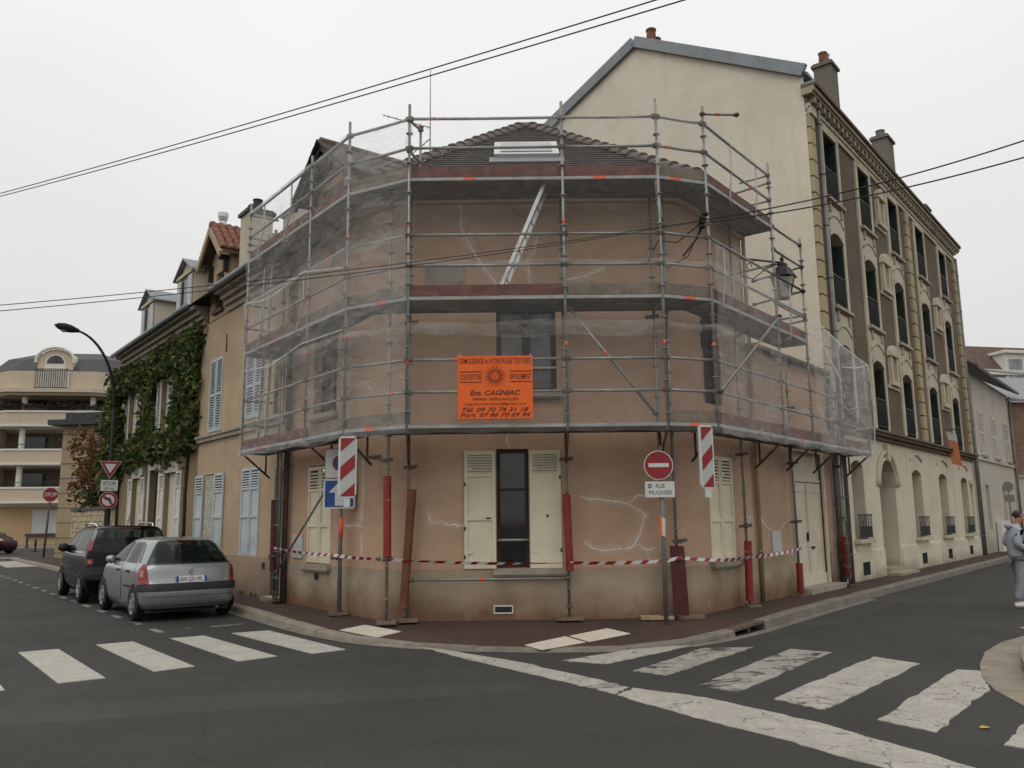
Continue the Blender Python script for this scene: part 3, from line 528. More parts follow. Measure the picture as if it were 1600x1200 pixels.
def path_wall(u0, u1, z0, z1, holes, out=0., depth=.22):
    m = MB(); us = sorted({u0, u1, *[c for c in cum if u0 < c < u1], *[h[0] for h in holes], *[h[1] for h in holes]}); zs = sorted({z0, z1, *[h[2] for h in holes], *[h[3] for h in holes]})
    us = [u for u in us if u0 <= u <= u1]; zs = [z for z in zs if z0 <= z <= z1]
    def pt(u, z, o):
        p, n = at_path(u); 
        if abs(u-u0) > .001 and abs(u-u1) > .001: _, n0 = at_path(u-.01); _, n1 = at_path(u+.01); n = (n0+n1); n = n/np.linalg.norm(n)
        return (p[0]+n[0]*o, p[1]+n[1]*o, z)
    for i in range(len(us)-1):
        for j in range(len(zs)-1):
            cu, cz = (us[i]+us[i+1])/2, (zs[j]+zs[j+1])/2
            if any(h[0] < cu < h[1] and h[2] < cz < h[3] for h in holes): continue
            m.poly([pt(us[i], zs[j], out), pt(us[i+1], zs[j], out), pt(us[i+1], zs[j+1], out), pt(us[i], zs[j+1], out)])
    for h in holes:
        if h[0] < u0 or h[1] > u1 or h[3] > z1+.01 or h[2] < z0-.01: continue
        q = [(h[0], h[2]), (h[1], h[2]), (h[1], h[3]), (h[0], h[3])]
        for k in range(4):
            (a, c), (b, d) = q[k], q[(k+1) % 4]; m.poly([pt(a, c, out), pt(b, d, out), pt(b, d, out-depth), pt(a, c, out-depth)])
    return m, pt
UE = cum[-1]
w, pt = path_wall(0, UE, .90, 7.2, holes); w.build('wall', 'pink', house, world=True)
w, pt = path_wall(0, UE, .05, .90, [], out=.025); 
us = [0]+[c for c in cum if 0 < c < UE]+[UE]
for a, b in zip(us, us[1:]): w.poly([pt(a, .90, .025), pt(b, .90, .025), pt(b, .90, -.02), pt(a, .90, -.02)])
w.build('plinth', 'plinth', house, world=True)
cm = MB()                                                # eaves cornice
prof = [(.0, 6.98), (.06, 7.0), (.08, 7.08), (.16, 7.12), (.2, 7.2), (.34, 7.24), (.34, 7.3), (-.05, 7.32)]
cm.grid([[pt(u, z, o) for o, z in prof] for u in us]); cm.build('cornice', 'pink', house, world=True)
gm = MB(); gm.tube([pt(u, 7.28, .40) for u in us], .06, 8); gm.build('gutter', 'zinc', house, world=True, smooth=True)
# right-hand lower wing (door and meter box)
WEND = 7.0
wing = MB(); FRt.wall(wing, LEN_R, WEND, .9, 4.85, [(4.60, 6.40, .2, 3.0)], depth=.18); 
wing.poly([FRt.p(LEN_R, 0, 4.85), FRt.p(WEND, 0, 4.85), FRt.p(WEND, -3, 5.5), FRt.p(LEN_R, -3, 5.5)]); wing.build('wing_wall', 'pink', house, **FRt.kw)
for a_, b_ in ((LEN_R, 4.43), (6.56, WEND)): FRt.part('wing_plinth', 'plinth', a_, b_, -.02, .025, .05, .9)
FRt.part('wing_roof', 'roof_tile', LEN_R, WEND+.05, .18, -3.0, 4.86, 4.93)
FRt.part('door_frame', 'door_cream', 4.44, 4.62, -.02, .05, .15, 3.05); FRt.part('door_frame', 'door_cream', 6.38, 6.46, -.02, .03, .15, 3.05)
dm = MB(); FRt.box(dm, 4.62, 6.38, -.12, -.06, .2, 2.36); FRt.box(dm, 4.62, 6.38, -.13, -.05, 2.38, 2.44); FRt.box(dm, 4.62, 6.38, -.12, -.07, 2.44, 3.0)
for a, b, c, d in ((4.72, 5.42, .35, 2.2), (5.52, 6.28, .35, 2.2)):
    FRt.box(dm, a, b, -.06, -.045, c, c+.03); FRt.box(dm, a, b, -.06, -.045, d-.03, d); FRt.box(dm, a, a+.03, -.06, -.045, c, d); FRt.box(dm, b-.03, b, -.06, -.045, c, d)
FRt.box(dm, 5.45, 5.49, -.06, -.035, .22, 2.36); FRt.box(dm, 4.62, 6.38, -.06, -.03, .2, .45)
door = dm.build('door', 'door_cream', house, **FRt.kw)
FRt.part('handle', 'iron', 5.36, 5.41, -.06, -.02, 1.15, 1.32, parent=door); FRt.part('letter_slot', 'iron', 5.55, 5.78, -.06, -.035, .98, 1.03, parent=door)
FRt.part('door_step', 'concrete_sill', 4.4, 6.55, -.1, .32, .05, .24); FRt.part('meter_box', 'shutter_grey', 3.28, 3.72, .0, .035, .95, 1.39)
FRt.pipe(2.60, .07, .15, 7.1, 'plinth', .04); FRt.pipe(7.05, .08, .15, 4.8, r=.06); FRt.pipe(7.15, .08, .15, 1.2, 'white_trim', r=.055, brackets=1)
# left street front: shuttered window, upper windows, box, pipe
FLf.shutter(2.0, 2.49, .92, 2.68, -.02, 'shutter_cream', 2.27, 2.58, .055, (1.6,)); FLf.shutter(2.51, 3.0, .92, 2.68, -.02, 'shutter_cream', 2.27, 2.58, .055, (1.6,)); FLf.sill(1.93, 3.09, .89)
FLf.window(1.88, 2.9, 3.66, 5.13, -.16, 2, 2, 'dark_wood', 'window_glass'); FLf.window(1.94, 2.28, 6.6, 7.03, -.1, 1, 1, 'white_trim', 'bright_glass'); FLf.sill(1.82, 2.96, 3.65)
FLf.vent(2.42, 2.58, .62, .74, .028, 'rust_steel'); FLf.part('meter_box', 'shutter_grey', 3.18, 3.66, .0, .03, .98, 1.42); FLf.pipe(3.86, .1, .14, 7.1, 'rust_steel', .06)
# front: open cream shutters, dark window with guard bar, upper window, vent, patched square
FRf.shutter(-.79, -.285, .90, 2.77, .012, 'shutter_cream', 2.40, 2.70, .038, (1.69,)); FRf.shutter(.265, .77, .90, 2.77, .012, 'shutter_cream', 2.40, 2.70, .038, (), True)
for x_, z_h in ((-.78, 1.05), (-.78, 1.5), (-.78, 2.2), (.755, 1.15), (.755, 2.3)): FRf.part('hinge', 'iron', x_-.012, x_+.012, .045, .056, z_h, z_h+.06)
FRf.part('latch', 'iron', -.44, -.36, .045, .06, 1.68, 1.70); FRf.part('latch', 'iron', .53, .56, .045, .06, 1.70, 1.74)
FRf.window(-.27, .25, .90, 2.80, -.13, 1, 3, 'dark_wood', 'window_glass', .06); FRf.sill(-.33, .84, .895, proj=.14)
gb = MB(); gb.tube([FRf.p(-.27, -.02, 1.34), FRf.p(.25, -.02, 1.34)], .02, 8); gb.build('guard_bar', 'galv_light', house, smooth=True, **FRf.kw)
FRf.window(-.255, .74, 3.73, 4.84, -.12, 2, 1, 'dark_wood', 'curtain_glass', .085); FRf.window(-.255, .74, 4.84, 5.15, -.12, 2, 1, 'dark_wood', 'curtain_glass', .06)
FRf.part('mullion', 'dark_wood', .18, .305, -.12, -.10, 3.74, 5.14); FRf.sill(-.32, .82, 3.73)
FRf.part('guard_rail', 'galv_light', -.25, .73, -.05, -.03, 4.13, 4.16); FRf.vent(-.33, -.02, .20, .33, .03)
FRf.part('patched_square', 'filler_block', -1.44, -.76, .0, .006, 5.55, 5.88)
# right street window
FRt.shutter(.70, 1.17, .96, 2.70, -.02, 'shutter_cream', 2.28, 2.62, .055, (1.62,)); FRt.shutter(1.19, 1.66, .96, 2.70, -.02, 'shutter_cream', 2.28, 2.62, .055, (1.62,)); FRt.sill(.62, 1.76, .94)
FRt.window(.68, 1.45, 3.6, 5.28, -.14, 1, 2, 'dark_wood', 'window_glass')
# pale crack filler on the render
def streak(pts, w, frame, out=.004):
    m = MB(); m.uv = []; pts = [V(p) for p in pts]; fine = []
    for a, b in zip(pts, pts[1:]):
        n = max(2, int(np.linalg.norm(b-a)/.05))
        for k in range(n): fine.append(lerp(a, b, k/n)+rng.normal(0, .007, 2))
    fine.append(pts[-1]); rows = []
    for i, p in enumerate(fine):
        d = fine[min(i+2, len(fine)-1)]-fine[max(i-2, 0)]; d = d/(np.linalg.norm(d)+1e-6); n = np.array([-d[1], d[0]]); ww = w*(.6+.5*math.sin(i*.37)**2)*min(1, (i+1)/4, (len(fine)-i)/4+.2)
        rows.append([frame.p(*(p[0]+n[0]*o*ww, out+abs(o)*0, p[1]+n[1]*o*ww)) for o in (-.5, 0, .5)])
        m.uv += [(0, 0), (.5, 0), (1, 0)]
    m.grid(rows); m.build('crack_filler', 'filler', house, **frame.kw)
for k, l in enumerate(([(1.06, 2.01), (1.42, 1.97), (1.83, 1.9), (1.99, 1.81), (2.12, 1.73), (2.03, 1.46), (1.95, 1.26), (1.81, 1.18), (1.45, 1.16), (1.25, 1.2), (1.13, 1.3)], [(1.87, 1.9), (2.0, 2.02), (2.15, 2.04)], [(1.95, 1.26), (2.12, 1.17), (2.25, 1.18)], [(2.12, 1.17), (2.17, .98)],
          [(-1.4, 1.83), (-1.33, 1.63), (-1.16, 1.64), (-1.05, 1.59), (-.8, 1.59)], [(-.82, 6.95), (-.84, 6.58), (-.62, 6.13), (-.36, 5.73), (-.28, 5.62), (-.2, 5.2)], [(.44, 6.45), (.42, 6.17), (.29, 5.95), (.34, 5.4)], [(.88, 5.61), (1.26, 5.71), (1.59, 5.84)], [(-.05, 3.1), (-.1, 2.95), (-.05, 2.85)])):
    streak(l, .26 if k != 5 else .36, FRf, .004+.0006*k)
for l in ([(.8, 2.87), (.78, 2.23), (.84, 1.6), (.8, .93)], [(1.5, 1.58), (.9, 1.6), (.72, 1.53)]): streak(l, .24, FLf)
for l in ([(2.72, 1.72), (3.02, 1.51), (3.25, 1.41)], [(3.74, 1.41), (4.23, 1.60)], [(2.05, 1.7), (2.4, 1.62), (2.55, 1.4)]): streak(l, .2, FRt)
# roof with hips, skylight, chimneys and the gabled dormer on the left street
AP = V((.35, 16.95, 10.05)); EL = V((-2.33, 13.24, 7.31)); ER = V((3.10, 13.24, 7.31)); BK = V((.35, 20.0, 10.05))
LE = V(PL(LEN_L, .35, 7.31)); RE = V(PR(LEN_R, .35, 7.31))
rm = MB(); rm.poly([EL, ER, AP]); rm.poly([LE, EL, AP, BK]); rm.poly([ER, RE, BK, AP])
for a, b in ((LE, EL), (EL, ER), (ER, RE)): rm.poly([a, b, b-(0, 0, .05), a-(0, 0, .05)])
roof = rm.build('roof', 'roof_tile', house, world=True)
tm = MB(); n_ = 9; i0 = 0
for k in range(n_): t = PI*k/(n_-1); tm.v += [(-.13*math.cos(t), 0, .10*math.sin(t)), (-.155*math.cos(t), .30, .125*math.sin(t)+.035)]
for k in range(n_-1): tm.f.append((2*k, 2*k+2, 2*k+3, 2*k+1)); tm.m.append(0)
tm.f.append(tuple(range(1, 2*n_, 2))); tm.m.append(0); tile_me = tm.mesh('hip_tile', 'hip_tile')
hinv = Vector(hl)
for P0, P1 in ((AP, EL), (AP, ER)):
    d = Vector(P1-P0); L_ = d.length; d.normalize(); yaw = math.atan2(d.y, d.x)-PI/2; pit = math.asin(d.z); n = int(L_/.27)
    for k in range(n):
        p = Vector(P0)+d*(k*L_/n)+Vector(hl); obj('hip_tile', tile_me, roof, loc=(p.x, p.y, p.z-.02), rot=(pit+random.uniform(-.02, .02), random.uniform(-.03, .03), yaw+random.uniform(-.02, .02)))
for k in range(11):
    p = Vector(AP)+Vector((0, .27*k, 0))+Vector(hl); obj('ridge_tile', tile_me, roof, loc=(p.x, p.y, p.z), rot=(0, 0, 0))
# visible tile courses of the front slope
sl = (AP-(EL+ER)/2); sl_n = sl/np.linalg.norm(sl); nrm_f = np.cross((1, 0, 0), sl_n)
ctm = MB()
for k in range(26):
    t = (k+.3)/27; a = lerp(EL, AP, t); b = lerp(ER, AP, t); ln = b[0]-a[0]; x = a[0]+.1; 
    while x < b[0]-.2:
        wv = .2; p = np.array([x, a[1], a[2]]); up = sl_n*.17
        ctm.poly([p+nrm_f*.035, p+(wv-.012, 0, 0)+nrm_f*.035, p+(wv-.012, 0, 0)+up+nrm_f*.012, p+up+nrm_f*.012]); ctm.poly([p+nrm_f*.01, p+(wv-.012, 0, 0)+nrm_f*.01, p+(wv-.012, 0, 0)+nrm_f*.035, p+nrm_f*.035]); x += wv
ctm.build('tile_courses', 'roof_tile', roof, world=False, kind='stuff').location = hl
def on_slope(x, z, up=0): t = (z-EL[2])/(AP[2]-EL[2]); y = EL[1]+(AP[1]-EL[1])*t; return V((x, y, z))+nrm_f*up
sk = MB(); c = [on_slope(-.28, 8.05, .04), on_slope(.90, 8.05, .04), on_slope(.90, 8.68, .04), on_slope(-.28, 8.68, .04)]; sk.prism(c, nrm_f*.09); skl = sk.build('skylight', 'alu', house, world=True)
sk = MB(); c = [on_slope(-.16, 8.14, .135), on_slope(.78, 8.14, .135), on_slope(.78, 8.60, .135), on_slope(-.16, 8.60, .135)]; sk.prism(c, nrm_f*.01); sk.build('pane', 'bright_glass', skl, world=True)
sk = MB(); c = [on_slope(-.36, 7.9, .03), on_slope(.98, 7.9, .03), on_slope(.98, 8.05, .05), on_slope(-.36, 8.05, .05)]; sk.prism(c, nrm_f*.02); sk.build('flashing', 'zinc', skl, world=True)
chimney(house, -2.95, -2.45, 15.6-14.5+1.6, 16.05-14.5+1.6, 7.6, 9.0, 'plinth', ((-2.85, 2.92, .13, .34, 'clay'), (-2.56, 2.92, .12, .12, 'concrete_sill')))
chimney(house, .55, 1.25, 19.6-14.5, 20.2-14.5, 9.4, 11.0, 'cream_trim', ((.9, 5.4, .12, .4, 'zinc'),))
dw = MB(); FLf.box(dw, 1.25, 3.0, -1.6, -.02, 7.2, 8.1); dw.prism([FLf.p(1.25, -.02, 8.1), FLf.p(3.0, -.02, 8.1), FLf.p(2.125, -.02, 8.72)], V(FLf.p(0, -1.6, 0))); dorm = dw.build('dormer', 'pink', house, **FLf.kw)
FLf.part('dormer_panel', 'brown_render', 1.85, 2.72, -.02, -.012, 7.75, 8.1, parent=dorm)
dr = MB()
for sgn in (-1, 1):
    e = 2.125+sgn*1.15; dr.prism([FLf.p(2.125, .35, 8.82), FLf.p(e, .35, 7.9), FLf.p(e, -3.2, 7.9), FLf.p(2.125, -3.2, 8.82)], (0, 0, .07))
dr.build('dormer_roof', 'roof_tile', dorm)
rt = MB(); rt.tube([FLf.p(2.125, .36, 8.86), FLf.p(2.125, -3.2, 8.86)], .09, 8); rt.build('ridge', 'hip_tile', dorm, smooth=True)
for sgn in (-1, 1):
    e = 2.125+sgn*1.17; v = MB(); v.bar(FLf.p(2.125, .33, 8.77), FLf.p(e, .33, 7.83), .05, .12); v.build('barge_board', 'dark_wood', dorm)
    for k in range(8): q = lerp(FLf.p(2.125, .38, 8.87), FLf.p(e, .38, 7.95), (k+.5)/8); MB().bar(q-V((sgn*.075, 0, -.065)), q+V((sgn*.075, 0, -.065+random.uniform(-.01, .01))), .10, .03).build('verge_tile', 'roof_tile', dorm)

# ------------------------------------------------------------------ tan house, left street
tanh = empty('tan_house', (A[0], A[1], 0), RZ_L, label='tan rendered house with pale blue louvred shutters and a clay tiled dormer', cat='house')
T = Fac(tanh, 1); T0, T1 = 3.97, 9.88
th = [(4.08, 4.68, .2, 2.72), (5.5, 6.58, .95, 2.85), (5.5, 6.55, 3.95, 5.45), (8.42, 9.22, 1.0, 2.83), (8.18, 9.13, 3.88, 5.7), (4.35, 4.9, 3.9, 5.3)]
m = MB(); T.wall(m, T0, T1, .95, 6.75, th); m.build('wall', 'tan', tanh); m = MB(); T.wall(m, T0, 4.06, .05, .95, [], out=.03); T.wall(m, 4.70, T1, .05, .95, [], out=.03); m.poly([T.p(4.7, .03, .95), T.p(T1, .03, .95), T.p(T1, -.02, .95), T.p(4.7, -.02, .95)]); m.build('plinth', 'tan_low', tanh)
m = MB(); T.box(m, T0+.1, T1, 0, .07, 3.66, 3.76); T.box(m, T0+.1, T1, 0, .11, 3.76, 3.82); m.build('string_course', 'concrete_sill', tanh)
def cornice(F, x0, x1, z, mat, par, steps=((.06, .14), (.14, .12), (.24, .12), (.38, .10))):
    m = MB(); zz = z
    for o, h in steps: F.box(m, x0, x1, -.02, o, zz, zz+h); zz += h
    m.build('cornice', mat, par); return zz
zc = cornice(T, T0+.02, 7.95, 6.75, 'concrete_sill', tanh); cornice(T, 9.6, T1, 6.75, 'concrete_sill', tanh)
m = MB(); m.tube([T.p(T0, .46, zc+.02), T.p(8.0, .46, zc+.02)], .07, 8); m.build('gutter', 'zinc', tanh, smooth=True)
T.shutter(5.5, 6.03, .95, 2.85, -.01, 'shutter_blue', 2.42, 2.76, .055, (1.8,)); T.shutter(6.05, 6.58, .95, 2.85, -.01, 'shutter_blue', 2.42, 2.76, .055, (1.8,))
T.shutter(5.5, 6.02, 3.95, 5.45, -.01, 'shutter_blue', 4.06, 5.37, .062, (4.7,)); T.shutter(6.04, 6.55, 3.95, 5.45, -.01, 'shutter_blue', 4.06, 5.37, .062, (4.7,))
T.shutter(7.74, 8.40, 1.0, 2.83, .012, 'shutter_blue', 2.42, 2.74, .055, (1.8,)); T.shutter(9.24, 9.86, 1.0, 2.83, .012, 'shutter_blue', 2.42, 2.74, .055, (1.8,))
T.shutter(8.18, 8.65, 3.88, 5.7, -.01, 'shutter_blue', 3.98, 5.62, .062, (4.8,)); T.shutter(8.67, 9.13, 3.88, 5.7, -.01, 'shutter_blue', 3.98, 5.62, .062, (4.8,))
T.window(8.42, 9.22, 1.0, 2.83, -.2, 2, 2, 'dark_wood'); gl = MB()
for k in range(9):
    x = 8.44+k*.095; gl.tube([T.p(x, -.03, 1.02), T.p(x, -.03, 2.81)], .012, 5)
for k in range(8):
    z = 1.1+k*.24; gl.tube([T.p(8.43, -.025, z), T.p(9.21, -.025, z+.0)], .01, 5)
    for q in range(4): gl.tube([T.p(8.49+q*.19+.06*math.cos(t), -.02, z+.12+.08*math.sin(t)) for t in np.linspace(0, 2*PI, 9)], .008, 4, caps=False)
gl.build('window_grille', 'white_trim', tanh)
T.sill(8.3, 9.3, .99)
T.part('door', 'shutter_grey', 4.08, 4.68, -.22, -.16, .2, 2.45); T.part('transom', 'window_glass', 4.08, 4.68, -.22, -.18, 2.47, 2.72); T.part('door_step', 'concrete_sill', 4.0, 4.75, -.1, .22, .05, .2)
T.window(4.35, 4.9, 3.9, 5.3, -.15, 1, 2); T.vent(5.0, 5.14, .72, .84, .033, 'rust_steel')
for x in (5.35, 6.75, 8.0): 
    m = MB(); m.tube([T.p(x, .02, 5.75), T.p(x, .02, 6.2)], .012, 5); m.build('shutter_stay', 'iron', tanh)
m = MB(); m.poly([T.p(T0, .45, 7.24), T.p(T1, .45, 7.24), T.p(T1, -3.6, 10.0), T.p(T0, -3.6, 10.0)]); m.poly([T.p(T1, .45, 7.24), T.p(T1, -3.6, 10.0), T.p(T1, -7.5, 7.24)]); m.poly([T.p(T0, .45, 7.24), T.p(T0, -7.5, 7.24), T.p(T0, -3.6, 10.)]); m.build('roof', 'zinc', tanh)
# clay-tiled wall dormer
m = MB(); T.wall(m, 8.0, 9.4, 6.75, 8.35, [(8.4, 8.98, 6.95, 7.95)], out=.02, depth=.5); T.box(m, 8.0, 8.15, -3, .0, 6.75, 8.3); T.box(m, 9.25, 9.4, -3, .0, 6.75, 8.3); m.prism([T.p(8.0, .02, 8.35), T.p(9.4, .02, 8.35), T.p(8.7, .02, 8.92)], V(T.p(0, -.2, 0))); dm = m.build('dormer', 'tan', tanh)
T.box(MB(), 8.35, 8.95, -.5, -.45, 6.95, 7.95).build('pane', 'window_glass', dm); T.box(MB(), 8.38, 8.5, -.42, -.1, 7.0, 7.9).build('casement', 'white_trim', dm); T.box(MB(), 8.3, 9.0, -.1, .1, 6.86, 6.95).build('sill', 'red_roof', dm)
for sg in (-1, 1):
    e = 8.7+sg*.90; m = MB(); m.prism([T.p(8.7, .32, 9.05), T.p(e, .32, 8.2), T.p(e, -2.6, 8.2), T.p(8.7, -2.6, 9.05)], (0, 0, .06)); m.build('dormer_roof', 'red_roof', dm)
    m = MB(); m.bar(T.p(8.7, .33, 9.0), T.p(e, .33, 8.14), .06, .16); m.build('barge_board', 'tan', dm)
    m = MB(); T.box(m, e-sg*.32-.06, e-sg*.32+.06, 0, .28, 8.1, 8.22); T.box(m, e-sg*.32-.05, e-sg*.32+.05, 0, .15, 7.8, 8.1); m.build('eave_bracket', 'dark_wood', dm)
tl = MB()
for k in range(7): t = PI*k/6; tl.v += [(-.10*math.cos(t), 0, .07*math.sin(t)), (-.085*math.cos(t), .32, .06*math.sin(t)+.02)]
for k in range(6): tl.f.append((2*k, 2*k+2, 2*k+3, 2*k+1)); tl.m.append(0)
tl.f.append(tuple(range(0, 14, 2))); tl.m.append(0); tl = tl.mesh('clay_tile', 'clay')
for c in range(15):
    for r in range(5):
        t = (r+.15)/5; x = 8.7-.90*(1-t); z = 8.28+.85*t; obj('clay_tile', tl, dm, loc=(x, .24-c*.2, z), rot=(math.atan2(.85, .90)+random.uniform(-.03, .03), random.uniform(-.05, .05), -PI/2))
m = MB(); m.tube([T.p(8.7, .34, 9.12), T.p(8.7, -2.6, 9.12)], .1, 8); m.build('ridge', 'clay', dm, smooth=True)
chimney(tanh, 10.15, 10.7, -1.0, -.4, 7.6, 9.35, 'tan', ((10.3, -.7, .1, .14, 'iron'),), 'slate')
m = MB(); m.tube([(10.45, -.55, 9.3), (10.45, -.55, 9.95)], .09, 10); m.lathe([(.14, 0), (.14, .05)], 10, (10.45, -.55, 9.8)); m.lathe([(.11, 0), (.14, .1), (.14, .22)], 10, (10.45, -.55, 9.95)); m.build('flue', 'alu', tanh, smooth=False)
chimney(tanh, 7.0, 7.55, -.65, -.05, 7.3, 9.05, 'cream_trim', ((7.12, -.3, .13, .25, 'iron'), (7.42, -.3, .13, .2, 'iron')), 'slate')
chimney(tanh, 5.5, 7.1, -1.5, -.95, 7.6, 9.1, 'white_render', ((6.75, -1.2, .13, .36, 'clay'), (6.3, -1.2, .13, .36, 'clay'), (5.85, -1.2, .11, .3, 'concrete_sill')), 'cream_trim')
# ------------------------------------------------------------------ ochre house under the vine
ivh = empty('ochre_house', (A[0], A[1], 0), RZ_L, label='ochre house overgrown with creeper, two zinc dormers on its roof', cat='house')
I = Fac(ivh, 1); I0, I1 = 9.9, 18.1
ih = [(11.6, 12.7, .95, 3.05), (13.35, 14.35, .2, 3.2), (15.3, 16.3, .95, 3.05), (12.65, 13.5, 4.1, 6.0), (16.35, 17.3, 4.1, 5.9)]
m = MB(); I.wall(m, I0, I1, .05, 6.75, ih); m.poly([I.p(I1, 0, .05), I.p(I1, -7, .05), I.p(I1, -7, 6.75), I.p(I1, 0, 6.75)]); m.build('wall', 'ochre', ivh)
zc = cornice(I, I0, I1, 6.75, 'concrete_sill', ivh); m = MB(); m.tube([I.p(I0, .46, zc+.02), I.p(I1+.1, .46, zc+.02)], .07, 8); m.build('gutter', 'zinc', ivh, smooth=True)
m = MB(); m.poly([I.p(I0, .4, 7.24), I.p(I1+.1, .4, 7.24), I.p(I1+.1, -3.6, 9.6), I.p(I0, -3.6, 9.6)]); m.poly([I.p(I1+.05, .4, 7.2), I.p(I1+.05, -7.5, 7.2), I.p(I1+.05, -3.6, 9.58)]); m.build('roof', 'zinc', ivh)
for x0, x1 in ((11.6, 12.7), (15.3, 16.3)):
    c = (x0+x1)/2; I.shutter(x0-.5, x0-.02, .95, 3.05, .012, 'shutter_white', 2.65, 2.95, .06, (1.8,)); I.shutter(x1+.02, x1+.5, .95, 3.05, .012, 'shutter_white', 2.65, 2.95, .06, (1.8,))
    I.part('lintel', 'white_trim', x0-.1, x1+.1, 0, .03, 3.05, 3.35); I.part('blind', 'door_cream', x0, x1, -.14, -.11, .95, 3.05); I.sill(x0-.05, x1+.05, .94)
I.part('door', 'dark_wood', 13.4, 14.3, -.2, -.15, .2, 2.6); I.part('transom', 'window_glass', 13.4, 14.3, -.2, -.16, 2.62, 3.2); I.part('lintel', 'white_trim', 13.2, 14.5, 0, .04, 3.2, 3.45); I.part('door_frame', 'white_trim', 13.22, 13.37, 0, .03, .2, 3.2); I.part('door_frame', 'white_trim', 14.33, 14.48, 0, .03, .2, 3.2)
for x0, x1, z1 in ((12.65, 13.5, 6.0), (16.35, 17.3, 5.9)):
    I.shutter(x0-.46, x0-.02, 4.1, z1, .012, 'shutter_white', 4.2, z1-.08, .065); I.shutter(x1+.02, x1+.46, 4.1, z1, .012, 'shutter_white', 4.2, z1-.08, .065); I.part('blind', 'shutter_grey', x0, x1, -.14, -.11, 4.1, z1)
for c in (11.75, 15.7):                                  # tall narrow dormers with zinc roofs and half-open grey shutters
    m = MB(); I.box(m, c-.72, c+.72, -3.2, -.02, 7.26, 8.62); m.prism([I.p(c-.72, -.02, 8.62), I.p(c+.72, -.02, 8.62), I.p(c, -.02, 9.02)], V(I.p(0, -3.2, 0))); d = m.build('dormer', 'cream_trim', ivh)
    for sg in (-1, 1):
        m = MB(); m.prism([I.p(c, .12, 9.05), I.p(c+sg*.88, .12, 8.56), I.p(c+sg*.88, -3.4, 8.56), I.p(c, -3.4, 9.05)], (0, 0, .04)); m.build('dormer_roof', 'zinc', d)
        m = MB(); m.box((c+sg*.5-.17, .0, 7.4), (c+sg*.5+.17, .04, 8.5)); m.build('shutter', 'shutter_grey', d)
    m = MB(); m.box((c-.32, -.019, 7.4), (c+.32, -.012, 8.5)); m.build('pane', 'window_glass', d); m = MB(); I.box(m, c-.8, c+.8, -.02, .06, 8.56, 8.66); m.build('pediment_sill', 'cream_trim', d)
# ------------------------------------------------------------------ the creeper
def leaf_cloud(name, mat, pts, size, parent=None, spread=1.0, **kw):
    n = len(pts); P = np.asarray(pts); a = rng.normal(size=(n, 3)); a /= np.linalg.norm(a, axis=1)[:, None]; b = np.cross(a, rng.normal(size=(n, 3))); b /= np.linalg.norm(b, axis=1)[:, None]
    sz = size*(.55+.9*rng.random(n))[:, None]; nrm = np.cross(a, b)
    v = np.stack([P-a*sz, P+b*sz*.55+nrm*sz*.12, P+a*sz, P-b*sz*.55+nrm*sz*.12], 1).reshape(-1, 3); f = np.arange(4*n).reshape(-1, 4)
    me = bpy.data.meshes.new(name); me.from_pydata(v.tolist(), [], f.tolist()); me.materials.append(MATS[mat]); me.update()
    return obj(name, me, parent, **kw)
vine = empty('creeper', (A[0], A[1], 0), RZ_L, label='green climbing creeper framing the upper windows of the ochre house', cat='creeper')
vp = []
def blob(s0, s1, z0, z1, n, o=.14):
    k = max(3, int(n/40))
    for _ in range(k):
        c = np.array([random.uniform(s0, s1), random.uniform(.03, o), random.uniform(z0, z1)]); r = random.uniform(.08, .22)
        q = rng.normal(size=(int(n/k), 3))*np.array([r, r*.4, r*.8])+c; q[:, 1] = np.minimum(np.abs(q[:, 1]), .6)+.02
        for p in q.tolist():
            if (12.15 < p[0] < 13.75 or 15.95 < p[0] < 17.55) and 4.25 < p[2] < 5.85 and random.random() < .93: continue
            if p[2] < 3.55 and p[0] < 17.6 and random.random() < .8: continue
            if math.sin(p[0]*3.1+p[2]*2.3)*math.sin(p[2]*4.7-p[0]*1.9) > .45 and random.random() < .75: continue
            vp.append(p)
blob(10.0, 18.7, 5.95, 6.6, 6500, .22); blob(10.0, 12.0, 4.0, 6.4, 4200, .2); blob(14.0, 15.4, 3.9, 6.3, 1900, .12); blob(17.6, 19.1, 3.6, 6.5, 4200, .5); blob(10.1, 18.9, 3.5, 4.1, 6500, .32); blob(18.0, 19.3, 2.2, 4.0, 1200, .4); blob(10.5, 18.0, 3.3, 3.5, 900, .25); blob(11.0, 12.6, 6.3, 6.8, 600)
leaf_cloud('foliage', 'leaf_vine', vp, .085, vine)
for pts in ([(10.6, .03, .2), (10.7, .04, 2.5), (10.5, .05, 4.5), (11.0, .05, 6.2)], [(18.0, .03, .2), (18.1, .05, 3.), (17.9, .05, 5), (17.6, .05, 6.3)], [(14.9, .04, 3.6), (14.8, .04, 5), (14.6, .04, 6.3)], [(10.5, .06, 3.7), (14, .05, 3.6), (18, .06, 3.75)], [(10.8, .05, 6.3), (14, .05, 6.2), (18, .06, 6.3)]):
    MB().tube(pts, [.045]*(len(pts)-1)+[.02], 6).build('stem', 'bark', vine, smooth=True)
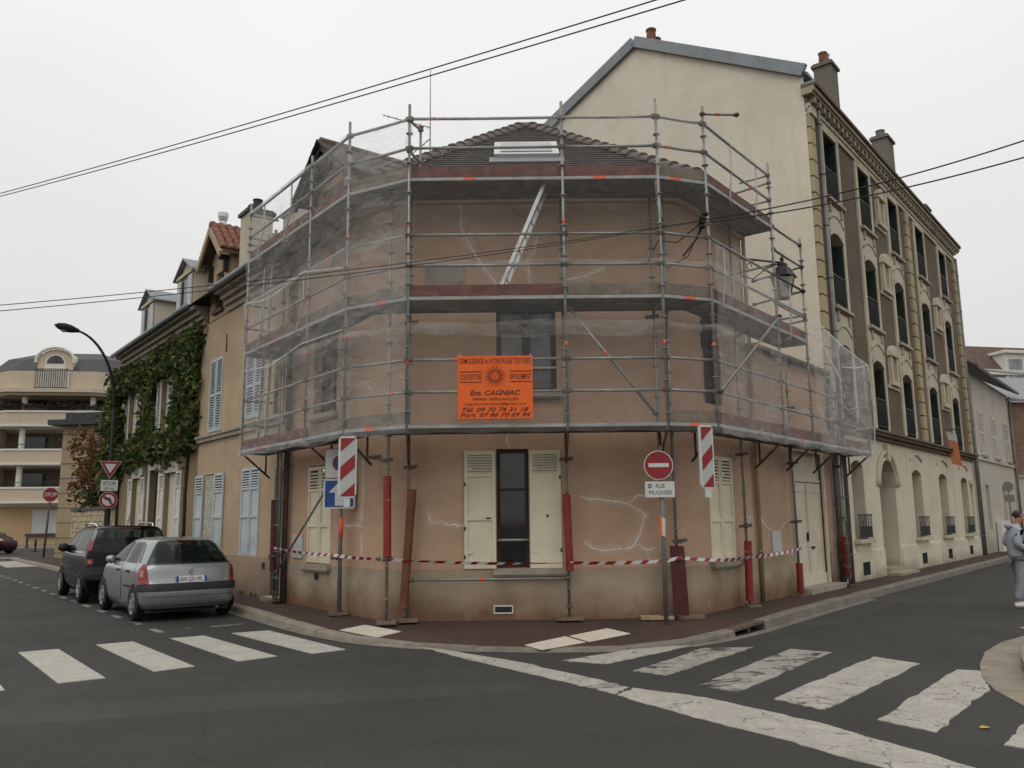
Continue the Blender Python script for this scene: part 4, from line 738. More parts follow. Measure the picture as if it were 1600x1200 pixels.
# ------------------------------------------------------------------ rubble garden wall past the houses
sw = empty('stone_wall', (A[0], A[1], 0), RZ_L, label='low rubble stone garden wall beyond the ochre house', cat='wall')
m = MB(); m.box((18.15, -.42, .05), (25.8, -.03, 2.15)); m.box((25.4, -8, .05), (25.77, -.42, 2.15)); m.build('core', 'mortar', sw); m = MB(); m.box((18.15, -.5, 2.15), (25.9, .05, 2.27)); m.box((25.35, -8, 2.15), (25.9, -.5, 2.27)); m.build('coping', 'slate', sw)
z = .08
while z < 2.1:
    h = random.uniform(.16, .26); h = min(h, 2.14-z); x = 18.2+random.uniform(0, .2)
    while x < 25.7:
        wd = min(random.uniform(.25, .6), 25.78-x); 
        if wd > .1: j = lambda: random.uniform(-.012, .012); m = MB(); m.prism([(x+.015+j(), -.03, z+.012+j()), (x+wd-.015+j(), -.03, z+.012+j()), (x+wd-.015+j(), -.03, z+h-.012+j()), (x+.015+j(), -.03, z+h-.012+j())], (0, random.uniform(.025, .055), 0)); m.build('stone', 'stone', sw)
        x += wd
    z += h
# ------------------------------------------------------------------ beige block outbuilding and trees behind the wall
ob = empty('flat_roofed_building', (-20.3, 40.0, 0), math.radians(-6), label='windowless beige block building with a flat grey roof behind the garden wall', cat='building')
m = MB(); m.box((-1.4, 0, 0), (6.0, 6, 6.35)); m.build('wall', 'block', ob); m = MB(); m.box((-1.9, -.5, 6.35), (6.5, 6.4, 6.6)); m.box((-1.2, -.2, 6.6), (6.2, 6, 6.95)); m.build('roof', 'slate', ob)
for k in range(9): MB().box((-1.41, -.015, .3+k*.7), (6.0, 0, .3+k*.7+.03)).build('course_joint', 'brown_render', ob)
def tree(name, loc, h, r, n, mat, label, size=.12, trunk_h=None, squash=1.):
    t = empty(name, loc, label=label, cat='tree'); th_ = trunk_h or h*.4; m = MB(); m.tube([(0, 0, 0), (.05, 0, th_*.6), (-.03, .04, th_), (.02, .05, h*.8)], [.12, .1, .08, .03], 8); m.build('trunk', 'bark', t, smooth=True); pts = []
    for k in range(9):
        a = random.uniform(0, 2*PI); e = V((math.cos(a)*r*.7, math.sin(a)*r*.7, random.uniform(th_, h*.9))); s_ = V((0, 0, th_*random.uniform(.7, 1.1))); MB().tube([s_, (s_+e)/2+(0, 0, .1), e], [.05, .035, .012], 5).build('limb', 'bark', t, smooth=True)
    for k in range(int(n/45)):
        a = rng.normal(size=3); a /= np.linalg.norm(a); q = a*r*random.uniform(.35, 1.)*np.array([1, 1, (h-th_)/2/r*1.05]); c = q+np.array([0, 0, th_*.75+(h-th_*.75)/2]); rr = random.uniform(.12, .3)
        pts.extend((rng.normal(size=(45, 3))*rr+c).tolist())
    leaf_cloud('crown', mat, pts, size, t); return t
tree('autumn_tree', (-16.8, 34.4, 0), 6.0, 1.55, 3600, 'leaf_autumn', 'small tree with rusty autumn leaves leaning over the garden wall', .10); tree('leafy_shrub', (-15.2, 33.2, 0), 3.7, 1.5, 4200, 'leaf_bush', 'dark green shrub behind the garden wall under the rusty tree', .11, 1.0)
# ------------------------------------------------------------------ apartment block across the side street
apt = empty('apartment_block', (-35.5, 64, 0), math.radians(8), label='cream apartment block with curved balconies and a dark mansard roof', cat='building')
X0, X1 = -3.9, 3.9                                       # projecting balcony bay
m = MB(); m.box((-13, 3.2, 0), (13, 14, 13.4)); m.build('wall', 'apt', apt); m = MB(); m.box((-5.2, 1.2, 0), (13, 3.19, 3.0)); m.box((-13, 1.8, 0), (-5.2, 3.19, 3.0)); m.build('base_wall', 'apt_base', apt)
m = MB(); m.box((-5.35, .95, 3.0), (13, 3.19, 3.5)); m.box((-13, 1.6, 3.0), (-5.35, 3.19, 3.5)); m.build('base_band', 'white_trim', apt); m = MB(); m.box((-13, 1.6, 3.5), (-4.6, 3.19, 13.4)); m.box((4.6, 1.4, 3.5), (6.0, 3.19, 11.4)); m.build('side_pier', 'apt', apt)
def bay(z, h, par, name, mat, o=0., t=.0):
    m = MB(); m.prism([(-4.6+t, 3.2, z), (-4.6+t, .9-o, z), (-3.3, -o, z), (3.0, -o, z), (4.6-t, .9-o, z), (4.6-t, 3.2, z)], (0, 0, h)); return m.build(name, mat, par)
for z in (3.35, 6.25, 9.2):
    bay(z-.12, .14, apt, 'balcony_slab', 'white_trim', .22); bay(z+.021, .95, apt, 'balcony_front', 'apt', .05); bay(z+.972, .14, apt, 'balcony_cap', 'white_trim', .12)
    r = MB()
    for a, b in (((-4.55, .8), (-3.3, -.05)), ((-3.3, -.05), (3.0, -.05)), ((3.0, -.05), (4.55, .8))):
        for k in range(int(np.linalg.norm(V(b)-V(a))/.18)): q = lerp(a, b, k*.18/np.linalg.norm(V(b)-V(a))); r.tube([(q[0], q[1], z+1.11), (q[0], q[1], z+1.45)], .015, 4)
        r.tube([(a[0], a[1], z+1.46), (b[0], b[1], z+1.46)], .025, 5)
    r.build('balcony_railing', 'iron', apt)
    for x in (-2.3, 2.7): MB().lathe([(.26, 0), (.22, .1), (.21, 1.55), (.25, 1.7)], 12, (x, .55, z+1.11)).build('column', 'white_trim', apt, smooth=True)
    MB().box((-4.5, 3.1, z+.02), (4.5, 3.18, z+2.6)).build('loggia_back', 'brown_render', apt); MB().box((-3.4, 3.0, z+.1), (-1.4, 3.09, z+2.3)).build('window', 'window_glass', apt); MB().box((.6, 3.0, z+.1), (2.6, 3.09, z+2.3)).build('window', 'window_glass', apt)
fl = []
for k in range(26): c = np.array([-4.2+k*.32, .1+max(0, abs(-4.2+k*.32+.1)-3.0)*.5, 10.65]); fl.extend((rng.normal(size=(40, 3))*np.array([.2, .14, .13])+c).tolist())
leaf_cloud('balcony_flowers', 'leaf_flower', fl, .10, apt)
bay(11.5, .2, apt, 'cornice', 'apt', .2); bay(11.7, .3, apt, 'cornice_top', 'apt', .5); bay(12.0, 1.42, apt, 'parapet', 'apt', -.1)
m = MB(); m.box((-13, 1.3, 11.5), (-4.7, 3.0, 12.0)); m.build('cornice', 'white_trim', apt); m = MB(); m.box((4.7, 1.1, 11.5), (13, 3.0, 12.0)); m.build('cornice', 'white_trim', apt)
r = MB()
for x in np.arange(-13, 13, .2): r.tube([(x, 1.9 if abs(x) < 4.5 else 2.6, 13.42), (x, 1.9 if abs(x) < 4.5 else 2.6, 13.9)], .02, 4)
r.box((-4.5, 1.85, 13.9), (4.5, 1.95, 13.96)); r.build('roof_railing', 'iron', apt)
r = MB()
for x in np.arange(-1.35, 1.0, .16): r.tube([(x, -.25, 12.1), (x, -.25, 13.5)], .025, 4)
r.box((-1.4, -.28, 13.5), (1.05, -.22, 13.56)); r.box((-1.4, -.28, 12.04), (1.05, -.22, 12.1)); r.build('window_guard', 'iron', apt); MB().box((-1.3, -.0, 12.02), (1.0, .06, 13.4)).build('french_window', 'white_trim', apt)
m = MB(); m.grid([[(-5.2, 1.2, 13.45), (-3.6, .5, 13.45), (3.0, .5, 13.45), (5.2, 1.2, 13.45), (13, 2.2, 13.45)], [(-4.6, 2.6, 14.75), (-3.0, 2.0, 14.75), (2.6, 2.0, 14.75), (4.4, 2.6, 14.75), (12, 3.4, 14.75)], [(-3.2, 5, 15.7), (-1.6, 4.6, 15.7), (1.6, 4.6, 15.7), (3.0, 5, 15.4), (11, 6, 15.2)], [(-3.2, 12, 15.7), (-1.6, 12, 15.7), (1.6, 12, 15.7), (3.0, 12, 15.4), (11, 12, 15.2)]]); m.poly([(-5.2, 1.2, 13.45), (-4.6, 2.6, 14.75), (-3.2, 5, 15.7), (-3.2, 12, 15.7), (-5.2, 12, 13.45)]); m.build('mansard_roof', 'slate', apt)
m = MB(); m.poly([(-13, 2.2, 13.45), (-5.0, 2.2, 13.45), (-4.6, 4, 14.5), (-13, 4, 14.5)]); m.poly([(-13, 4, 14.5), (-4.6, 4, 14.5), (-4.6, 12, 14.75), (-13, 12, 14.75)]); m.build('side_roof', 'zinc', apt)
m = MB(); m.box((-13, 2.0, 13.45), (13, 3.2, 13.6)); m.build('roof_gutter', 'white_trim', apt)
def round_dormer(x, y, z, w, h, par, deep=4):
    pr = [(x-w, y, z), (x+w, y, z), (x+w, y, z+h)]+[(x+w*math.cos(t), y, z+h+w*.75*math.sin(t)) for t in np.linspace(0, PI, 11)[1:-1]]+[(x-w, y, z+h)]
    d = MB().prism(pr, (0, deep, 0)).build('dormer', 'apt', par)
    arc = [(x+(w+.12)*math.cos(t), y-.12, z+h+(w*.75+.12)*math.sin(t)) for t in np.linspace(-.1, PI+.1, 12)]; MB().tube(arc, .12, 6).build('dormer_hood', 'white_trim', d)
    pr = [(x-w*.6, y-.03, z), (x+w*.6, y-.03, z), (x+w*.6, y-.03, z+h*.75)]+[(x+w*.6*math.cos(t), y-.03, z+h*.75+w*.6*math.sin(t)) for t in np.linspace(0, PI, 9)[1:-1]]+[(x-w*.6, y-.03, z+h*.75)]
    MB().prism(pr, (0, .02, 0)).build('dormer_window', 'white_trim', d); pr = [(x+w*.5*math.cos(t), y-.05, z+h*.8+w*.5*math.sin(t)) for t in np.linspace(0, PI, 9)]; MB().prism(pr, (0, .015, 0)).build('pane', 'window_glass', d)
round_dormer(-.35, .7, 13.45, 1.3, .85, apt); round_dormer(-7.6, 2.0, 13.45, 1.0, .7, apt); round_dormer(-10.8, 2.0, 13.45, .9, .7, apt)
for z in (3.6, 6.5, 9.2): 
    f = MB().box((6.4, 3.05, z+.5), (8.6, 3.19, z+2.6)).build('window', 'white_trim', apt); MB().box((6.5, 3.0, z+.6), (7.45, 3.04, z+2.5)).build('pane', 'window_glass', f); MB().box((7.55, 3.0, z+.6), (8.5, 3.04, z+2.5)).build('pane', 'window_glass', f)
MB().box((4.75, 1.25, 3.5), (5.05, 1.39, 11.4)).build('downpipe', 'white_trim', apt)
f = MB().box((-6.3+5.0, 1.05, .95), (1.3, 1.19, 2.75)).build('roller_shutter', 'shutter_grey', apt); MB().box((-1.7, .95, .75), (1.6, 1.19, .93)).build('sill', 'slate', f)
MB().box((-9.4, 1.75, 4.2), (-8.2, 1.85, 8.9)).build('window', 'window_glass', apt)

# ------------------------------------------------------------------ tall cream building, right street
cb = empty('tall_cream_building', (B[0], B[1], 0), RZ_R, label='tall five storey cream building with arched windows and a blank gable', cat='building')
C = Fac(cb, -1); C0, C1 = 7.06, 23.4
cols = [(8.08, 9.12), (10.92, 11.98), (13.92, 14.98), (17.2, 18.33), (20.6, 21.68)]; rows_ = [(3.95, 5.82, .16), (6.75, 8.68, .16), (9.55, 11.3, 0)]
gw = [(8.48, 9.44, 1.1, 3.0), (14.2, 15.3, 1.02, 2.98), (17.58, 18.75, 1.0, 2.98), (20.95, 22.05, .98, 2.96)]; doorh = (10.78, 12.3, .27, 3.12); smallw = (22.5, 22.95, 1.0, 2.75)
m = MB(); C.wall(m, C0, C1, .05, 3.7, gw+[(doorh[0], doorh[1], .2, 3.12), smallw], depth=.5); m.build('ground_floor_wall', 'cream', cb)
C.part('plinth', 'cream', C0-.002, doorh[0]-.1, -.01, .045, .05, .8); C.part('plinth', 'cream', doorh[1]+.1, C1+.002, -.01, .045, .05, .8)
uh = [(a, b, z0, z1) for a, b in cols for z0, z1, r in rows_]
m = MB(); C.wall(m, C0, C1, 3.7, 11.5, uh, depth=.3); m.build('upper_wall', 'brown_render', cb)
G = [(0, 12.42), (4.65, 15.0), (9.4, 12.6), (9.4, .05), (0, .05)]
for x_ in (C0, C1): MB().poly([C.p(x_, -i, z) for i, z in G]).build('gable_wall', 'cream_gable', cb)
m = MB(); m.prism([C.p(C0-.02, .12, 12.34), C.p(C1+.2, .12, 12.34), C.p(C1+.2, -4.65, 15.02), C.p(C0-.02, -4.65, 15.02)], (0, 0, .08)); m.prism([C.p(C0-.02, -9.7, 12.45), C.p(C1+.2, -9.7, 12.45), C.p(C1+.2, -4.65, 15.02), C.p(C0-.02, -4.65, 15.02)], (0, 0, .08)); m.build('roof', 'zinc', cb)
for a, b in (((.05, 12.46), (-4.65, 15.06)), ((-4.65, 15.06), (-9.6, 12.5))):
    m = MB(); m.bar(C.p(C0-.06, a[0], a[1]), C.p(C0-.06, b[0], b[1]), .12, .30); m.build('verge_flashing', 'zinc', cb)
# cornice with modillions
zz = 11.42
for o, h, mt in ((.06, .13, 'cream_trim'), (.10, .08, 'cream_trim')): C.part('frieze_band', mt, C0-.0, C1, -.02, o, zz, zz+h); zz += h
C.part('frieze', 'brown_render', C0, C1, -.02, .05, zz, zz+.19)
for k in range(46): x = C0+.12+k*(C1-C0-.2)/46; C.part('modillion', 'cornice_stone', x, x+.14, .05, .20, zz+.03, zz+.19)
zz += .19
for o, h, mt in ((.22, .06, 'cornice_stone'), (.27, .11, 'cornice_stone'), (.33, .08, 'brown_render'), (.29, .05, 'zinc')): C.part('cornice', mt, C0-.10, C1+.1, -.05, o, zz, zz+h); zz += h
m = MB(); C.box(m, C0, C1, -.02, .10, 3.62, 3.72); C.box(m, C0, C1, -.02, .2, 3.72, 3.80); C.box(m, C0, C1, -.02, .26, 3.80, 3.86); m.build('string_course', 'brown_render', cb)
def arch_piece(x0, x1, z, rise, o0, o1, top, mat, name='arch', n=10):
    m = MB(); c = (x0+x1)/2; w = (x1-x0)/2; R = (w*w+rise*rise)/(2*rise); arc = []
    for k in range(n+1): x = x0+(x1-x0)*k/n; arc.append((x, z-rise+(math.sqrt(max(R*R-(x-c)**2, 0))-(R-rise))))
    for k in range(n): (xa, za), (xb, zb) = arc[k], arc[k+1]; m.poly([C.p(xa, o1, za), C.p(xb, o1, zb), C.p(xb, o1, top), C.p(xa, o1, top)]); m.poly([C.p(xa, o1, za), C.p(xb, o1, zb), C.p(xb, o0, zb), C.p(xa, o0, za)])
    return m.build(name, mat, cb)
def hood(x0, x1, z, rise, o, r=.045, name='hood_mould', mat='cream_trim', ell=False):
    c = (x0+x1)/2; w = (x1-x0)/2; MB().tube([C.p(c-w*math.cos(t), o, z+rise*math.sin(t)) for t in np.linspace(0, PI, 15)] if ell else [C.p(x0+(x1-x0)*k/10, o, z+rise*(1-((x0+(x1-x0)*k/10-c)/w)**2)) for k in range(11)], r, 6).build(name, mat, cb, smooth=True)
for ci, (a, b) in enumerate(cols):
    C.part('jamb_strip', 'cream_trim', a-.22, a, -.01, .05, 3.87, 11.42); C.part('jamb_strip', 'cream_trim', b, b+.18, -.01, .05, 3.87, 11.42)
    for ri, (z0, z1, rise) in enumerate(rows_):
        nz = rows_[ri+1][0] if ri < 2 else 11.42
        C.part('spandrel_panel', 'cream_trim', a, b, -.01, .065, z1 if not rise else z1+.001, nz)
        if rise:
            arch_piece(a, b, z1, rise, -.2, .062, z1+.01, 'cream_trim'); hood(a-.04, b+.04, z1+.26, .2, .06, .03, mat='cornice_stone')
            for x in (a+.02, b-.16): C.part('bracket', 'cornice_stone', x, x+.11, .05, .11, nz-.38, nz-.15)
        if ri > 0:
            C.part('sill', 'cornice_stone', a-.14, b+.14, .0, .15, z0-.10, z0-.02); C.part('sill_moulding', 'brown_render', a-.11, b+.11, .0, .11, z0-.15, z0-.10)
        C.part('folded_shutter', 'shutter_green', b-.075, b-.005, -.29, .03, z0+.02, z1-rise-.02); C.part('folded_shutter', 'shutter_green', a+.005, a+.05, -.29, -.02, z0+.02, z1-rise-.02)
        C.part('jamb_lining', 'cream_trim', b-.03, b-.001, .035, .069, z0+.5, z1-rise-.1)
        w = C.part('window', 'white_trim', a+.05, b-.08, -.29, -.26, z0, z1); C.part('pane', 'window_glass', a+.1, (a+b)/2-.03, -.26, -.25, z0+.1, z1-.1, parent=w); C.part('pane', 'window_glass', (a+b)/2+.03, b-.12, -.26, -.25, z0+.1, z1-.1, parent=w)
        r = MB(); C.box(r, a+.02, b-.02, .02, .045, z0+.80, z0+.83); C.box(r, a+.02, b-.02, .02, .045, z0+.06, z0+.08)
        for k in range(11): x = a+.05+(b-a-.1)*k/10; r.tube([C.p(x, .03, z0+.07), C.p(x, .05, z0+.25), C.p(x, .035, z0+.5), C.p(x, .03, z0+.81)], .008, 5)
        for k in range(5): x = a+.1+(b-a-.2)*(k+.5)/5; r.tube([C.p(x+.07*math.cos(t), .035, z0+.62+.1*math.sin(t)) for t in np.linspace(0, 2*PI, 9)], .007, 4, caps=False)
        r.build('railing', 'iron', cb)
# brown panels' ornament: small aedicules between the columns
for x, z in ((12.97, 9.0), (12.97, 6.25), (19.5, 6.25), (12.97, 11.0), (19.5, 9.0)):
    w_ = .42; o = C.part('ornament', 'cream_trim', x-w_, x+w_, 0, .12, z-.95, z-.82); C.part('ornament_pilaster', 'cream_trim', x-w_+.05, x-w_+.2, 0, .1, z-.82, z-.1, parent=o); C.part('ornament_pilaster', 'cream_trim', x+w_-.2, x+w_-.05, 0, .1, z-.82, z-.1, parent=o)
    C.part('ornament_niche', 'yellow_stone', x-.2, x+.2, 0, .05, z-.82, z-.1, parent=o); m = MB(); m.prism([C.p(x-w_, 0, z-.1), C.p(x+w_, 0, z-.1), C.p(x+w_*.8, 0, z+.08), C.p(x+.12, 0, z+.22), C.p(x-.12, 0, z+.22), C.p(x-w_*.8, 0, z+.08)], V(C.p(0, .14, 0))); m.build('ornament_pediment', 'cream_trim', o)
    C.part('panel_frame', 'cream_trim', x-w_-.12, x+w_+.12, 0, .04, z-1.05, z-.95, parent=o)
# rusticated strips
for x0, x1 in ((C0+.0, C0+.36), (15.82, 16.34), (22.95, C1)):
    z = 3.88; k = 0
    while z < 11.3: C.part('rusticated_block', 'yellow_stone', x0+.012, x1-.012, 0, .085, z+.018, min(z+.40, 11.45)); z += .42; k += 1
C.part('strip_cap', 'cream_trim', C0, C0+.42, 0, .13, 11.36, 11.5); C.pipe(7.62, .12, .1, 11.9, 'pipe_grey', .055, 9); C.pipe(23.42, .1, .1, 11.6, 'pipe_grey', .05, 8)
# ground floor openings
for i, (a, b, z0, z1) in enumerate(gw):
    arch_piece(a, b, z1, .14, -.5, .002, z1+.005, 'cream'); hood(a-.12, b+.12, z1+.28, .18, .02, .035, mat='cream'); w = C.part('window', 'white_trim', a, b, -.5, -.46, z0, z1); C.part('pane', 'window_glass', a+.08, b-.08, -.46, -.45, z0+.08, z1-.1, parent=w)
    C.part('sill', 'cream_trim', a-.12, b+.12, -.1, .16, z0-.1, z0); C.part('sill_apron', 'cream', a-.04, b+.04, 0, .05, z0-.32, z0-.1)
    r = MB(); C.box(r, a-.05, b+.05, .10, .13, z0+.55, z0+.59); C.box(r, a-.05, b+.05, .10, .13, z0+.03, z0+.06)
    for k in range(8): x = a+(b-a)*k/7; r.tube([C.p(x, .115, z0+.03), C.p(x, .115, z0+.57)], .010, 5)
    C.box(r, a, b, .105, .112, z0+.06, z0+.30); r.build('railing', 'iron', cb); C.part('vent_hole', 'gully', a+.25, a+.82, .035, .046, .24, .55)
w = C.part('window', 'white_trim', smallw[0], smallw[1], -.4, -.36, smallw[2], smallw[3]); C.part('lintel', 'cream_trim', smallw[0]-.1, smallw[1]+.1, 0, .05, 2.75, 2.9)
arch_piece(doorh[0], doorh[1], 3.12, .72, -.5, .002, 3.125, 'cream'); hood(doorh[0]-.2, doorh[1]+.2, 2.42, .92, .03, .06, 'door_arch', ell=True); hood(doorh[0]-.04, doorh[1]+.04, 2.40, .76, .02, .045, 'door_arch', ell=True); C.part('keystone', 'cream_trim', 11.42, 11.66, 0, .12, 3.1, 3.55); C.part('door', 'dark_wood', doorh[0], doorh[1], -.5, -.44, .27, 3.12)
m = MB(); C.box(m, doorh[0]-.1, doorh[1]+.1, -.5, .42, .05, .20); C.box(m, doorh[0], doorh[1], -.5, .1, .20, .30); m.build('door_step', 'concrete_sill', cb)
chimney(cb, 10.95, 11.55, .45, .95, 12.3, 14.6, 'chimney_grey', ((11.1, .7, .14, .34, 'clay'), (11.4, .7, .11, .42, 'zinc')), 'chimney_grey')
chimney(cb, 16.7, 17.5, .45, .95, 12.3, 14.45, 'chimney_grey', ((16.9, .7, .17, .22, 'chimney_grey'), (17.3, .7, .17, .22, 'chimney_grey')), 'chimney_grey'); chimney(cb, 22.0, 22.7, .5, 1.0, 12.4, 13.5, 'chimney_grey', (), 'chimney_grey')
chimney(cb, 7.9, 8.7, 4.3, 4.8, 14.5, 15.12, 'slate', ((7.85, 4.55, .16, .55, 'clay'), (8.15, 4.55, .15, .4, 'clay'), (8.42, 4.55, .14, .25, 'clay')), 'slate')
# banner hanging on it
bn = MB(); bf = lambda u, v: C.p(18.95+.06*math.sin(v*5+u*2), .08+.30*u+.10*v, 4.45-1.1*v-.12*u); bn.grid([[bf(u, v) for u in np.linspace(0, 1, 6)] for v in np.linspace(0, .25, 4)], 0); bn.grid([[bf(u, v) for u in np.linspace(0, 1, 6)] for v in np.linspace(.25, 1, 9)], 1)
flat('banner_orange', (.62, .22, .10), .8); be = empty('hanging_banner', PR(18.95, .3, 3.4), label='orange and white cloth banner hanging from the tall cream building', cat='banner')
bn2 = MB(); bn2.v = [tuple(np.array(WM['tall_cream_building'])[:3, :3] @ V(p)+np.array(WM['tall_cream_building'])[:3, 3]) for p in bn.v]; bn2.f = bn.f; bn2.m = bn.m; bn2.build('cloth', ['sign_white', 'banner_orange'], be, world=True, smooth=True)
mm = MB(); mm.tube([PR(18.95, .05, 4.5), PR(18.95, .5, 4.48)], .015, 6); mm.build('rod', 'iron', be, world=True)
# ------------------------------------------------------------------ white house further down, brick house, distant mansard building
wh = empty('white_house', (B[0], B[1], 0), RZ_R, label='two storey off white house with closed louvred shutters beyond the tall building', cat='house')
Wf = Fac(wh, -1); W0, W1 = 23.5, 33.2
m = MB(); Wf.wall(m, W0, W1, .05, 7.2, [(25.6, 26.3, 1.0, 2.8), (29.4, 30.1, 1.0, 2.8)], depth=.3); m.build('wall', 'white_render', wh); m = MB(); m.prism([Wf.p(W0, .5, 7.2), Wf.p(W1+.2, .5, 7.2), Wf.p(W1+.2, -4, 9.8), Wf.p(W0, -4, 9.8)], (0, 0, .12)); m.build('roof', 'slate', wh)
Wf.part('string_course', 'white_render', W0, W1, 0, .07, 3.75, 3.9); Wf.part('low_wall_box', 'white_trim', 27.0, 29.0, .03, .2, .05, 1.35); Wf.pipe(23.75, .1, .1, 7.1, brackets=5); Wf.pipe(W1-.1, .1, .1, 7.1, brackets=5)
for a, b in ((25.3, 26.2), (28.2, 29.1), (31.2, 32.3)):
    c = (a+b)/2; Wf.shutter(a, c-.01, 4.0, 5.78, .005, 'shutter_white', 4.1, 5.7, .07, (4.9,)); Wf.shutter(c+.01, b, 4.0, 5.78, .005, 'shutter_white', 4.1, 5.7, .07, (4.9,)); Wf.sill(a-.05, b+.05, 3.99)
for a, b in ((25.6, 26.3), (29.4, 30.1)): Wf.part('blind', 'white_render', a, b, -.3, -.26, 1.0, 2.8)
bq = B+dR*33.3; bh = empty('brick_house', (bq[0], bq[1], 0), math.radians(8), label='brown brick house with a pale ground floor at the far right', cat='house')
m = MB(); m.box((.0, 0, 3.4), (9, 6, 6.9)); bw = m.build('brick_wall', 'brick', bh); m = MB(); m.box((0, -.03, .05), (9, 6, 3.38)); m.build('ground_wall', 'white_render', bh); MB().box((.0, -.1, 3.3), (9, 0, 3.45)).build('band', 'concrete_sill', bh)
m = MB(); m.prism([(-.2, -.3, 6.9), (9.2, -.3, 6.9), (9.2, 3.5, 8.6), (-.2, 3.5, 8.6)], (0, 0, .12)); m.build('roof', 'zinc', bh); w = MB().box((1.1, -.08, .9), (2.1, -.04, 2.6)).build('window', 'white_trim', bh); MB().box((1.18, -.10, 1.0), (2.02, -.085, 2.5)).build('pane', 'window_glass', w)
bk = MB()
for r in range(46):
    for k in range(12): x = .02+k*.24+(r % 2)*.12; bk.box((x, -.012, 3.47+r*.074), (x+.225, .0, 3.47+r*.074+.062))
bk.build('bricks', 'brick', bh, kind='stuff')
ms = empty('mansard_building', (36.0, 56.0, 0), math.radians(12), label='distant cream building with a brown mansard roof above the brick house', cat='building')
m = MB(); m.box((-6, 0, 0), (14, 8, 10.8)); m.build('wall', 'apt', ms); MB().box((-6.2, -.3, 10.8), (14.2, 8, 11.15)).build('cornice', 'white_trim', ms); m = MB(); m.poly([(-6, 0, 11.15), (14, 0, 11.15), (13, 1.6, 13.1), (-5, 1.6, 13.1)]); m.poly([(-6, 0, 11.15), (-5, 1.6, 13.1), (-5, 7, 13.1), (-6, 8, 11.15)]); m.poly([(-5, 1.6, 13.1), (13, 1.6, 13.1), (13, 7, 13.6), (-5, 7, 13.6)]); m.build('mansard_roof', 'red_roof', ms)
for x in (-2.2,): d = MB().box((x-.8, -.2, 9.6), (x+.8, 1.8, 12.3)).build('dormer', 'white_trim', ms); MB().box((x-.5, -.26, 8.8), (x+.5, -.21, 10.4)).build('pane', 'bright_glass', d); MB().box((x-.5, -.27, 10.6), (x+.5, -.21, 11.9)).build('pane', 'bright_glass', d); MB().box((x-.95, -.4, 12.3), (x+.95, 1.8, 12.5)).build('dormer_cap', 'white_trim', d)
round_dormer(3.0, -.1, 11.1, 1.3, 1.2, ms); r = MB()
for x in np.arange(.8, 2.4, .2): r.tube([(x, -.5, 9.3), (x, -.5, 10.5)], .03, 4)
r.box((.7, -.55, 10.5), (2.5, -.45, 10.58)); r.build('balcony_railing', 'iron', ms)
zh = empty('zinc_shed', (31.5, 47.5, 0), math.radians(20), label='low zinc roof in front of the distant mansard building', cat='building'); m = MB(); m.box((0, 0, 0), (9, 5, 9.2)); m.build('wall', 'white_render', zh); MB().prism([(-.2, -.3, 9.2), (9.2, -.3, 9.2), (9.2, 5, 10.6), (-.2, 5, 10.6)], (0, 0, .1)).build('roof', 'zinc', zh)

# ------------------------------------------------------------------ scaffold
scaf = empty('scaffold', (0, 13.0, 0), label='galvanised tube scaffold with three decks wrapped round the pink house', cat='scaffold')
def S(mb, name, mat, par=None, smooth=False): return mb.build(name, mat, par or scaf, world=True, smooth=smooth)
OUT = {'L3': PL(4.6, .75, 0), 'L2': PL(1.55, .75, 0), 'L1': PL(.05, .75, 0), 'F1': (-1.6, 12.6, 0), 'F2': (.84, 12.6, 0), 'F3': (2.36, 12.6, 0), 'R1': PR(-.35, .72, 0), 'R2': PR(2.4, .72, 0), 'R3': PR(3.9, .72, 0), 'R4': PR(5.4, .72, 0), 'R5': PR(7.6, .72, 0)}
INN = {'L3': PL(4.6, .15, 0), 'L2': PL(1.55, .15, 0), 'L1': (-2.27, 13.42, 0), 'F1': (-1.66, 13.35, 0), 'F2': (.85, 13.35, 0), 'F3': (2.34, 13.35, 0), 'R1': (2.86, 13.36, 0), 'R2': PR(2.4, .15, 0), 'R3': PR(3.9, .15, 0), 'R4': PR(5.4, .15, 0), 'R5': PR(7.6, .15, 0)}
ORD = ['L3', 'L2', 'L1', 'F1', 'F2', 'F3', 'R1', 'R2', 'R3', 'R4', 'R5']
TOP = {'L3': 8.3, 'L2': 8.25, 'L1': 8.3, 'F1': 8.3, 'F2': 8.32, 'F3': 8.35, 'R1': 8.35, 'R2': 8.3, 'R3': 7.2, 'R4': 4.6, 'R5': 5.1}
DECKS = [(3.1, 'L3', 'R5'), (5.1, 'L3', 'R3'), (7.05, 'L3', 'R2')]
def z_(p, z): return (p[0], p[1], z)
ros_me = MB().lathe([(.028, -.012), (.058, -.006), (.058, .006), (.028, .012)], 8).mesh('rosette', 'galv')
def upright(p, z0, z1, dark=False, step=.5, ph=0.):
    o = S(MB().tube([z_(p, z0), z_(p, z1)], .0245, 8), 'upright', 'galv' if not dark else 'rust_steel', smooth=True); z = z0+.25+ph
    while z < z1-.22: obj('rosette', ros_me, o, loc=(p[0], p[1]-13.0, z)); z += step
    S(MB().tube([z_(p, z1-.16), z_(p, z1)], .019, 8), 'spigot', 'rust_steel', o, True); return o
def mark(par, p, q, t, ln=.1, r=.027): a, b = V(p), V(q); d = (b-a)/np.linalg.norm(b-a); c = lerp(a, b, t); S(MB().tube([c-d*ln/2, c+d*ln/2], r, 8), 'orange_mark', 'orange_mark', par, True)
for k in ORD:
    u = upright(OUT[k], 2.98, TOP[k], ph=random.uniform(0, .1)); mark(u, z_(OUT[k], 3), z_(OUT[k], TOP[k]), random.choice((.2, .25, .3)), .07)
    if k in ('F1', 'F2', 'R1', 'L1'): mark(u, z_(OUT[k], 3), z_(OUT[k], TOP[k]), .62, .07)
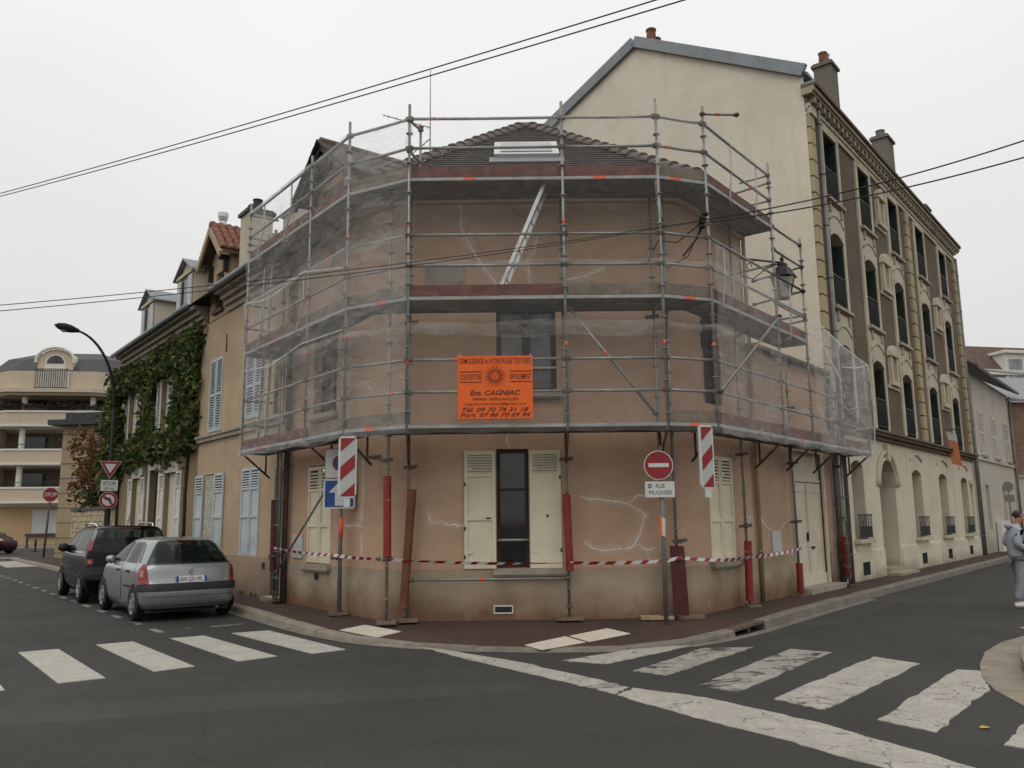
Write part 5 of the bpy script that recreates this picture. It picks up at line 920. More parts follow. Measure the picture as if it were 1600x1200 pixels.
INNER = [('L', PL(-.44, .22, 0), 7.1), ('L', PL(1.2, .22, 0), 7.1), ('L', PL(4.02, .22, 0), 7.0), ('F', PF(-1.66, .25, 0), 7.1), ('F', PF(.85, .25, 0), 7.1), ('F', PF(2.34, .25, 0), 7.1), ('F', PF(2.55, .25, 0), 7.1), ('R', PR(1.68, .2, 0), 7.1), ('R', PR(4.1, .2, 0), 4.6), ('R', PR(6.9, .2, 0), 4.9), ('L', PL(3.8, .25, 0), 5.6), ('R', PR(6.65, .35, 0), 3.3)]
for _, p, zt in INNER:
    u = upright(p, .22, zt, ph=random.uniform(0, .2)); S(MB().tube([z_(p, .15), z_(p, .45)], .017, 8), 'jack_screw', 'rust_steel', u, True); S(MB().box((p[0]-.075, p[1]-.075, .172), (p[0]+.075, p[1]+.075, .18)), 'base_plate', 'rust_steel', u)
    S(MB().lathe([(.02, 0), (.05, .01), (.05, .035), (.02, .045)], 8, (p[0], p[1], .3)), 'jack_nut', 'rust_steel', u)
def rail(p, q, mat='galv', r=.024, over=.0, marks=()):
    a, b = V(p), V(q); d = (b-a)/np.linalg.norm(b-a); a, b = a-d*over, b+d*over; mid = (a+b)/2-(0, 0, .006)
    o = S(MB().tube([a, mid, b], r, 8), 'rail', mat, smooth=True)
    for t in (0, 1): c = lerp(p, q, t); S(MB().lathe([(.035, -.035), (.045, -.02), (.045, .02), (.035, .035)], 8, tuple(c+d*(.03 if t == 0 else -.03))), 'wedge_head', 'rust_steel', o)
    for t in marks: mark(o, p, q, t, .09)
    return o
def span(a, b): i, j = ORD.index(a), ORD.index(b); return [(ORD[k], ORD[k+1]) for k in range(i, j)]
for zd, a, b in DECKS:
    for i, (k, l) in enumerate(span(a, b)):
        p, q, pi_, qi = V(OUT[k]), V(OUT[l]), V(INN[k]), V(INN[l])
        for h in (.5, 1.0):
            if zd == 3.1 and l == 'R5' and h > .9: continue
            rail(z_(p, zd+h), z_(q, zd+h), marks=(random.uniform(.1, .9),) if random.random() < .35 else ())
        # deck boards, three side by side
        for j in range(3):
            t0, t1 = j/3+.012, (j+1)/3-.012; c = [lerp(p, pi_, t0), lerp(q, qi, t0), lerp(q, qi, t1), lerp(p, pi_, t1)]; e = (V(q)-V(p)); e = e/np.linalg.norm(e)*.02
            c = [c[0]+e, c[1]-e, c[2]-e, c[3]+e]; m = MB(); m.prism([z_(x, zd-.06) for x in c], (0, 0, .06)); d = S(m, 'deck_board', 'deck_steel' if (i+j) % 3 else 'toe_grey')
        S(MB().bar(z_(p, zd-.03), z_(q, zd-.03), .03, .05), 'deck_ledger', 'deck_edge'); S(MB().bar(z_(pi_, zd-.05), z_(qi, zd-.05), .03, .05), 'deck_ledger', 'deck_steel')
        if zd < 4 and k in ('F1', 'F2'): continue
        mt = {(5.1, 'F1'): 'toe_red', (5.1, 'F2'): 'toe_grey', (5.1, 'F3'): 'toe_grey', (5.1, 'L1'): 'toe_grey', (3.1, 'L1'): 'toe_grey', (3.1, 'F3'): 'toe_grey', (7.05, 'L1'): 'toe_grey', (5.1, 'L2'): 'toe_grey', (3.1, 'L2'): 'toe_grey', (7.05, 'F3'): 'toe_grey'}.get((zd, k), 'toe_red')
        inn = (pi_-p)/np.linalg.norm(pi_-p)*.045; S(MB().bar(z_(p+inn, zd+.105), z_(q+inn, zd+.105+random.uniform(-.01, .015)), .03, .17), 'toe_board', mt)
        if random.random() < .5: mp = lerp(p, q, random.uniform(.3, .7)); dd = (q-p)/np.linalg.norm(q-p); S(MB().bar(z_(mp-dd*.1, zd-.03), z_(mp+dd*.1, zd-.03), .034, .045), 'orange_mark', 'orange_mark')
    for k in [a]+[l for _, l in span(a, b)]:
        S(MB().tube([z_(OUT[k], zd-.07), z_(INN[k], zd-.07)], .024, 8), 'transom', 'galv', smooth=True)
        for h in (.5, 1.0):
            if k in (a, b): S(MB().tube([z_(OUT[k], zd+h), z_(INN[k], zd+h)], .022, 8), 'end_rail', 'galv', smooth=True)
for k in ORD: 
    p, q = V(OUT[k]), V(INN[k]); S(MB().tube([z_(lerp(p, q, .08), 3.0), z_(q, 2.55)], .022, 8), 'bracket', 'rust_steel', smooth=True); S(MB().tube([z_(lerp(p, q, .85), 2.6), z_(lerp(p, q, .85), 3.0)], .02, 6), 'bracket_post', 'rust_steel', smooth=True)
# braces and loose tubes
for p, q in ((z_((.86, 12.75), 5.0), z_((2.2, 12.75), 3.25)), (PR(2.3, .80, 5.28), PR(-.35, .80, 3.6)), (PL(3.78, .27, .72), PL(1.5, .27, 2.35)), (PF(-1.6, .29, .75), PF(.83, .29, .75)), (z_(OUT['R1'], 8.22), tuple(V(z_(OUT['R1'], 8.24))+(.62, .2, .06))), (z_(OUT['F1'], 8.03), (-1.5, 13.3, 8.2)), (z_(OUT['F1'], 7.5), (-1.5, 13.3, 7.62)), (z_(OUT['R2'], 7.9), PR(2.4, -.1, 7.86)), (z_(OUT['R2'], 7.3), PR(2.4, -.1, 7.2)), ((-1.5, 13.3, 7.1), (-1.5, 13.3, 8.25)), (z_(OUT['R2'], 6.3), PR(2.4, -.4, 6.25)), (z_(OUT['R3'], 6.6), PR(3.9, -.3, 6.5)), (z_(OUT['R3'], 6.1), PR(3.9, -.3, 6.0)), (z_(OUT['R3'], 5.5), PR(3.9, -.3, 5.45)), (z_(OUT['L3'], 7.4), PL(4.6, -.3, 7.4))):
    o = S(MB().tube([p, q], .0225, 8), 'brace', 'galv', smooth=True); mark(o, p, q, .45, .07)
    for e in (p, q): S(MB().lathe([(.03, -.03), (.05, -.015), (.05, .015), (.03, .03)], 7, e), 'swivel_clamp', 'rust_steel', o)
for zr in (6.6, 7.15): rail(z_(OUT['R2'], zr-1.0+.0 if False else zr-1.05), z_(OUT['R3'], zr-1.05))
rail(z_(OUT['R2'], 7.05), z_(OUT['R3'], 7.05)); rail(z_(OUT['R2'], 6.6), z_(OUT['R3'], 6.6)); rail(z_(OUT['R4'], 4.1), z_(OUT['R5'], 3.6))
for (a, b, t, z) in (('R1', 'R2', .38, 7.05), ('R1', 'R2', .78, 7.05), ('R1', 'R2', .2, 5.1), ('L3', 'L2', .25, 7.05), ('L3', 'L2', .7, 7.05), ('L3', 'L2', .93, 5.1), ('L3', 'L2', .3, 5.1), ('R2', 'R3', .5, 5.1)):
    p = lerp(OUT[a], OUT[b], t); d = V(OUT[b])-V(OUT[a]); d = d/np.linalg.norm(d); o = np.array([d[1], -d[0], 0]); S(MB().tube([z_(p, z+1.0), z_(p, z+.45), z_(p-d*.25+o*.05, z-.1), z_(p-d*.08, z-.14)], .016, 6), 'guard_post', 'galv_light', smooth=True)
for p in ((-2.2, 13.3, 2.66), (-1.63, 13.35, 2.5), (-1.63, 13.33, 4.85), (2.3, 13.3, 4.9), (2.6, 13.3, 1.3), (.85, 13.33, 2.6), PL(-.42, .25, 2.6), PL(-.42, .25, 1.08), PL(1.2, .25, 1.05), PR(1.68, .2, 1.5), PR(1.68, .2, 2.75), PR(4.1, .2, 1.55), PR(4.1, .2, 2.7), PR(6.9, .2, 1.6), PR(6.9, .2, 2.75), PL(4.0, .24, 1.0), PR(1.68, .2, 4.9), PR(4.1, .2, 3.8)):
    m = MB(); m.lathe([(.03, -.03), (.05, -.02), (.05, .02), (.03, .03)], 8, p); m.bar((p[0]-.11, p[1], p[2]), (p[0]+.11, p[1], p[2]+.02), .05, .05); m.bar((p[0]+.02, p[1]-.02, p[2]), (p[0]+.06, p[1]+.1, p[2]), .025, .025); S(m, 'clamp', 'rust_steel')
# ------------------------------------------------------------------ debris netting
net = empty('debris_netting', (0, 12.5, 3.0), label='pale translucent debris netting stretched over the scaffold', cat='netting')
def net_panel(keys, ztop, zbot, off, seed, mat='net', amp=.03):
    P = [V(OUT[k]) for k in keys]; r_ = np.random.default_rng(seed); rows = []; cs = []
    for i in range(len(P)-1):
        n = max(4, int(np.linalg.norm(P[i+1]-P[i])/.14)); 
        for k in range(n+(1 if i == len(P)-2 else 0)):
            t = k/n; d = P[i+1]-P[i]; d = d/np.linalg.norm(d); o = np.array([d[1], -d[0], 0]); cs.append((lerp(P[i], P[i+1], t)+o*off, o, t, i))
    ph = r_.random(8)*6.28
    for j in range(37):
        v = j/36; row = []
        for ci, (c, o, t, i) in enumerate(cs):
            zt = ztop if not callable(ztop) else ztop(i+t); zb = zbot if not callable(zbot) else zbot(i+t); u = ci*.14
            sag = math.sin(PI*t)*.04; wv = amp*(math.sin(u*2.1+v*5+ph[0])*.5+math.sin(u*5.3-v*11+ph[1])*.35+math.sin(u*.9+v*17+ph[2])*.4+math.sin(u*9+v*3+ph[3])*.25)
            z = zt+(zb-zt)*v-(sag if v < .02 else 0)+.015*math.sin(u*7+ph[4])*(v > .98); q = c+o*(abs(wv)+.005); row.append((q[0], q[1], z))
        rows.append(row)
    m = MB(); m.grid(rows); m.build('net_panel', mat, net, world=True, smooth=True)
net_panel(['L3', 'L2', 'L1', 'F1'], 8.06, 2.96, .035, 1, 'net_side'); net_panel(['F1', 'F2', 'F3'], 8.06, 2.97, .03, 2, amp=.02); net_panel(['F3', 'R1', 'R2'], 8.06, 2.95, .035, 3)
net_panel(['L3', 'L2', 'L1', 'F1'], 6.2, 4.4, .06, 4, amp=.05); net_panel(['R1', 'R2'], 6.0, 2.93, .06, 5, 'net_side', amp=.05); net_panel(['R2', 'R3', 'R4', 'R5'], lambda x: 6.0-.3*x, 2.95, .05, 6, 'net_side', amp=.06); net_panel(['R3', 'R4', 'R5'], lambda x: 5.5-.2*x, 2.9, .09, 7, 'net_side', amp=.08)
for keys, zz, hh in ((['L3', 'L2', 'L1', 'F1'], 4.62, .10), (['F1', 'F2', 'F3'], 4.58, .20), (['F3', 'R1', 'R2'], 4.60, .10), (['L3', 'L2', 'L1', 'F1'], 6.02, .14), (['F1', 'F2', 'F3'], 5.63, .07), (['F3', 'R1', 'R2'], 5.6, .12), (['L3', 'L2', 'L1', 'F1', 'F2', 'F3', 'R1', 'R2'], 8.02, .06), (['L3', 'L2', 'L1'], 3.0, .10), (['R1', 'R2', 'R3'], 3.0, .10)):
    P = [V(OUT[k]) for k in keys]; rows = [[], [], []]; u = 0
    for i in range(len(P)-1):
        d = P[i+1]-P[i]; L_ = np.linalg.norm(d); d = d/L_; o = np.array([d[1], -d[0], 0]); n = max(6, int(L_/.09))
        for k in range(n+(i == len(P)-2)):
            t = k/n; u += .09; dz = -.025*math.sin(PI*t)+.008*math.sin(u*3.1)+.004*math.sin(u*8.7); h = hh*(1.1+.25*math.sin(u*1.3+zz)+.12*math.sin(u*4.1)); c = lerp(P[i], P[i+1], t)+o*.075
            for j, (a, w_) in enumerate(((.5, 0), (0, .02), (-.5, 0))): q = c+o*(w_+.01*math.sin(u*9+j)); rows[j].append((q[0], q[1], zz+dz+h*a))
    m = MB(); m.grid(rows); m.build('net_fold', 'net_fold', net, world=True, smooth=True)
for pts in ([PR(3.9, .8, 5.62), PR(5.6, .86, 5.25), PR(7.6, .82, 5.08)], [PR(3.9, .82, 5.6), PR(4.6, .88, 4.9), PR(5.3, .9, 4.45)], [PR(7.6, .82, 5.08), PR(6.4, .9, 4.85), PR(5.5, .9, 4.75)], [PR(7.6, .82, 5.08), PR(7.72, .86, 4.2), PR(7.62, .82, 3.0)], [PL(4.62, .8, 8.06), PL(3.2, .82, 8.03), PL(1.55, .8, 8.06)], [PL(4.6, .82, 6.1), PL(3.2, .86, 5.9), PL(1.6, .84, 6.05), PL(.05, .8, 5.75)], [PL(4.6, .82, 4.7), PL(3.0, .88, 4.55), PL(1.6, .84, 4.75), PL(.05, .8, 4.72)]):
    m = MB(); fine_ = [lerp(pts[q], pts[q+1], t) for q in range(len(pts)-1) for t in np.linspace(0, 1, 9)[:-1]]+[V(pts[-1])]; m.tube(fine_, [.008+.009*abs(math.sin(q*1.7)) for q in range(len(fine_))], 5); m.build('net_hem', 'net_hem', net, world=True, smooth=True)
for k in ('F3', 'R1', 'R2', 'L1', 'F1'):                  # bunched ties down the poles
    p = V(OUT[k]); zt = random.uniform(7.7, 8.1); zl = random.uniform(.7, 1.6) if k == 'F3' else .5; pts = [(p[0]+.035*math.sin(t*7), p[1]-.05-.02*math.sin(t*5), zt-zl*t) for t in np.linspace(0, 1, 12)]; m = MB(); m.tube(pts, [.02+.02*abs(math.sin(t*9)) for t in np.linspace(0, 1, 12)], 6); m.build('net_tie', 'net_fold', net, world=True, smooth=True)
# ------------------------------------------------------------------ advertising board
bd = empty('advertising_board', (-.255, 12.52, 3.17), label='orange roofing firm board with dark lettering and a sun emblem', cat='sign board')
BW, BH = 1.14, .965
MB().box((-BW/2, -.006, 0), (BW/2, .006, BH)).build('panel', 'board_orange', bd)
def text_mesh(body, w, h, bold=.0, shear=0.0):
    cu = bpy.data.curves.new('lettering', 'FONT'); cu.body = body; cu.size = 1; cu.align_x = 'CENTER'; cu.offset = bold; cu.shear = shear; cu.resolution_u = 3
    o = bpy.data.objects.new('lettering_tmp', cu); TS = bpy.data.scenes.new('lettering_tmp'); TS.collection.objects.link(o); vl = TS.view_layers[0]; vl.update(); me = bpy.data.meshes.new_from_object(o.evaluated_get(vl.depsgraph)); bpy.data.objects.remove(o); bpy.data.curves.remove(cu); bpy.data.scenes.remove(TS)
    n = len(me.vertices); v = np.empty(n*3); me.vertices.foreach_get('co', v); v = v.reshape(-1, 3); lo, hi = v.min(0), v.max(0); c = (lo+hi)/2; k = np.array([w/(hi[0]-lo[0]), h/(hi[1]-lo[1])])
    x = (v[:, 0]-c[0])*k[0]; z = (v[:, 1]-c[1])*k[1]; out = np.stack([x, np.zeros(n), z], 1); me.vertices.foreach_set('co', out.ravel()); me.materials.clear(); me.update(); return me
def letter(parent, body, x, z, w, h, mat, y=-.0085, bold=.01, shear=0., rot=None, name='lettering'):
    me = text_mesh(body, w, h, bold, shear); me.materials.append(MATS[mat]); return obj(name, me, parent, loc=(x, y, z), rot=rot)
letter(bd, 'DEMOUSSAGE et HYDROFUGE TOITURES', 0, .885, 1.08, .085, 'ink_red', bold=.007)
letter(bd, 'COUVERTURE', -.37, .64, .335, .085, 'ink_red', bold=.007); letter(bd, 'RAVALEMENT', .385, .645, .325, .085, 'ink_red', bold=.007)
letter(bd, 'Ent. CAGNIAC', .0, .395, .76, .078, 'ink_dark', bold=.022, shear=.25); letter(bd, '78000 VERSAILLES', .0, .297, .70, .042, 'ink_dark', bold=.008); letter(bd, 'cagniacrenovation@gmail.com', 0, .222, .93, .056, 'ink_dark', bold=.0)
letter(bd, 'Tél. 09 70 74 31 18', 0, .138, 1.0, .068, 'ink_dark', bold=.016, shear=.35); letter(bd, 'Port. 07 86 70 69 94', 0, .058, 1.06, .064, 'ink_dark', bold=.016, shear=.35)
for x0, x1, z in ((-.535, -.205, .72), (-.535, -.205, .56), (.225, .555, .725), (.225, .555, .565)): MB().box((x0, -.010, z-.006), (x1, -.0075, z+.006)).build('rule', 'ink_red', bd)
em = MB(); cz = .65
for k in range(28):
    a = 2*PI*k/28+.05; wob = .0 if k % 2 else .06; pts = []
    r1 = .185 if k % 2 == 0 else .165; L_ = []; R__ = []
    for t in np.linspace(0, 1, 6):
        r = .074+(r1-.074)*t; aa = a+wob*math.sin(t*6)*.8; w_ = .0055*(1-t)+.0012; L_.append((r*math.cos(aa)-w_*math.sin(aa), -.0095, cz+r*math.sin(aa)+w_*math.cos(aa))); R__.append((r*math.cos(aa)+w_*math.sin(aa), -.0095, cz+r*math.sin(aa)-w_*math.cos(aa)))
    em.grid([L_, R__])
ring = [(math.cos(t), math.sin(t)) for t in np.linspace(0, 2*PI, 25)]; em.grid([[(x*.062, -.0095, cz+z*.062) for x, z in ring], [(x*.055, -.0095, cz+z*.055) for x, z in ring]])
em.box((-.036, -.011, cz+.012), (-.010, -.009, cz+.020)); em.box((.010, -.011, cz+.012), (.036, -.009, cz+.020)); em.box((-.004, -.011, cz-.012), (.004, -.009, cz+.012)); em.poly([(-.018, -.0095, cz-.024), (0, -.0095, cz-.019), (.018, -.0095, cz-.024), (0, -.0095, cz-.034)]); em.build('sun_emblem', 'ink_red', bd)
for x in (-.54, .54): MB().tube([(x, -.01, .94), (x, .06, 1.0)], .006, 5).build('tie', 'sign_white', bd)
# ------------------------------------------------------------------ ladders
def ladder(name, p, q, width_dir, label, w=.36, mat='alu'):
    p, q = V(p), V(q); e = empty(name, tuple(p), label=label, cat='ladder'); wd = V(width_dir)/np.linalg.norm(width_dir)
    for s_ in (-1, 1): MB().bar(p+wd*w/2*s_, q+wd*w/2*s_, .06, .025, up=wd).build('stile', mat, e, world=True)
    n = int(np.linalg.norm(q-p)/.26)
    for k in range(n): c = lerp(p, q, (k+.5)/n); MB().tube([c-wd*w/2, c+wd*w/2], .014, 6).build('rung', mat, e, world=True)
ladder('ladder', (-.22, 12.95, 5.1), (.60, 12.95, 7.05), (.12, 1, 0), 'aluminium ladder leaning between the middle and top decks of the scaffold')
ladder('ladder', PL(4.45, .45, 5.1), PL(4.15, .45, 7.6), (dL[0], dL[1], 0), 'aluminium ladder standing at the left end of the scaffold above the blue shutters', .4); ladder('ladder', PL(4.5, .40, 3.1), PL(4.3, .40, 5.3), (dL[0], dL[1], 0), 'aluminium ladder on the lowest deck at the left end of the scaffold', .4)
# ------------------------------------------------------------------ plastic sleeves, timber blocks
def sleeve(p0, p1, mat, label, r=.062, ribs=True):
    p0, p1 = V(p0), V(p1); m = MB(); n = int(np.linalg.norm(p1-p0)/.02); pts = []; rr = []
    for k in range(n+1):
        t = k/n; c = lerp(p0, p1, t); pts.append(c); rr.append(r*(1+(.045 if k % 2 else -.02) if ribs else 1+.04*math.sin(k*.7)))
    m.tube(pts, rr, 14); solo(m, 'pole_sleeve', mat, tuple(p0), smooth=not ribs, label=label, cat='pole sleeve', group='plastic sleeves on the scaffold poles')
sleeve(PL(-.45, .22, 1.12), PL(-.42, .22, 2.35), 'plastic_red', 'tall bright red ribbed sleeve on the pole left of the rust brown one'); sleeve(PF(-1.72, .27, .33), PF(-1.60, .27, 2.15), 'plastic_rust', 'long rust brown sleeve tilted on the front left scaffold pole', .068)
sleeve(PF(.87, .27, .86), PF(.84, .27, 2.05), 'plastic_red', 'red ribbed sleeve on the pole beside the open cream shutter'); sleeve(PR(1.66, .21, .24), PR(1.72, .21, 1.25), 'plastic_red', 'red ribbed sleeve near the ground below the closed right street shutters', .066)
sleeve(PR(4.1, .21, .2), PR(4.1, .21, .76), 'plastic_red', 'shortest red sleeve at the foot of the pole before the cream door', .064); sleeve(PR(6.95, .23, .3), PR(6.88, .23, 1.2), 'plastic_red', 'red sleeve at the far right pole beside the tall cream building', .075, False)
sleeve(PL(4.05, .24, .72), PL(4.08, .24, 2.1), 'plastic_maroon', 'dark red sleeve at the left end pole next to the grey door'); 
m = MB(); m.prism([PF(2.47, .33, .17), PF(2.70, .30, .17), PF(2.66, .30, 1.22), PF(2.44, .33, 1.23)], (0, .06, 0)); solo(m, 'leaning_board', 'plastic_maroon', PF(2.68, .28, .15), label='flat maroon board stood against the poles behind the no entry post', cat='board')
def block(p, w, d, h, rz, label): solo(MB().box((-w/2, -d/2, 0), (w/2, d/2, h)), 'timber_block', 'timber' if 'pale new' in label else 'timber_dirty', p, world=False, rz=rz, label=label, cat='timber block', group='timber blocks under the scaffold feet')
for p, w, rz, lab in ((PL(-.44, .22, PAV), .30, .1, 'timber block under the pole with the tall red ribbed sleeve'), (PF(-1.66, .27, PAV), .3, .2, 'timber block under the pole with the rust brown sleeve'), (PF(.85, .25, PAV), .42, 0, 'timber block under the pole beside the open cream shutter'), (PF(2.2, .27, PAV), .5, .05, 'pale new timber block just left of the no entry post'), (PF(2.72, .25, PAV), .42, .35, 'timber block under the maroon board right of the no entry post'),
        (PR(1.68, .22, PAV), .32, RZ_R-.3, 'timber block under the pole below the right street shutters'), (PR(4.1, .2, PAV), .4, RZ_R, 'timber block under the pole before the cream door'), (PR(6.9, .2, PAV), .3, RZ_R, 'timber block under the far right scaffold pole'), (PL(1.2, .22, PAV), .3, .3, 'timber block under the pole behind the one way sign'), (PL(4.02, .22, PAV), .32, RZ_L, 'timber block under the left end pole by the grey door')): block(p, w, .2, .05, rz, lab)
# ------------------------------------------------------------------ barrier tape
tpts = [PL(4.02, .3, 1.18), PL(1.2, .3, 1.10), PL(-.44, .3, 1.09), PF(-1.63, .35, 1.05), PF(.86, .33, .99), PF(2.34, .33, 1.0), PF(2.58, .34, 1.05), PR(.35, .3, .985), PR(1.7, .28, .98), PR(4.1, .28, 1.04)]
tm_ = MB(); u = 0; prev = None
for i in range(len(tpts)-1):
    a, b = V(tpts[i]), V(tpts[i+1]); L_ = np.linalg.norm(b-a); n = max(4, int(L_/.05))
    for k in range(n):
        seg = []
        for kk in (k, k+1):
            t = kk/n; c = lerp(a, b, t); c[2] -= .03*L_/3*math.sin(PI*t); tw = .55*math.sin((u+kk*.05)*1.9)+(1.1 if i == 3 else .1); h = .022*abs(math.cos(tw))+.005; d = (b-a)/L_; o = np.array([d[1], -d[0], 0]); s_ = .02*math.sin(tw); seg.append((c+(0, 0, h)+o*s_+d*.03, c-(0, 0, h)-o*s_-d*.03))
        tm_.poly([seg[0][0], seg[1][0], seg[1][1], seg[0][1]], int((u+k*.05)/.13) % 2)
    u += n*.05
solo(tm_, 'barrier_tape', ['sign_red', 'sign_white'], PF(0, .3, .9), label='red and white striped barrier tape strung between the scaffold poles', cat='barrier tape')
# ------------------------------------------------------------------ road signs
def disc(mb, x, z, r, y, n=28, mi=0, th=.004): mb.prism([(x+r*math.cos(t), y, z+r*math.sin(t)) for t in np.linspace(0, 2*PI, n, endpoint=False)], (0, th, 0), mi); return mb
def rrect(x0, x1, z0, z1, r, y, n=5):
    pts = []
    for cx, cz, a0 in ((x1-r, z0+r, -PI/2), (x1-r, z1-r, 0), (x0+r, z1-r, PI/2), (x0+r, z0+r, PI)):
        for k in range(n+1): a = a0+PI/2*k/n; pts.append((cx+r*math.cos(a), y, cz+r*math.sin(a)))
    return pts
ne = empty('no_entry_sign', (2.26, 12.86, PAV-.02), label='red no entry disc above a street name plate on a grey post', cat='road sign')
MB().tube([(0, 0, 0), (0.01, .0, 2.66)], .036, 12).build('post', 'pipe_grey', ne, smooth=True); d_ = disc(MB(), -.035, 2.36, .225, -.055).build('disc', 'sign_white', ne); disc(MB(), -.035, 2.36, .21, -.061).build('red_field', 'sign_red', d_); MB().box((-.19, -.0665, 2.33), (.12, -.063, 2.39)).build('white_bar', 'sign_white', d_)
n_ = MB().prism(rrect(-.255, .20, 1.87, 2.115, .015, -.058), (0, .01, 0)).build('street_plate', 'sign_grey', ne); MB().prism(rrect(-.248, .193, 1.877, 2.108, .012, -.0605), (0, .003, 0)).build('plate_face', 'sign_white', n_); letter(n_, 'RUE', -.02, 2.045, .14, .062, 'sign_black', -.062, .004); letter(n_, 'MUGNIER', -.02, 1.945, .35, .066, 'sign_black', -.062, .0)
cr = MB(); cr.poly([(-.21, -.0635, 2.075), (-.15, -.0635, 2.075), (-.15, -.0635, 2.03), (-.18, -.0635, 2.005), (-.21, -.0635, 2.03)]); cr.build('crest', 'sign_blue', n_); cr = MB(); cr.box((-.196, -.0655, 2.03), (-.164, -.0640, 2.06)); cr.build('crest_shield', 'sign_grey', n_)
nl = empty('notice', (2.24, 12.80, 1.38), label='small orange and white notice tied to the no entry post', cat='notice'); MB().box((-.03, -.005, 0), (.0, .0, .31)).build('orange_sheet', 'board_orange', nl); MB().prism([(.003, -.003, .02), (.05, .015, .0), (.055, .01, .27), (.003, -.003, .30)], (0, .002, 0)).build('white_sheet', 'sign_white', nl)
ow = empty('one_way_sign', (-2.93, 14.38, PAV-.02), label='grey post carrying a no parking plate above a blue one way arrow plate', cat='road sign')
MB().tube([(0, 0, 0), (-.02, .0, 2.86)], .036, 12).build('post', 'pipe_grey', ow, smooth=True); MB().tube([(.0, -.005, 1.3), (.0, -.005, 1.62)], .0375, 12).build('orange_mark', 'orange_mark', ow, smooth=True)
p_ = MB().prism(rrect(-.29, .14, 2.29, 2.80, .03, -.06), (0, .01, 0)).build('no_parking_plate', 'sign_red', ow); MB().prism(rrect(-.278, .128, 2.302, 2.788, .025, -.064), (0, .003, 0)).build('plate_face', 'sign_white', p_); disc(MB(), -.02, 2.55, .135, -.068).build('red_ring', 'sign_red', p_); disc(MB(), -.02, 2.55, .105, -.0735).build('blue_field', 'sign_blue', p_); MB().bar((-.1, -.0775, 2.63), (.06, -.0775, 2.47), .006, .028, up=(1, 0, 1)).build('red_bar', 'sign_red', p_)
p_ = MB().prism(rrect(-.30, .24, 1.78, 2.28, .04, -.06), (0, .01, 0)).build('one_way_plate', 'sign_white', ow); MB().prism(rrect(-.272, .212, 1.808, 2.252, .02, -.064), (0, .003, 0)).build('blue_field', 'sign_blue', p_); MB().prism([(-.10, -.068, 1.83), (.04, -.068, 1.83), (.04, -.068, 2.05), (.15, -.068, 2.05), (-.03, -.068, 2.235), (-.21, -.068, 2.05), (-.10, -.068, 2.05)], (0, .003, 0)).build('arrow', 'sign_white', p_)
def warning(x, y, z, w, h, label, lean=0., rz=0.):
    e = empty('warning_panel', (x, y, z), rz, label=label, cat='warning panel', group='red and white hazard panels hung on the scaffold'); t = .045
    prof = [(-w/2, 0, h*.07), (-w/2+.04, 0, 0), (w/2-.04, 0, 0), (w/2, 0, h*.07), (w/2, 0, h-.05), (w/2-.03, 0, h), (-w/2+.03, 0, h), (-w/2, 0, h-.05)]; MB().prism(prof, (0, t, 0)).build('shell', 'sign_white', e)
    x0, x1, z0, z1 = -w/2+.035, w/2-.022, .03, h-.03; MB().box((x0, -.004, z0), (x1, -.0005, z1)).build('white_face', 'sign_grey', e); wd = x1-x0; st = .2125
    for k in range(-2, 6):
        zb = z0+.2375+k*.45; poly = [(x0, zb), (x1, zb+.2), (x1, zb+.2+st), (x0, zb+st)]
        out = [p for p in poly]
        def clip(ps, lim, up):
            r = []
            for i in range(len(ps)):
                a, b = ps[i], ps[(i+1) % len(ps)]; ina = (a[1] <= lim) if up else (a[1] >= lim); inb = (b[1] <= lim) if up else (b[1] >= lim)
                if ina: r.append(a)
                if ina != inb: t_ = (lim-a[1])/(b[1]-a[1]); r.append((a[0]+(b[0]-a[0])*t_, lim))
            return r
        out = clip(clip(out, z1, True), z0, False)
        if len(out) > 2: MB().prism([(a, -.007, b) for a, b in out], (0, .002, 0)).build('red_stripe', 'sign_red', e)
    MB().box((-.05, .0, -.13), (.05, .03, -.005)).build('foot', 'sign_white', e)
warning(-2.575, 13.02, 2.02, .285, .96, 'red and white hazard panel in front of the one way sign'); warning(2.95, 12.72, 2.09, .235, .97, 'red and white hazard panel right of the no entry sign', rz=.25)

# ------------------------------------------------------------------ street lamp with its signs, stop sign, bollards
lp = empty('street_lamp', (-12.02, 25.0, PAV), label='dark curved street lamp rising beside the creeper', cat='street lamp')
m = MB(); arm = [(0, 0, 0), (0, 0, .8), (.01, 0, .82), (.01, 0, 4.6)]; m.lathe([(.13, 0), (.13, .05), (.09, .1), (.085, 2.3), (.06, 2.4), (.05, 5.0)], 12); m.build('pole', 'pole_dark', lp, smooth=True)
ap = []
for t in np.linspace(0, 1, 16): r = 1.32*(1-math.cos(t*PI/2*.92)); ap.append((nL[0]*r, nL[1]*r, 4.95+2.35*math.sin(t*PI/2*.92)*.98))
MB().tube(ap, [.05-.018*k/15 for k in range(16)], 10).build('arm', 'pole_dark', lp, smooth=True)
e_ = V(ap[-1]); hd = np.array([nL[0], nL[1], .16]); hd = hd/np.linalg.norm(hd); m = MB(); m.tube([e_-hd*.05, e_+hd*.06, e_+hd*.18, e_+hd*.36, e_+hd*.52, e_+hd*.62], [.05, .085, .12, .13, .09, .02], 12); h_ = m.build('lamp_head', 'pole_dark', lp, smooth=True)
m = MB(); m.tube([e_+hd*.2-(0, 0, .05), e_+hd*.36-(0, 0, .065), e_+hd*.5-(0, 0, .04)], [.05, .095, .04], 10); m.build('lamp_cover', 'lamp_glass', h_, smooth=True)
def face_cam(x, y): return math.atan2(y, x)-PI/2
rzs = face_cam(-12.02, 25.0)*1.0
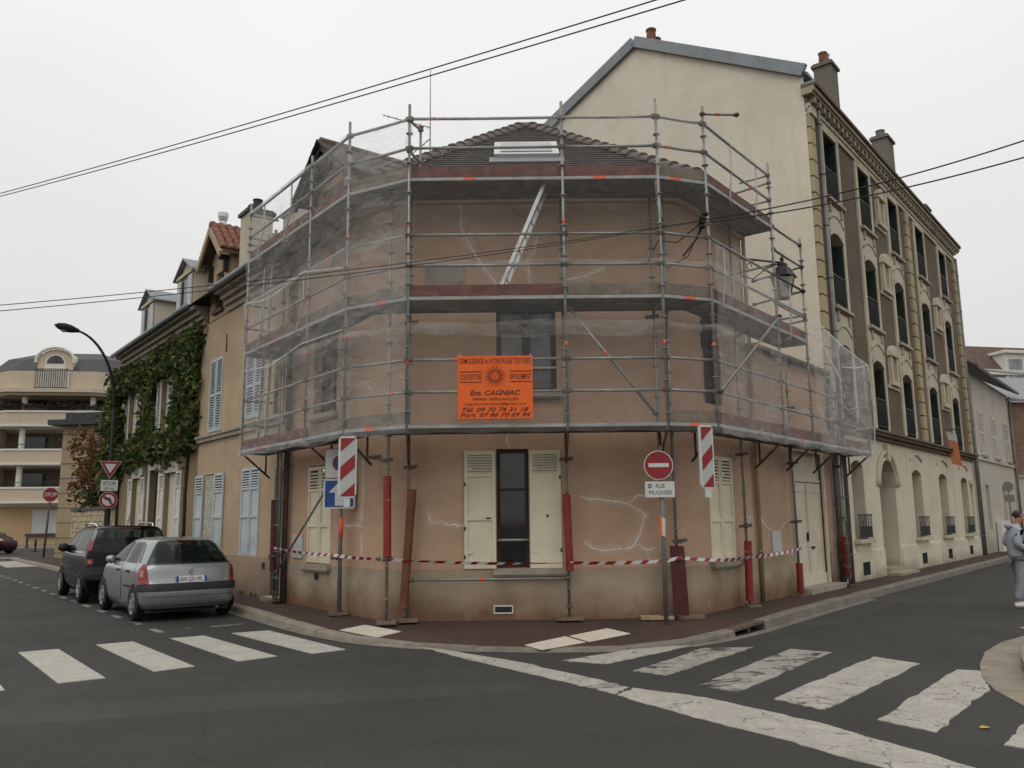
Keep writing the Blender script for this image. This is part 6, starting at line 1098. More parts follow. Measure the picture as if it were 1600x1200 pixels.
dc = np.array([12.02, -25.0]); dc = dc/np.linalg.norm(dc)*.13; sx_, sy_ = -12.02+dc[0], 25+dc[1]
gy = empty('give_way_sign', (sx_, sy_, 3.27), rzs, label='red bordered give way triangle at the top of the lamp post', cat='road sign'); MB().prism([(-.30, 0, .23), (.30, 0, .23), (0, 0, -.30)], (0, .01, 0)).build('plate', 'sign_white', gy); MB().prism([(-.28, -.004, .218), (.28, -.004, .218), (0, -.004, -.275)], (0, .003, 0)).build('red_border', 'sign_red', gy); MB().prism([(-.16, -.008, .15), (.16, -.008, .15), (0, -.008, -.13)], (0, .003, 0)).build('white_field', 'sign_white', gy); MB().box((-.02, .01, -.1), (.02, .07, .1)).build('clamp', 'pole_dark', gy)
sd_ = empty('distance_plate', (sx_, sy_, 2.78), rzs, label='small white STOP distance plate between two signs on the lamp post', cat='road sign'); MB().prism(rrect(-.23, .23, -.16, .16, .03, 0), (0, .01, 0)).build('plate', 'sign_white', sd_); letter(sd_, 'STOP', 0, .06, .34, .11, 'sign_black', -.003, .006); letter(sd_, '10 m', 0, -.085, .25, .09, 'sign_black', -.003, .006); MB().box((-.02, .01, -.1), (.02, .07, .1)).build('clamp', 'pole_dark', sd_)
nt_ = empty('turn_ban_sign', (sx_, sy_, 2.35), rzs, label='round red ringed no left turn sign, lowest on the lamp post', cat='road sign'); disc(MB(), 0, 0, .245, 0, th=.01).build('plate', 'sign_white', nt_); disc(MB(), 0, 0, .235, -.004).build('red_ring', 'sign_red', nt_); disc(MB(), 0, 0, .165, -.009).build('white_field', 'sign_white', nt_); MB().box((-.02, .01, -.1), (.02, .06, .1)).build('clamp', 'pole_dark', nt_)
m = MB(); m.tube([(.06, -.012, -.11), (.06, -.012, 0), (.03, -.012, .05), (-.05, -.012, .055)], .022, 6); m.prism([(-.05, -.014, .11), (-.05, -.014, 0), (-.14, -.014, .055)], (0, .003, 0)); m.build('arrow', 'sign_black', nt_); MB().bar((-.13, -.019, .13), (.13, -.019, -.13), .004, .035, up=(1, 0, 1)).build('red_bar', 'sign_red', nt_)
ss = empty('stop_sign', (-22.0, 40.0, 0), face_cam(-22, 40), label='red octagonal stop sign on a thin post at the side street corner', cat='road sign'); MB().tube([(-.1, .03, 0), (.0, .03, 3.0)], .05, 8).build('post', 'rust_steel', ss, smooth=True)
def octo(r, y): return [(r*math.cos(PI/8+k*PI/4), y, 3.05+r*math.sin(PI/8+k*PI/4)) for k in range(8)]
o_ = MB().prism(octo(.37, -.03), (0, .015, 0)).build('plate', 'sign_white', ss); MB().prism(octo(.335, -.037), (0, .004, 0)).build('red_field', 'sign_red', o_); letter(o_, 'STOP', 0, 3.05, .52, .19, 'sign_white', -.04, .008)
for k, (x, y, lab) in enumerate(((-32.4, 56.5, 'dark bollard by the base of the orange wall, leftmost of three'), (-29.0, 51.5, 'dark bollard standing nearest the road, middle of three'), (-30.4, 57.5, 'dark bollard just right of the stop sign post'))):
    solo(MB().lathe([(.12, 0), (.12, .06), (.07, .12), (.06, .55), (.085, .58), (.06, .62), (.075, .7), (.04, .78)], 10), 'bollard', 'iron', (x, y, .0 if y < 56 else .12), world=False, smooth=True, label=lab, cat='bollard', group='cast bollards by the side street')
# sign seen from behind, far right
bs = PR(24.6, .95, 0); e = empty('round_road_sign', (bs[0], bs[1], PAV), label='back of a round road sign on a thin post before the white house', cat='road sign'); MB().tube([(0, 0, 0), (-.05, 0, 2.75)], .03, 8).build('post', 'pipe_grey', e, smooth=True)
for z, r in ((2.55, .2),): m = MB(); disc(m, -.06, z, r, -.05, 16, th=.02); m.build('disc_back', 'pipe_grey', e)
MB().box((-.22, -.06, 1.98), (.14, -.03, 2.24)).build('plate_back', 'pipe_grey', e)
# ------------------------------------------------------------------ wall lantern on its scrolled bracket
la = V(PR(2.72, .45, 6.0)); ln = V(PR(4.3, .45, 6.15))
le = empty('wall_lantern', tuple(PR(2.55, -.02, 6.3)), label='old fashioned glass lantern on a scrolled iron bracket behind the scaffold', cat='lantern')
c = V(PR(3.3, .55, 5.86)); m = MB(); m.tube([PR(2.62, .0, 6.62), tuple(c+(0, 0, .72))], .022, 6); b_ = m.build('bracket', 'iron', le, world=True, smooth=True); MB().tube([PR(2.62, .0, 6.25), PR(2.8, .15, 6.22), PR(3.05, .32, 6.45), tuple(c+(-.06, -.03, .7))], .014, 6).build('scroll', 'iron', b_, world=True, smooth=True); MB().tube([tuple(V(PR(2.72, .12, 6.45))+(.06*math.cos(t), .04*math.cos(t), .07*math.sin(t))) for t in np.linspace(0, 5.2, 12)], .01, 5).build('scroll', 'iron', b_, world=True, smooth=True)
m = MB()
for k in range(4): a = PI/4+k*PI/2; m.tube([c+(.13*math.cos(a), .13*math.sin(a), 0), c+(.24*math.cos(a), .24*math.sin(a), .42)], .012, 5)
for r, z in ((.13, 0), (.24, .42)):
    for k in range(4): a, b = PI/4+k*PI/2, PI/4+(k+1)*PI/2; m.tube([c+(r*math.cos(a), r*math.sin(a), z), c+(r*math.cos(b), r*math.sin(b), z)], .015, 5)
m.build('frame', 'iron', le, world=True)
for k in range(4):
    a, b = PI/4+k*PI/2, PI/4+(k+1)*PI/2; q = [c+(.125*math.cos(a), .125*math.sin(a), .01), c+(.125*math.cos(b), .125*math.sin(b), .01), c+(.235*math.cos(b), .235*math.sin(b), .41), c+(.235*math.cos(a), .235*math.sin(a), .41)]; MB().poly(q).build('pane', 'lamp_glass', le, world=True)
i_ = MB(); i_.lathe([(.30, .42), (.27, .44), (.15, .62), (.10, .64), (.10, .70), (.03, .74), (.045, .80), (.01, .86)], 4, tuple(c)); i_.build('cap', 'slate', le, world=True)
# ------------------------------------------------------------------ overhead cables
def cable(pts, label, r=.012, sag=0., n=40):
    a, b = V(pts[0]), V(pts[1]); m = MB(); m.tube([lerp(a, b, t)-(0, 0, 4*sag*t*(1-t)) for t in np.linspace(0, 1, n)], r, 6); solo(m, 'overhead_cable', 'cable', tuple(a), smooth=True, label=label, cat='cable', group='overhead cables')
def ext(a, b, k0, k1): a, b = V(a), V(b); return tuple(a+(a-b)*k0), tuple(b+(b-a)*k1)
cable(ext((-12.86, 20, 10.06), (2.08, 10, 8.62), .35, .6), 'upper one of the two cables crossing the sky over the scaffold', .010, .25); cable(ext((-12.86, 20, 9.98), (2.15, 10, 8.52), .35, .6), 'lower one of the two cables crossing the sky over the scaffold', .010, .25)
J = (3.05, 12.55, 6.28)
cable((J, (-11.5, 10.9, 4.32)), 'upper cable running left from the insulator across the scaffold front', .006, .22); cable(((3.05, 12.55, 6.265), (-11.5, 10.8, 4.20)), 'lower cable running left from the insulator across the scaffold front', .006, .24)
cable((J, (10.2, 7.6, 7.35)), 'upper cable running right from the insulator past the tall cream building', .010, .42); cable(((3.05, 12.5, 6.22), (10.2, 7.4, 6.9)), 'lower cable running right from the insulator past the tall cream building', .010, .42)
ji = empty('cable_junction', (2.95, 13.3, 6.2), label='black insulator cluster where the overhead cables meet at the right corner', cat='insulator'); MB().tube([(2.9, 13.5, 6.0), (3.02, 12.9, 6.12), J], .022, 6).build('arm', 'rust_steel', ji, world=True, smooth=True)
for k in range(4): q = V(J)+(random.uniform(-.06, .06), random.uniform(-.05, .05), -.1+k*.07); MB().lathe([(.02, -.035), (.055, -.02), (.055, .01), (.03, .035)], 8, tuple(q)).build('insulator', 'cable', ji, world=True, smooth=True)
MB().tube([J, (2.7, 12.95, 6.05), (2.45, 13.3, 6.2), (2.3, 13.5, 5.9)], .012, 5).build('tail', 'cable', ji, world=True, smooth=True); MB().tube([J, (2.85, 12.9, 5.8), (2.6, 13.35, 5.75), (2.5, 13.5, 5.9)], .01, 5).build('tail', 'cable', ji, world=True, smooth=True)
# ------------------------------------------------------------------ aerials
ae = empty('roof_aerial', (-1.55, 15.4, 8.0), label='thin mast with television aerials above the pink house roof', cat='aerial'); MB().tube([(0, 0, 0), (0, 0, 2.5)], [.02, .008], 6).build('mast', 'galv', ae)
def yagi(o, d, L_, n, w, tilt, par): 
    d = V(d)/np.linalg.norm(d); m = MB(); m.tube([o, o+d*L_], .01, 5); m.build('boom', 'pipe_grey', par)
    sd2 = np.cross(d, (0, 0, 1.)); sd2 = sd2/np.linalg.norm(sd2)*math.cos(tilt)+np.array([0, 0, math.sin(tilt)])
    for k in range(n): c = o+d*L_*(k+.3)/n; MB().tube([c-sd2*w/2, c+sd2*w/2], .006, 4).build('element', 'pipe_grey', par)
yagi(V((0, 0, 1.28)), (-1, -.1, .25), .95, 6, .3, .7, ae); yagi(V((0, 0, 1.05)), (-.75, .2, -.55), .6, 4, .25, .5, ae)
# ------------------------------------------------------------------ cars
def cr1(P, t):
    n = len(P); i = int(min(max(math.floor(t), 0), n-2)); f = t-i; p0 = P[max(i-1, 0)]; p1, p2 = P[i], P[i+1]; p3 = P[min(i+2, n-1)]
    return .5*((2*p1)+(-p0+p2)*f+(2*p0-5*p1+4*p2-p3)*f*f+(-p0+3*p1-3*p2+p3)*f**3)
class Car:
    """stacked plan outlines: levels of (z, rear x, front x, half width, C x, B x, A x)"""
    def __init__(s, root, levels, rc=.16, fc=.3, bow=.06, fbow=.18):
        s.r = root; K = []
        for z, xr, xf, w, xc, xb, xa in levels:
            K.append([(xr, 0, z), (xr+bow*.25, w*.5, z), (xr+bow, w*.82, z), (xr+bow+rc, w*.985, z), (xc, w, z), (xb, w*1.01, z), (xa, w*.995, z), (xf-fbow-fc, w*.96, z), (xf-fbow*.6, w*.72, z), (xf-fbow*.2, w*.4, z), (xf, 0, z)])
        s.K = np.array(K); s.nl = len(levels); s.cache = {}
    def at(s, u, v):
        sg = 1 if u >= 0 else -1; kv = round(v, 4); row = s.cache.get(kv)
        if row is None: row = s.cache[kv] = cr1(s.K, v)
        p = cr1(row, abs(u)); p = p.copy(); p[1] = max(p[1], 0)*sg; return p
    def nrm(s, u, v):
        e = .05; a = s.at(u+e, v)-s.at(u-e, v); b = s.at(u, min(v+e, s.nl-1))-s.at(u, max(v-e, 0)); n = np.cross(a, b); n = n/(np.linalg.norm(n)+1e-9); c = s.at(u, v)-np.array([1.9, 0, .7]); return n if n@c > 0 else -n
    def body(s, mat, nu=4, nv=4, holes=()):
        m = MB(); U = np.linspace(-10, 10, 20*nu+1); Vv = np.linspace(0, s.nl-1, (s.nl-1)*nv+1); m.grid([[s.at(u, v) for u in U] for v in Vv]); nc = len(U)-1; keep = []
        for q, f in enumerate(m.f):
            r, c = divmod(q, nc); uc, vc = abs((U[c]+U[c+1])/2), (Vv[r]+Vv[r+1])/2
            if not any(h[0] < uc < h[1] and h[2] < vc < h[3] for h in holes): keep.append(f)
        m.f = keep; m.m = [0]*len(keep); top = [s.at(u, s.nl-1) for u in U]; m.poly(top); m.build('body', mat, s.r, smooth=True)
    def patch(s, name, mat, u0, u1, v0, v1, off=.006, n=8, par=None, u0t=None, u1t=None, both=False):
        for sg in ((1, -1) if both else (1,)):
            rows = []
            for j in range(n+1):
                t = j/n; v = v0+(v1-v0)*t; a = u0+((u0t if u0t is not None else u0)-u0)*t; b = u1+((u1t if u1t is not None else u1)-u1)*t; row = []
                for i in range(n+1): u = sg*(a+(b-a)*i/n); row.append(s.at(u, v)+s.nrm(u, v)*off)
                rows.append(row)
            o = MB().grid(rows).build(name, mat, par or s.r, smooth=True)
        return o
def wheel(par, x, y, r, w, side, spokes=6):
    t = MB(); n = 24; prof = [(r*.62, -w/2), (r*.9, -w/2), (r*.985, -w*.38), (r, 0), (r*.985, w*.38), (r*.9, w/2), (r*.62, w/2)]; rows = [[(x+a*math.cos(q), y+b, r+a*math.sin(q)) for a, b in prof] for q in np.linspace(0, 2*PI, n+1)]; t.grid(rows); ty = t.build('wheel', 'rubber', par, smooth=True)
    yo = y+side*w*.38; m = MB(); m.prism([(x+r*.63*math.cos(q), yo-side*.05, r+r*.63*math.sin(q)) for q in np.linspace(0, 2*PI, 20, endpoint=False)], (0, side*.01, 0)); m.build('brake_disc', 'trim_black', ty)
    m = MB(); ring = np.linspace(0, 2*PI, 25); m.grid([[(x+a*math.cos(q), yo+side*b, r+a*math.sin(q)) for q in ring] for a, b in ((r*.64, .02), (r*.60, .025), (r*.55, .0))])
    for k in range(spokes): q = 2*PI*k/spokes+.3; m.bar((x+r*.1*math.cos(q), yo+side*.015, r+r*.1*math.sin(q)), (x+r*.58*math.cos(q), yo+side*.01, r+r*.58*math.sin(q)), r*.16, .03, up=(0, 1, 0))
    m.prism([(x+r*.18*math.cos(q), yo, r+r*.18*math.sin(q)) for q in np.linspace(0, 2*PI, 12, endpoint=False)], (0, side*.03, 0)); m.build('rim', 'rim', ty)
def arch(par, x, r, y, side): 
    m = MB(); m.prism([(x+(r+.055)*math.cos(q), y, max(.16, r+(r+.055)*math.sin(q))) for q in np.linspace(-.35, PI+.35, 20)], (0, side*.006, 0)); m.build('wheel_arch', 'trim_black', par)
def cabin(par, xr, xf, w, zb):
    MB().box((xr-.45, -w-.16, .32), (xf+1.1, w+.16, .40)).build('cabin_floor', 'trim_black', par); MB().box((xf+.75, -w-.12, .6), (xf+1.0, w+.12, zb+.05)).build('dashboard', 'trim_black', par); MB().box((xr-.42, -w-.1, .4), (xr-.05, w+.1, zb-.08)).build('parcel_shelf', 'trim_black', par)
    for x, ys in ((xr, (-.34, 0., .34)), (xf, (-.36, .36))):
        for y in ys:
            wd = .16 if x == xr else .23; m = MB(); m.prism([(x-.02, y-wd, .45), (x+.12, y-wd, .45), (x+.02, y-wd, zb+.12), (x-.08, y-wd, zb+.12)], (0, 2*wd, 0)); st = m.build('seat_back', 'trim_black', par); MB().box((x-.10, y-.12, zb+.16), (x-.02, y+.12, zb+.33)).build('headrest', 'trim_black', st)
    MB().tube([(xf+.62+.05*math.cos(t), .36+.17*math.sin(t), zb-.02+.15*math.cos(t)) for t in np.linspace(0, 2*PI, 14)], .014, 5, caps=False).build('steering_wheel', 'trim_black', par)
# --- silver hatchback, seen from behind
h1 = math.atan2(.80, -.60); cs = empty('silver_hatchback', (-5.62, 14.93, 0), h1, label='small silver hatchback parked at the kerb, seen from behind', cat='car')
lv = [(.20, .12, 3.62, .74, .55, 1.55, 2.75), (.30, .02, 3.74, .80, .55, 1.55, 2.8), (.45, -.02, 3.77, .82, .55, 1.55, 2.8), (.56, -.01, 3.77, .825, .55, 1.55, 2.8), (.70, .07, 3.72, .825, .56, 1.55, 2.8), (.88, .10, 3.50, .815, .58, 1.56, 2.78), (.955, .14, 2.95, .775, .60, 1.57, 2.62), (1.10, .25, 2.65, .705, .68, 1.58, 2.38), (1.25, .39, 2.33, .625, .80, 1.60, 2.10), (1.345, .52, 2.08, .545, .90, 1.62, 1.92), (1.395, .70, 1.90, .43, 1.05, 1.45, 1.75), (1.415, .95, 1.70, .24, 1.15, 1.4, 1.6)]
k = Car(cs, lv); k.body('paint_silver', holes=((-1, 2.0, 6.2, 9.0), (4.2, 4.8, 6.25, 8.75), (5.1, 5.9, 6.25, 8.75), (7.5, 11, 6.25, 9.0))); k.patch('rear_window', 'auto_glass', -2.5, 2.5, 6.0, 9.15, n=14, u0t=-2.05, u1t=2.05); k.patch('side_window', 'auto_glass', 4.1, 4.92, 6.15, 8.85, both=True); k.patch('side_window', 'auto_glass', 5.04, 6.0, 6.15, 8.85, both=True); k.patch('quarter_window', 'auto_glass', 3.45, 4.0, 6.25, 8.4, both=True, u0t=3.7); k.patch('windscreen', 'auto_glass', 7.4, 10, 6.2, 9.0, both=True)
for sg in (1, -1): pass
tl_ = k.patch('tail_lamp', 'lens_red', 2.0, 3.25, 3.6, 6.1, .012, both=True, u0t=2.45, u1t=2.75); k.patch('tail_lamp_lens', 'lens_clear', 2.45, 2.8, 4.3, 4.9, .018, both=True); k.patch('bumper_strip', 'trim_black', -3.4, 3.4, 2.55, 3.55, .012, n=16); k.patch('door_strip', 'trim_black', 4.1, 4.75, 3.0, 3.25, .008, both=True); k.patch('bumper_crease', 'trim_black', -3.2, 3.2, .0, .35, .008, n=14)
for u in (3.98, 4.98, 6.6): k.patch('door_gap', 'trim_black', u-.012, u+.012, 1.2, 6.0, .004, both=True)
k.patch('hatch_gap', 'trim_black', -2.3, 2.3, 3.52, 3.60, .006, n=10)
for x in (.60, 3.07):
    for sg in (1, -1): arch(cs, x, .29, sg*.822, sg); wheel(cs, x, sg*.745, .29, .175, sg)
def lbl_plate(par, x, z, tilt, txt):
    e = MB().box((-.012, -.26, -.055), (0, .26, .055)).build('number_plate', 'plate_white', par, loc=(x, 0, z), rot=(0, tilt, 0)); MB().box((-.0145, .215, -.053), (-.0122, .258, .053)).build('plate_band', 'plate_blue', e); MB().box((-.0145, -.258, -.053), (-.0122, -.222, .053)).build('plate_band', 'plate_blue', e)
    me = text_mesh(txt, .40, .075, .008); me.materials.append(MATS['sign_black']); obj('lettering', me, e, loc=(-.0145, 0, 0), rot=(0, 0, -PI/2))
lbl_plate(cs, .055, .70, .12, 'AW-231-WL'); MB().bar((.05, -.33, .635), (.05, .27, .635), .03, .03).build('plate_light_bar', 'chrome', cs)
m = MB(); m.prism([(.075, 0, .90), (.075, .042, .835), (.075, 0, .77), (.075, -.042, .835)], (-.02, 0, 0)); b_ = m.build('badge', 'chrome', cs); m = MB(); m.prism([(.054, 0, .868), (.054, .02, .835), (.054, 0, .80), (.054, -.02, .835)], (-.003, 0, 0)); m.build('badge_centre', 'paint_silver', b_)
for sg in (1, -1):
    m = MB(); m.tube([(2.38, sg*.76, .99), (2.36, sg*.84, 1.0), (2.36, sg*.93, 1.01)], [.05, .085, .05], 10); m.build('mirror', 'paint_silver', cs, smooth=True)
    for x in (1.72, .95): m = MB(); m.bar((x, sg*.835, .83), (x+.17, sg*.835, .83), .03, .035); m.build('door_handle', 'trim_black', cs)
MB().tube([(.84, 0, 1.40), (.80, 0, 1.45), (.77, 0, 1.455)], .012, 5).build('aerial_base', 'trim_black', cs); MB().bar((.19, -.05, .99), (.24, .32, 1.0), .02, .02).build('wiper', 'trim_black', cs); MB().bar((.53, -.16, 1.362), (.53, .16, 1.362), .02, .015).build('brake_lamp', 'lens_red', cs); cabin(cs, .75, 1.75, .50, .92)
for z_v in (.33, .5): k.patch('bumper_line', 'trim_black', -2.6, 2.6, (z_v-.2)*6.0, (z_v-.2)*6.0+.04, .006, n=12)
MB().tube([(.12, -.45, .2), (-.03, -.45, .2)], .022, 8).build('exhaust', 'rust_steel', cs, smooth=True); MB().box((.2, -.7, .15), (3.5, .7, .3)).build('underbody', 'trim_black', cs)
# --- black people carrier in front of it
cbk = empty('black_people_carrier', (-8.22, 18.30, 0), math.atan2(.81, -.59), label='black people carrier with roof rails parked ahead of the silver car', cat='car')
lv = [(.22, .12, 3.90, .78, .6, 1.75, 2.9), (.33, .02, 4.03, .84, .6, 1.75, 2.95), (.5, -.02, 4.07, .86, .6, 1.75, 2.95), (.64, .02, 4.07, .868, .6, 1.75, 2.95), (.82, .05, 4.02, .865, .6, 1.75, 2.95), (.99, .07, 3.80, .855, .6, 1.75, 2.95), (1.06, .08, 3.55, .84, .6, 1.75, 3.1), (1.22, .13, 3.15, .80, .62, 1.75, 2.85), (1.40, .19, 2.75, .735, .66, 1.75, 2.5), (1.53, .25, 2.45, .675, .72, 1.75, 2.25), (1.60, .36, 2.2, .58, .85, 1.7, 2.05), (1.625, .6, 1.95, .38, .95, 1.6, 1.8)]
k = Car(cbk, lv, rc=.1, bow=.05); k.body('paint_black', holes=((-1, 2.25, 6.2, 9.0), (3.6, 4.8, 6.25, 8.75), (5.1, 6.0, 6.25, 8.75), (7.3, 11, 6.25, 9.0))); k.patch('rear_window', 'auto_glass', -2.35, 2.35, 6.1, 9.1, n=12); k.patch('side_window', 'auto_glass', 3.5, 4.9, 6.2, 8.9, both=True); k.patch('side_window', 'auto_glass', 5.04, 6.1, 6.2, 8.9, both=True); k.patch('windscreen', 'auto_glass', 7.2, 10, 6.2, 9.0, both=True)
k.patch('tail_lamp', 'lens_red', 2.45, 3.0, 6.3, 7.5, .014, both=True); k.patch('tail_lamp_lens', 'bright_glass', 2.45, 3.0, 7.5, 8.9, .014, both=True); k.patch('bumper_reflector', 'lens_red', 2.1, 2.8, 4.0, 4.6, .014, both=True); k.patch('fog_lens', 'lens_clear', 2.35, 2.55, 4.15, 4.45, .02, both=True); k.patch('bumper_strip', 'trim_black', -3.3, 3.3, 2.8, 3.7, .012, n=12)
k.patch('belt_trim', 'chrome', 4.0, 6.6, 5.95, 6.1, .008, both=True); k.patch('sill_trim', 'chrome', 4.2, 6.2, 2.5, 2.62, .008, both=True)
for x in (.72, 3.26):
    for sg in (1, -1): arch(cbk, x, .315, sg*.866, sg); wheel(cbk, x, sg*.785, .315, .195, sg, 5)
for sg in (1, -1):
    MB().tube([(.75, sg*.57, 1.60), (.85, sg*.60, 1.66), (1.9, sg*.60, 1.68), (2.15, sg*.57, 1.62)], .022, 6).build('roof_rail', 'chrome', cbk, smooth=True); m = MB(); m.tube([(2.75, sg*.80, 1.10), (2.72, sg*.92, 1.13), (2.72, sg*1.03, 1.15)], [.06, .11, .07], 10); m.build('mirror', 'trim_black', cbk, smooth=True)
MB().bar((.30, -.2, 1.575), (.30, .2, 1.575), .03, .03).build('brake_lamp', 'lens_red', cbk); MB().tube([(.6, .0, 1.62), (.42, 0, 1.85)], .008, 5).build('aerial', 'trim_black', cbk)
me = text_mesh('CITROËN', .30, .04, .02); me.materials.append(MATS['chrome']); obj('lettering', me, cbk, loc=(.028, .15, 1.0), rot=(0, 0, -PI/2))
cabin(cbk, .95, 1.95, .52, 1.02)
# --- plum car at the left edge
cp = empty('plum_car', (-32.5, 49.2, 0), math.atan2(-.25, 1), label='dark plum car cut off by the left edge of the picture', cat='car')
lv = [(.2, .1, 3.9, .76, .6, 1.7, 2.8), (.32, .0, 4.02, .83, .6, 1.7, 2.85), (.5, -.02, 4.05, .85, .6, 1.7, 2.85), (.72, .04, 4.0, .855, .6, 1.7, 2.85), (.9, .08, 3.75, .845, .62, 1.7, 2.85), (1.0, .12, 3.35, .82, .64, 1.7, 2.95), (1.2, .25, 2.9, .74, .7, 1.7, 2.6), (1.4, .4, 2.45, .65, .8, 1.7, 2.2), (1.47, .6, 2.15, .5, .95, 1.6, 1.95), (1.49, .9, 1.9, .3, 1.05, 1.5, 1.7)]
k = Car(cp, lv); k.body('paint_plum'); k.patch('side_window', 'car_glass', 3.5, 4.92, 5.15, 7.0, both=True); k.patch('side_window', 'car_glass', 5.04, 6.2, 5.15, 7.0, both=True); k.patch('windscreen', 'car_glass', 7.2, 10, 5.2, 7.1, both=True); k.patch('headlamp', 'lens_clear', 7.8, 8.8, 3.2, 3.9, .012, both=True); k.patch('rear_window', 'car_glass', -2.3, 2.3, 5.2, 7.1)
for x in (.7, 3.2):
    for sg in (1, -1): arch(cp, x, .31, sg*.852, sg); wheel(cp, x, sg*.775, .31, .19, sg)
for sg in (1, -1): m = MB(); m.tube([(2.65, sg*.78, 1.05), (2.63, sg*.9, 1.08), (2.63, sg*.99, 1.09)], [.05, .1, .06], 10); m.build('mirror', 'trim_black', cp, smooth=True)
# ------------------------------------------------------------------ pedestrian at the right edge
def skin_body(name, mat, verts, edges, radii, parent, sub=2, root=0):
    me = bpy.data.meshes.new(name); me.from_pydata(verts, edges, []); o = obj(name, me, parent)
    sk_ = o.modifiers.new('skin', 'SKIN'); sk_.use_smooth_shade = True
    for i, v in enumerate(me.skin_vertices[0].data): v.radius = (radii[i], radii[i]) if not isinstance(radii[i], tuple) else radii[i]; v.use_root = (i == root)
    s_ = o.modifiers.new('sub', 'SUBSURF'); s_.levels = sub; s_.render_levels = sub; me.materials.append(MATS[mat]); return o
m_, nt_b, b_b, o_b = new_mat('person_body'); tcb = nt_b.nodes.new('ShaderNodeTexCoord'); sxb = nt_b.nodes.new('ShaderNodeSeparateXYZ'); nt_b.links.new(tcb.outputs['Object'], sxb.inputs[0])
g1 = nt_b.nodes.new('ShaderNodeMath'); g1.operation = 'GREATER_THAN'; g1.inputs[1].default_value = 1.475; nt_b.links.new(sxb.outputs['Z'], g1.inputs[0]); g2 = nt_b.nodes.new('ShaderNodeMath'); g2.operation = 'GREATER_THAN'; g2.inputs[1].default_value = .17; nt_b.links.new(sxb.outputs['X'], g2.inputs[0]); g3 = nt_b.nodes.new('ShaderNodeMath'); g3.operation = 'MAXIMUM'; nt_b.links.new(g1.outputs[0], g3.inputs[0]); nt_b.links.new(g2.outputs[0], g3.inputs[1]); nt_b.links.new(mixc(nt_b, g3.outputs[0], (.40, .43, .47), (.42, .2, .13)), b_b.inputs['Base Color']); b_b.inputs['Roughness'].default_value = .8
pe = empty('person', (9.12, 15.45, 0), math.radians(-12), label='person in a grey hoodie and trousers looking down into a black bag', cat='person')
# body: skin of the head, neck and hands is one mesh; clothing over it
skin_body('body', 'person_body', [(0, 0, .95), (0, 0, 1.25), (.02, 0, 1.42), (.05, 0, 1.49), (.09, 0, 1.56), (.12, 0, 1.63), (.0, .19, 1.36), (-.1, .24, 1.12), (.12, .15, 1.03), (.21, .10, 1.05), (.0, -.19, 1.36), (-.06, -.25, 1.12), (.14, -.15, 1.03), (.21, -.08, 1.05), (0, .09, .88), (.03, .10, .48), (.0, .11, .08), (0, -.09, .88), (-.02, -.10, .48), (-.1, -.11, .08)],
          [(0, 1), (1, 2), (2, 3), (3, 4), (4, 5), (2, 6), (6, 7), (7, 8), (8, 9), (2, 10), (10, 11), (11, 12), (12, 13), (0, 14), (14, 15), (15, 16), (0, 17), (17, 18), (18, 19)], [.07, .07, .055, .05, .082, .082, .03, .026, .026, .03, .03, .026, .026, .03, .05, .04, .033, .05, .04, .033], pe)
hp = skin_body('hoodie', 'hoodie', [(-.01, 0, .82), (-.02, 0, 1.0), (-.03, 0, 1.2), (-.01, 0, 1.38), (.01, 0, 1.45), (.0, .19, 1.37), (-.11, .25, 1.13), (.09, .17, 1.03), (.0, -.19, 1.37), (-.08, -.26, 1.13), (.10, -.17, 1.03)], [(0, 1), (1, 2), (2, 3), (3, 4), (3, 5), (5, 6), (6, 7), (3, 8), (8, 9), (9, 10)], [(.17, .14), (.165, .14), (.17, .145), (.15, .12), (.09, .08), .085, .075, .055, .085, .075, .055], pe)
skin_body('hood', 'hoodie', [(-.02, -.11, 1.44), (-.10, -.06, 1.45), (-.12, 0, 1.44), (-.10, .06, 1.45), (-.02, .11, 1.44)], [(0, 1), (1, 2), (2, 3), (3, 4)], [.035, .05, .06, .05, .035], pe)
skin_body('trousers', 'trousers', [(-.01, 0, .92), (0, .09, .82), (.04, .10, .47), (.0, .11, .12), (0, -.09, .82), (-.01, -.10, .47), (-.10, -.11, .12)], [(0, 1), (1, 2), (2, 3), (0, 4), (4, 5), (5, 6)], [.15, .105, .085, .075, .105, .085, .075], pe)
m = MB(); 
for sx2, sy2 in ((.0, .11), (-.10, -.11)): skin_body('shoe', 'shoe', [(sx2-.07, sy2, .05), (sx2+.06, sy2, .055), (sx2+.19, sy2, .04)], [(0, 1), (1, 2)], [(.045, .05), (.05, .052), (.04, .035)], pe)
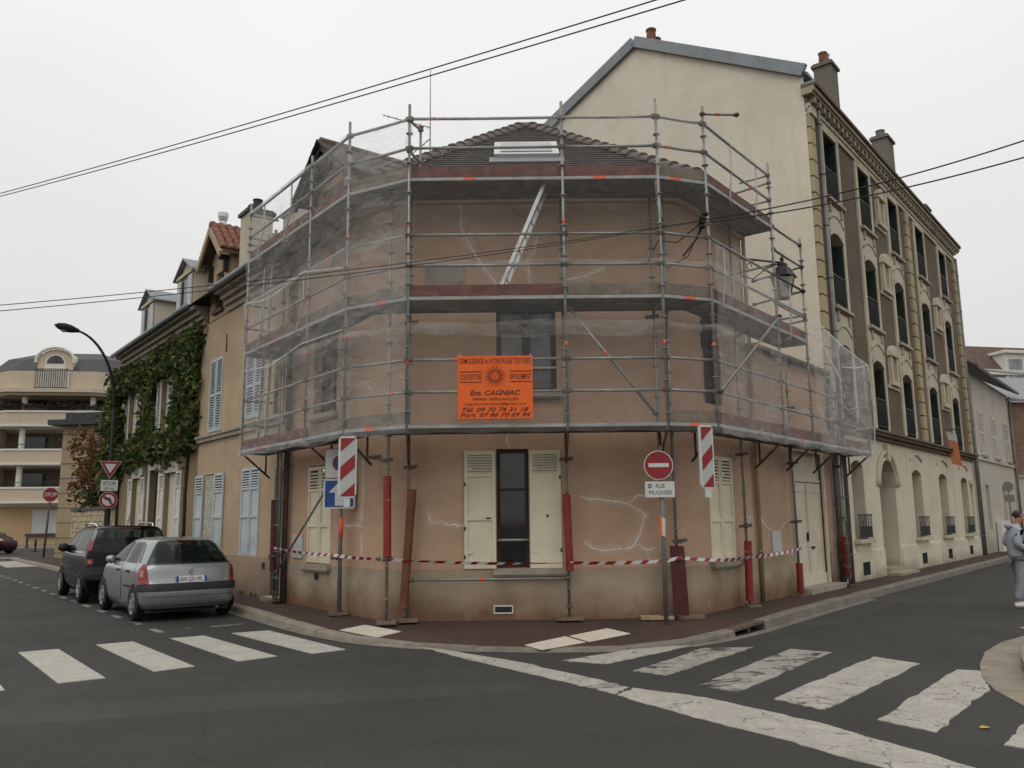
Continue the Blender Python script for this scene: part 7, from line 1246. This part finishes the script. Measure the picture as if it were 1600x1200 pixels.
skin_body('hair', 'hair', [(.03, 0, 1.58), (.06, 0, 1.655), (.12, 0, 1.70)], [(0, 1), (1, 2)], [.07, .092, .07], pe)
for s2 in (1, -1):
    for q in range(4): MB().tube([(.21, s2*(.10-.015*q), 1.06-.02*q), (.26, s2*(.08-.01*q), 1.06-.022*q), (.275, s2*(.05-.01*q), 1.05-.022*q)], .009, 6).build('finger', 'skin', pe, smooth=True)
    MB().tube([(.20, s2*.08, 1.09), (.24, s2*.05, 1.11)], .01, 6).build('thumb', 'skin', pe, smooth=True); MB().lathe([(.008, -.008), (.012, 0), (.008, .008)], 8, (.185, s2*.033, 1.635)).build('eye', 'hair', pe)
    MB().tube([(.10, s2*.083, 1.60), (.09, s2*.095, 1.63), (.11, s2*.088, 1.65)], .014, 6).build('ear', 'skin', pe, smooth=True)
MB().tube([(.20, 0, 1.63), (.222, 0, 1.595), (.20, 0, 1.585)], [.012, .018, .01], 8).build('nose', 'skin', pe, smooth=True); MB().tube([(.178, -.025, 1.55), (.19, 0, 1.552), (.178, .025, 1.55)], .007, 6).build('mouth', 'plastic_maroon', pe, smooth=True)
bg_ = empty('shoulder_bag', (9.36, 15.38, .93), math.radians(-12), label='black bag held open at the waist of the person', cat='bag'); m = MB(); m.prism([(-.16, -.16, 0), (.16, -.16, 0), (.18, -.16, .2), (.14, -.16, .26), (-.14, -.16, .26), (-.18, -.16, .2)], (0, .30, 0)); m.build('bag', 'bag', bg_); MB().tube([(0, -.1, .25), (-.15, 0, .42), (-.3, .1, .5)], .015, 6).build('strap', 'bag', bg_, smooth=True)

# ------------------------------------------------------------------ weeds along the foot of the tan house
wp_ = []
for sc_ in (4.9, 5.3, 5.6, 6.1, 6.3, 6.9, 7.4, 8.0):
    wp_.extend((rng.normal(size=(9, 3))*np.array([.04, .02, .02])+np.array([sc_, .08, PAV+.06])).tolist())
wv_ = empty('weeds', (A[0], A[1], 0), RZ_L, label='small weeds sprouting along the foot of the tan house', cat='weeds'); leaf_cloud('leaves', 'leaf_bush', wp_, .03, wv_)
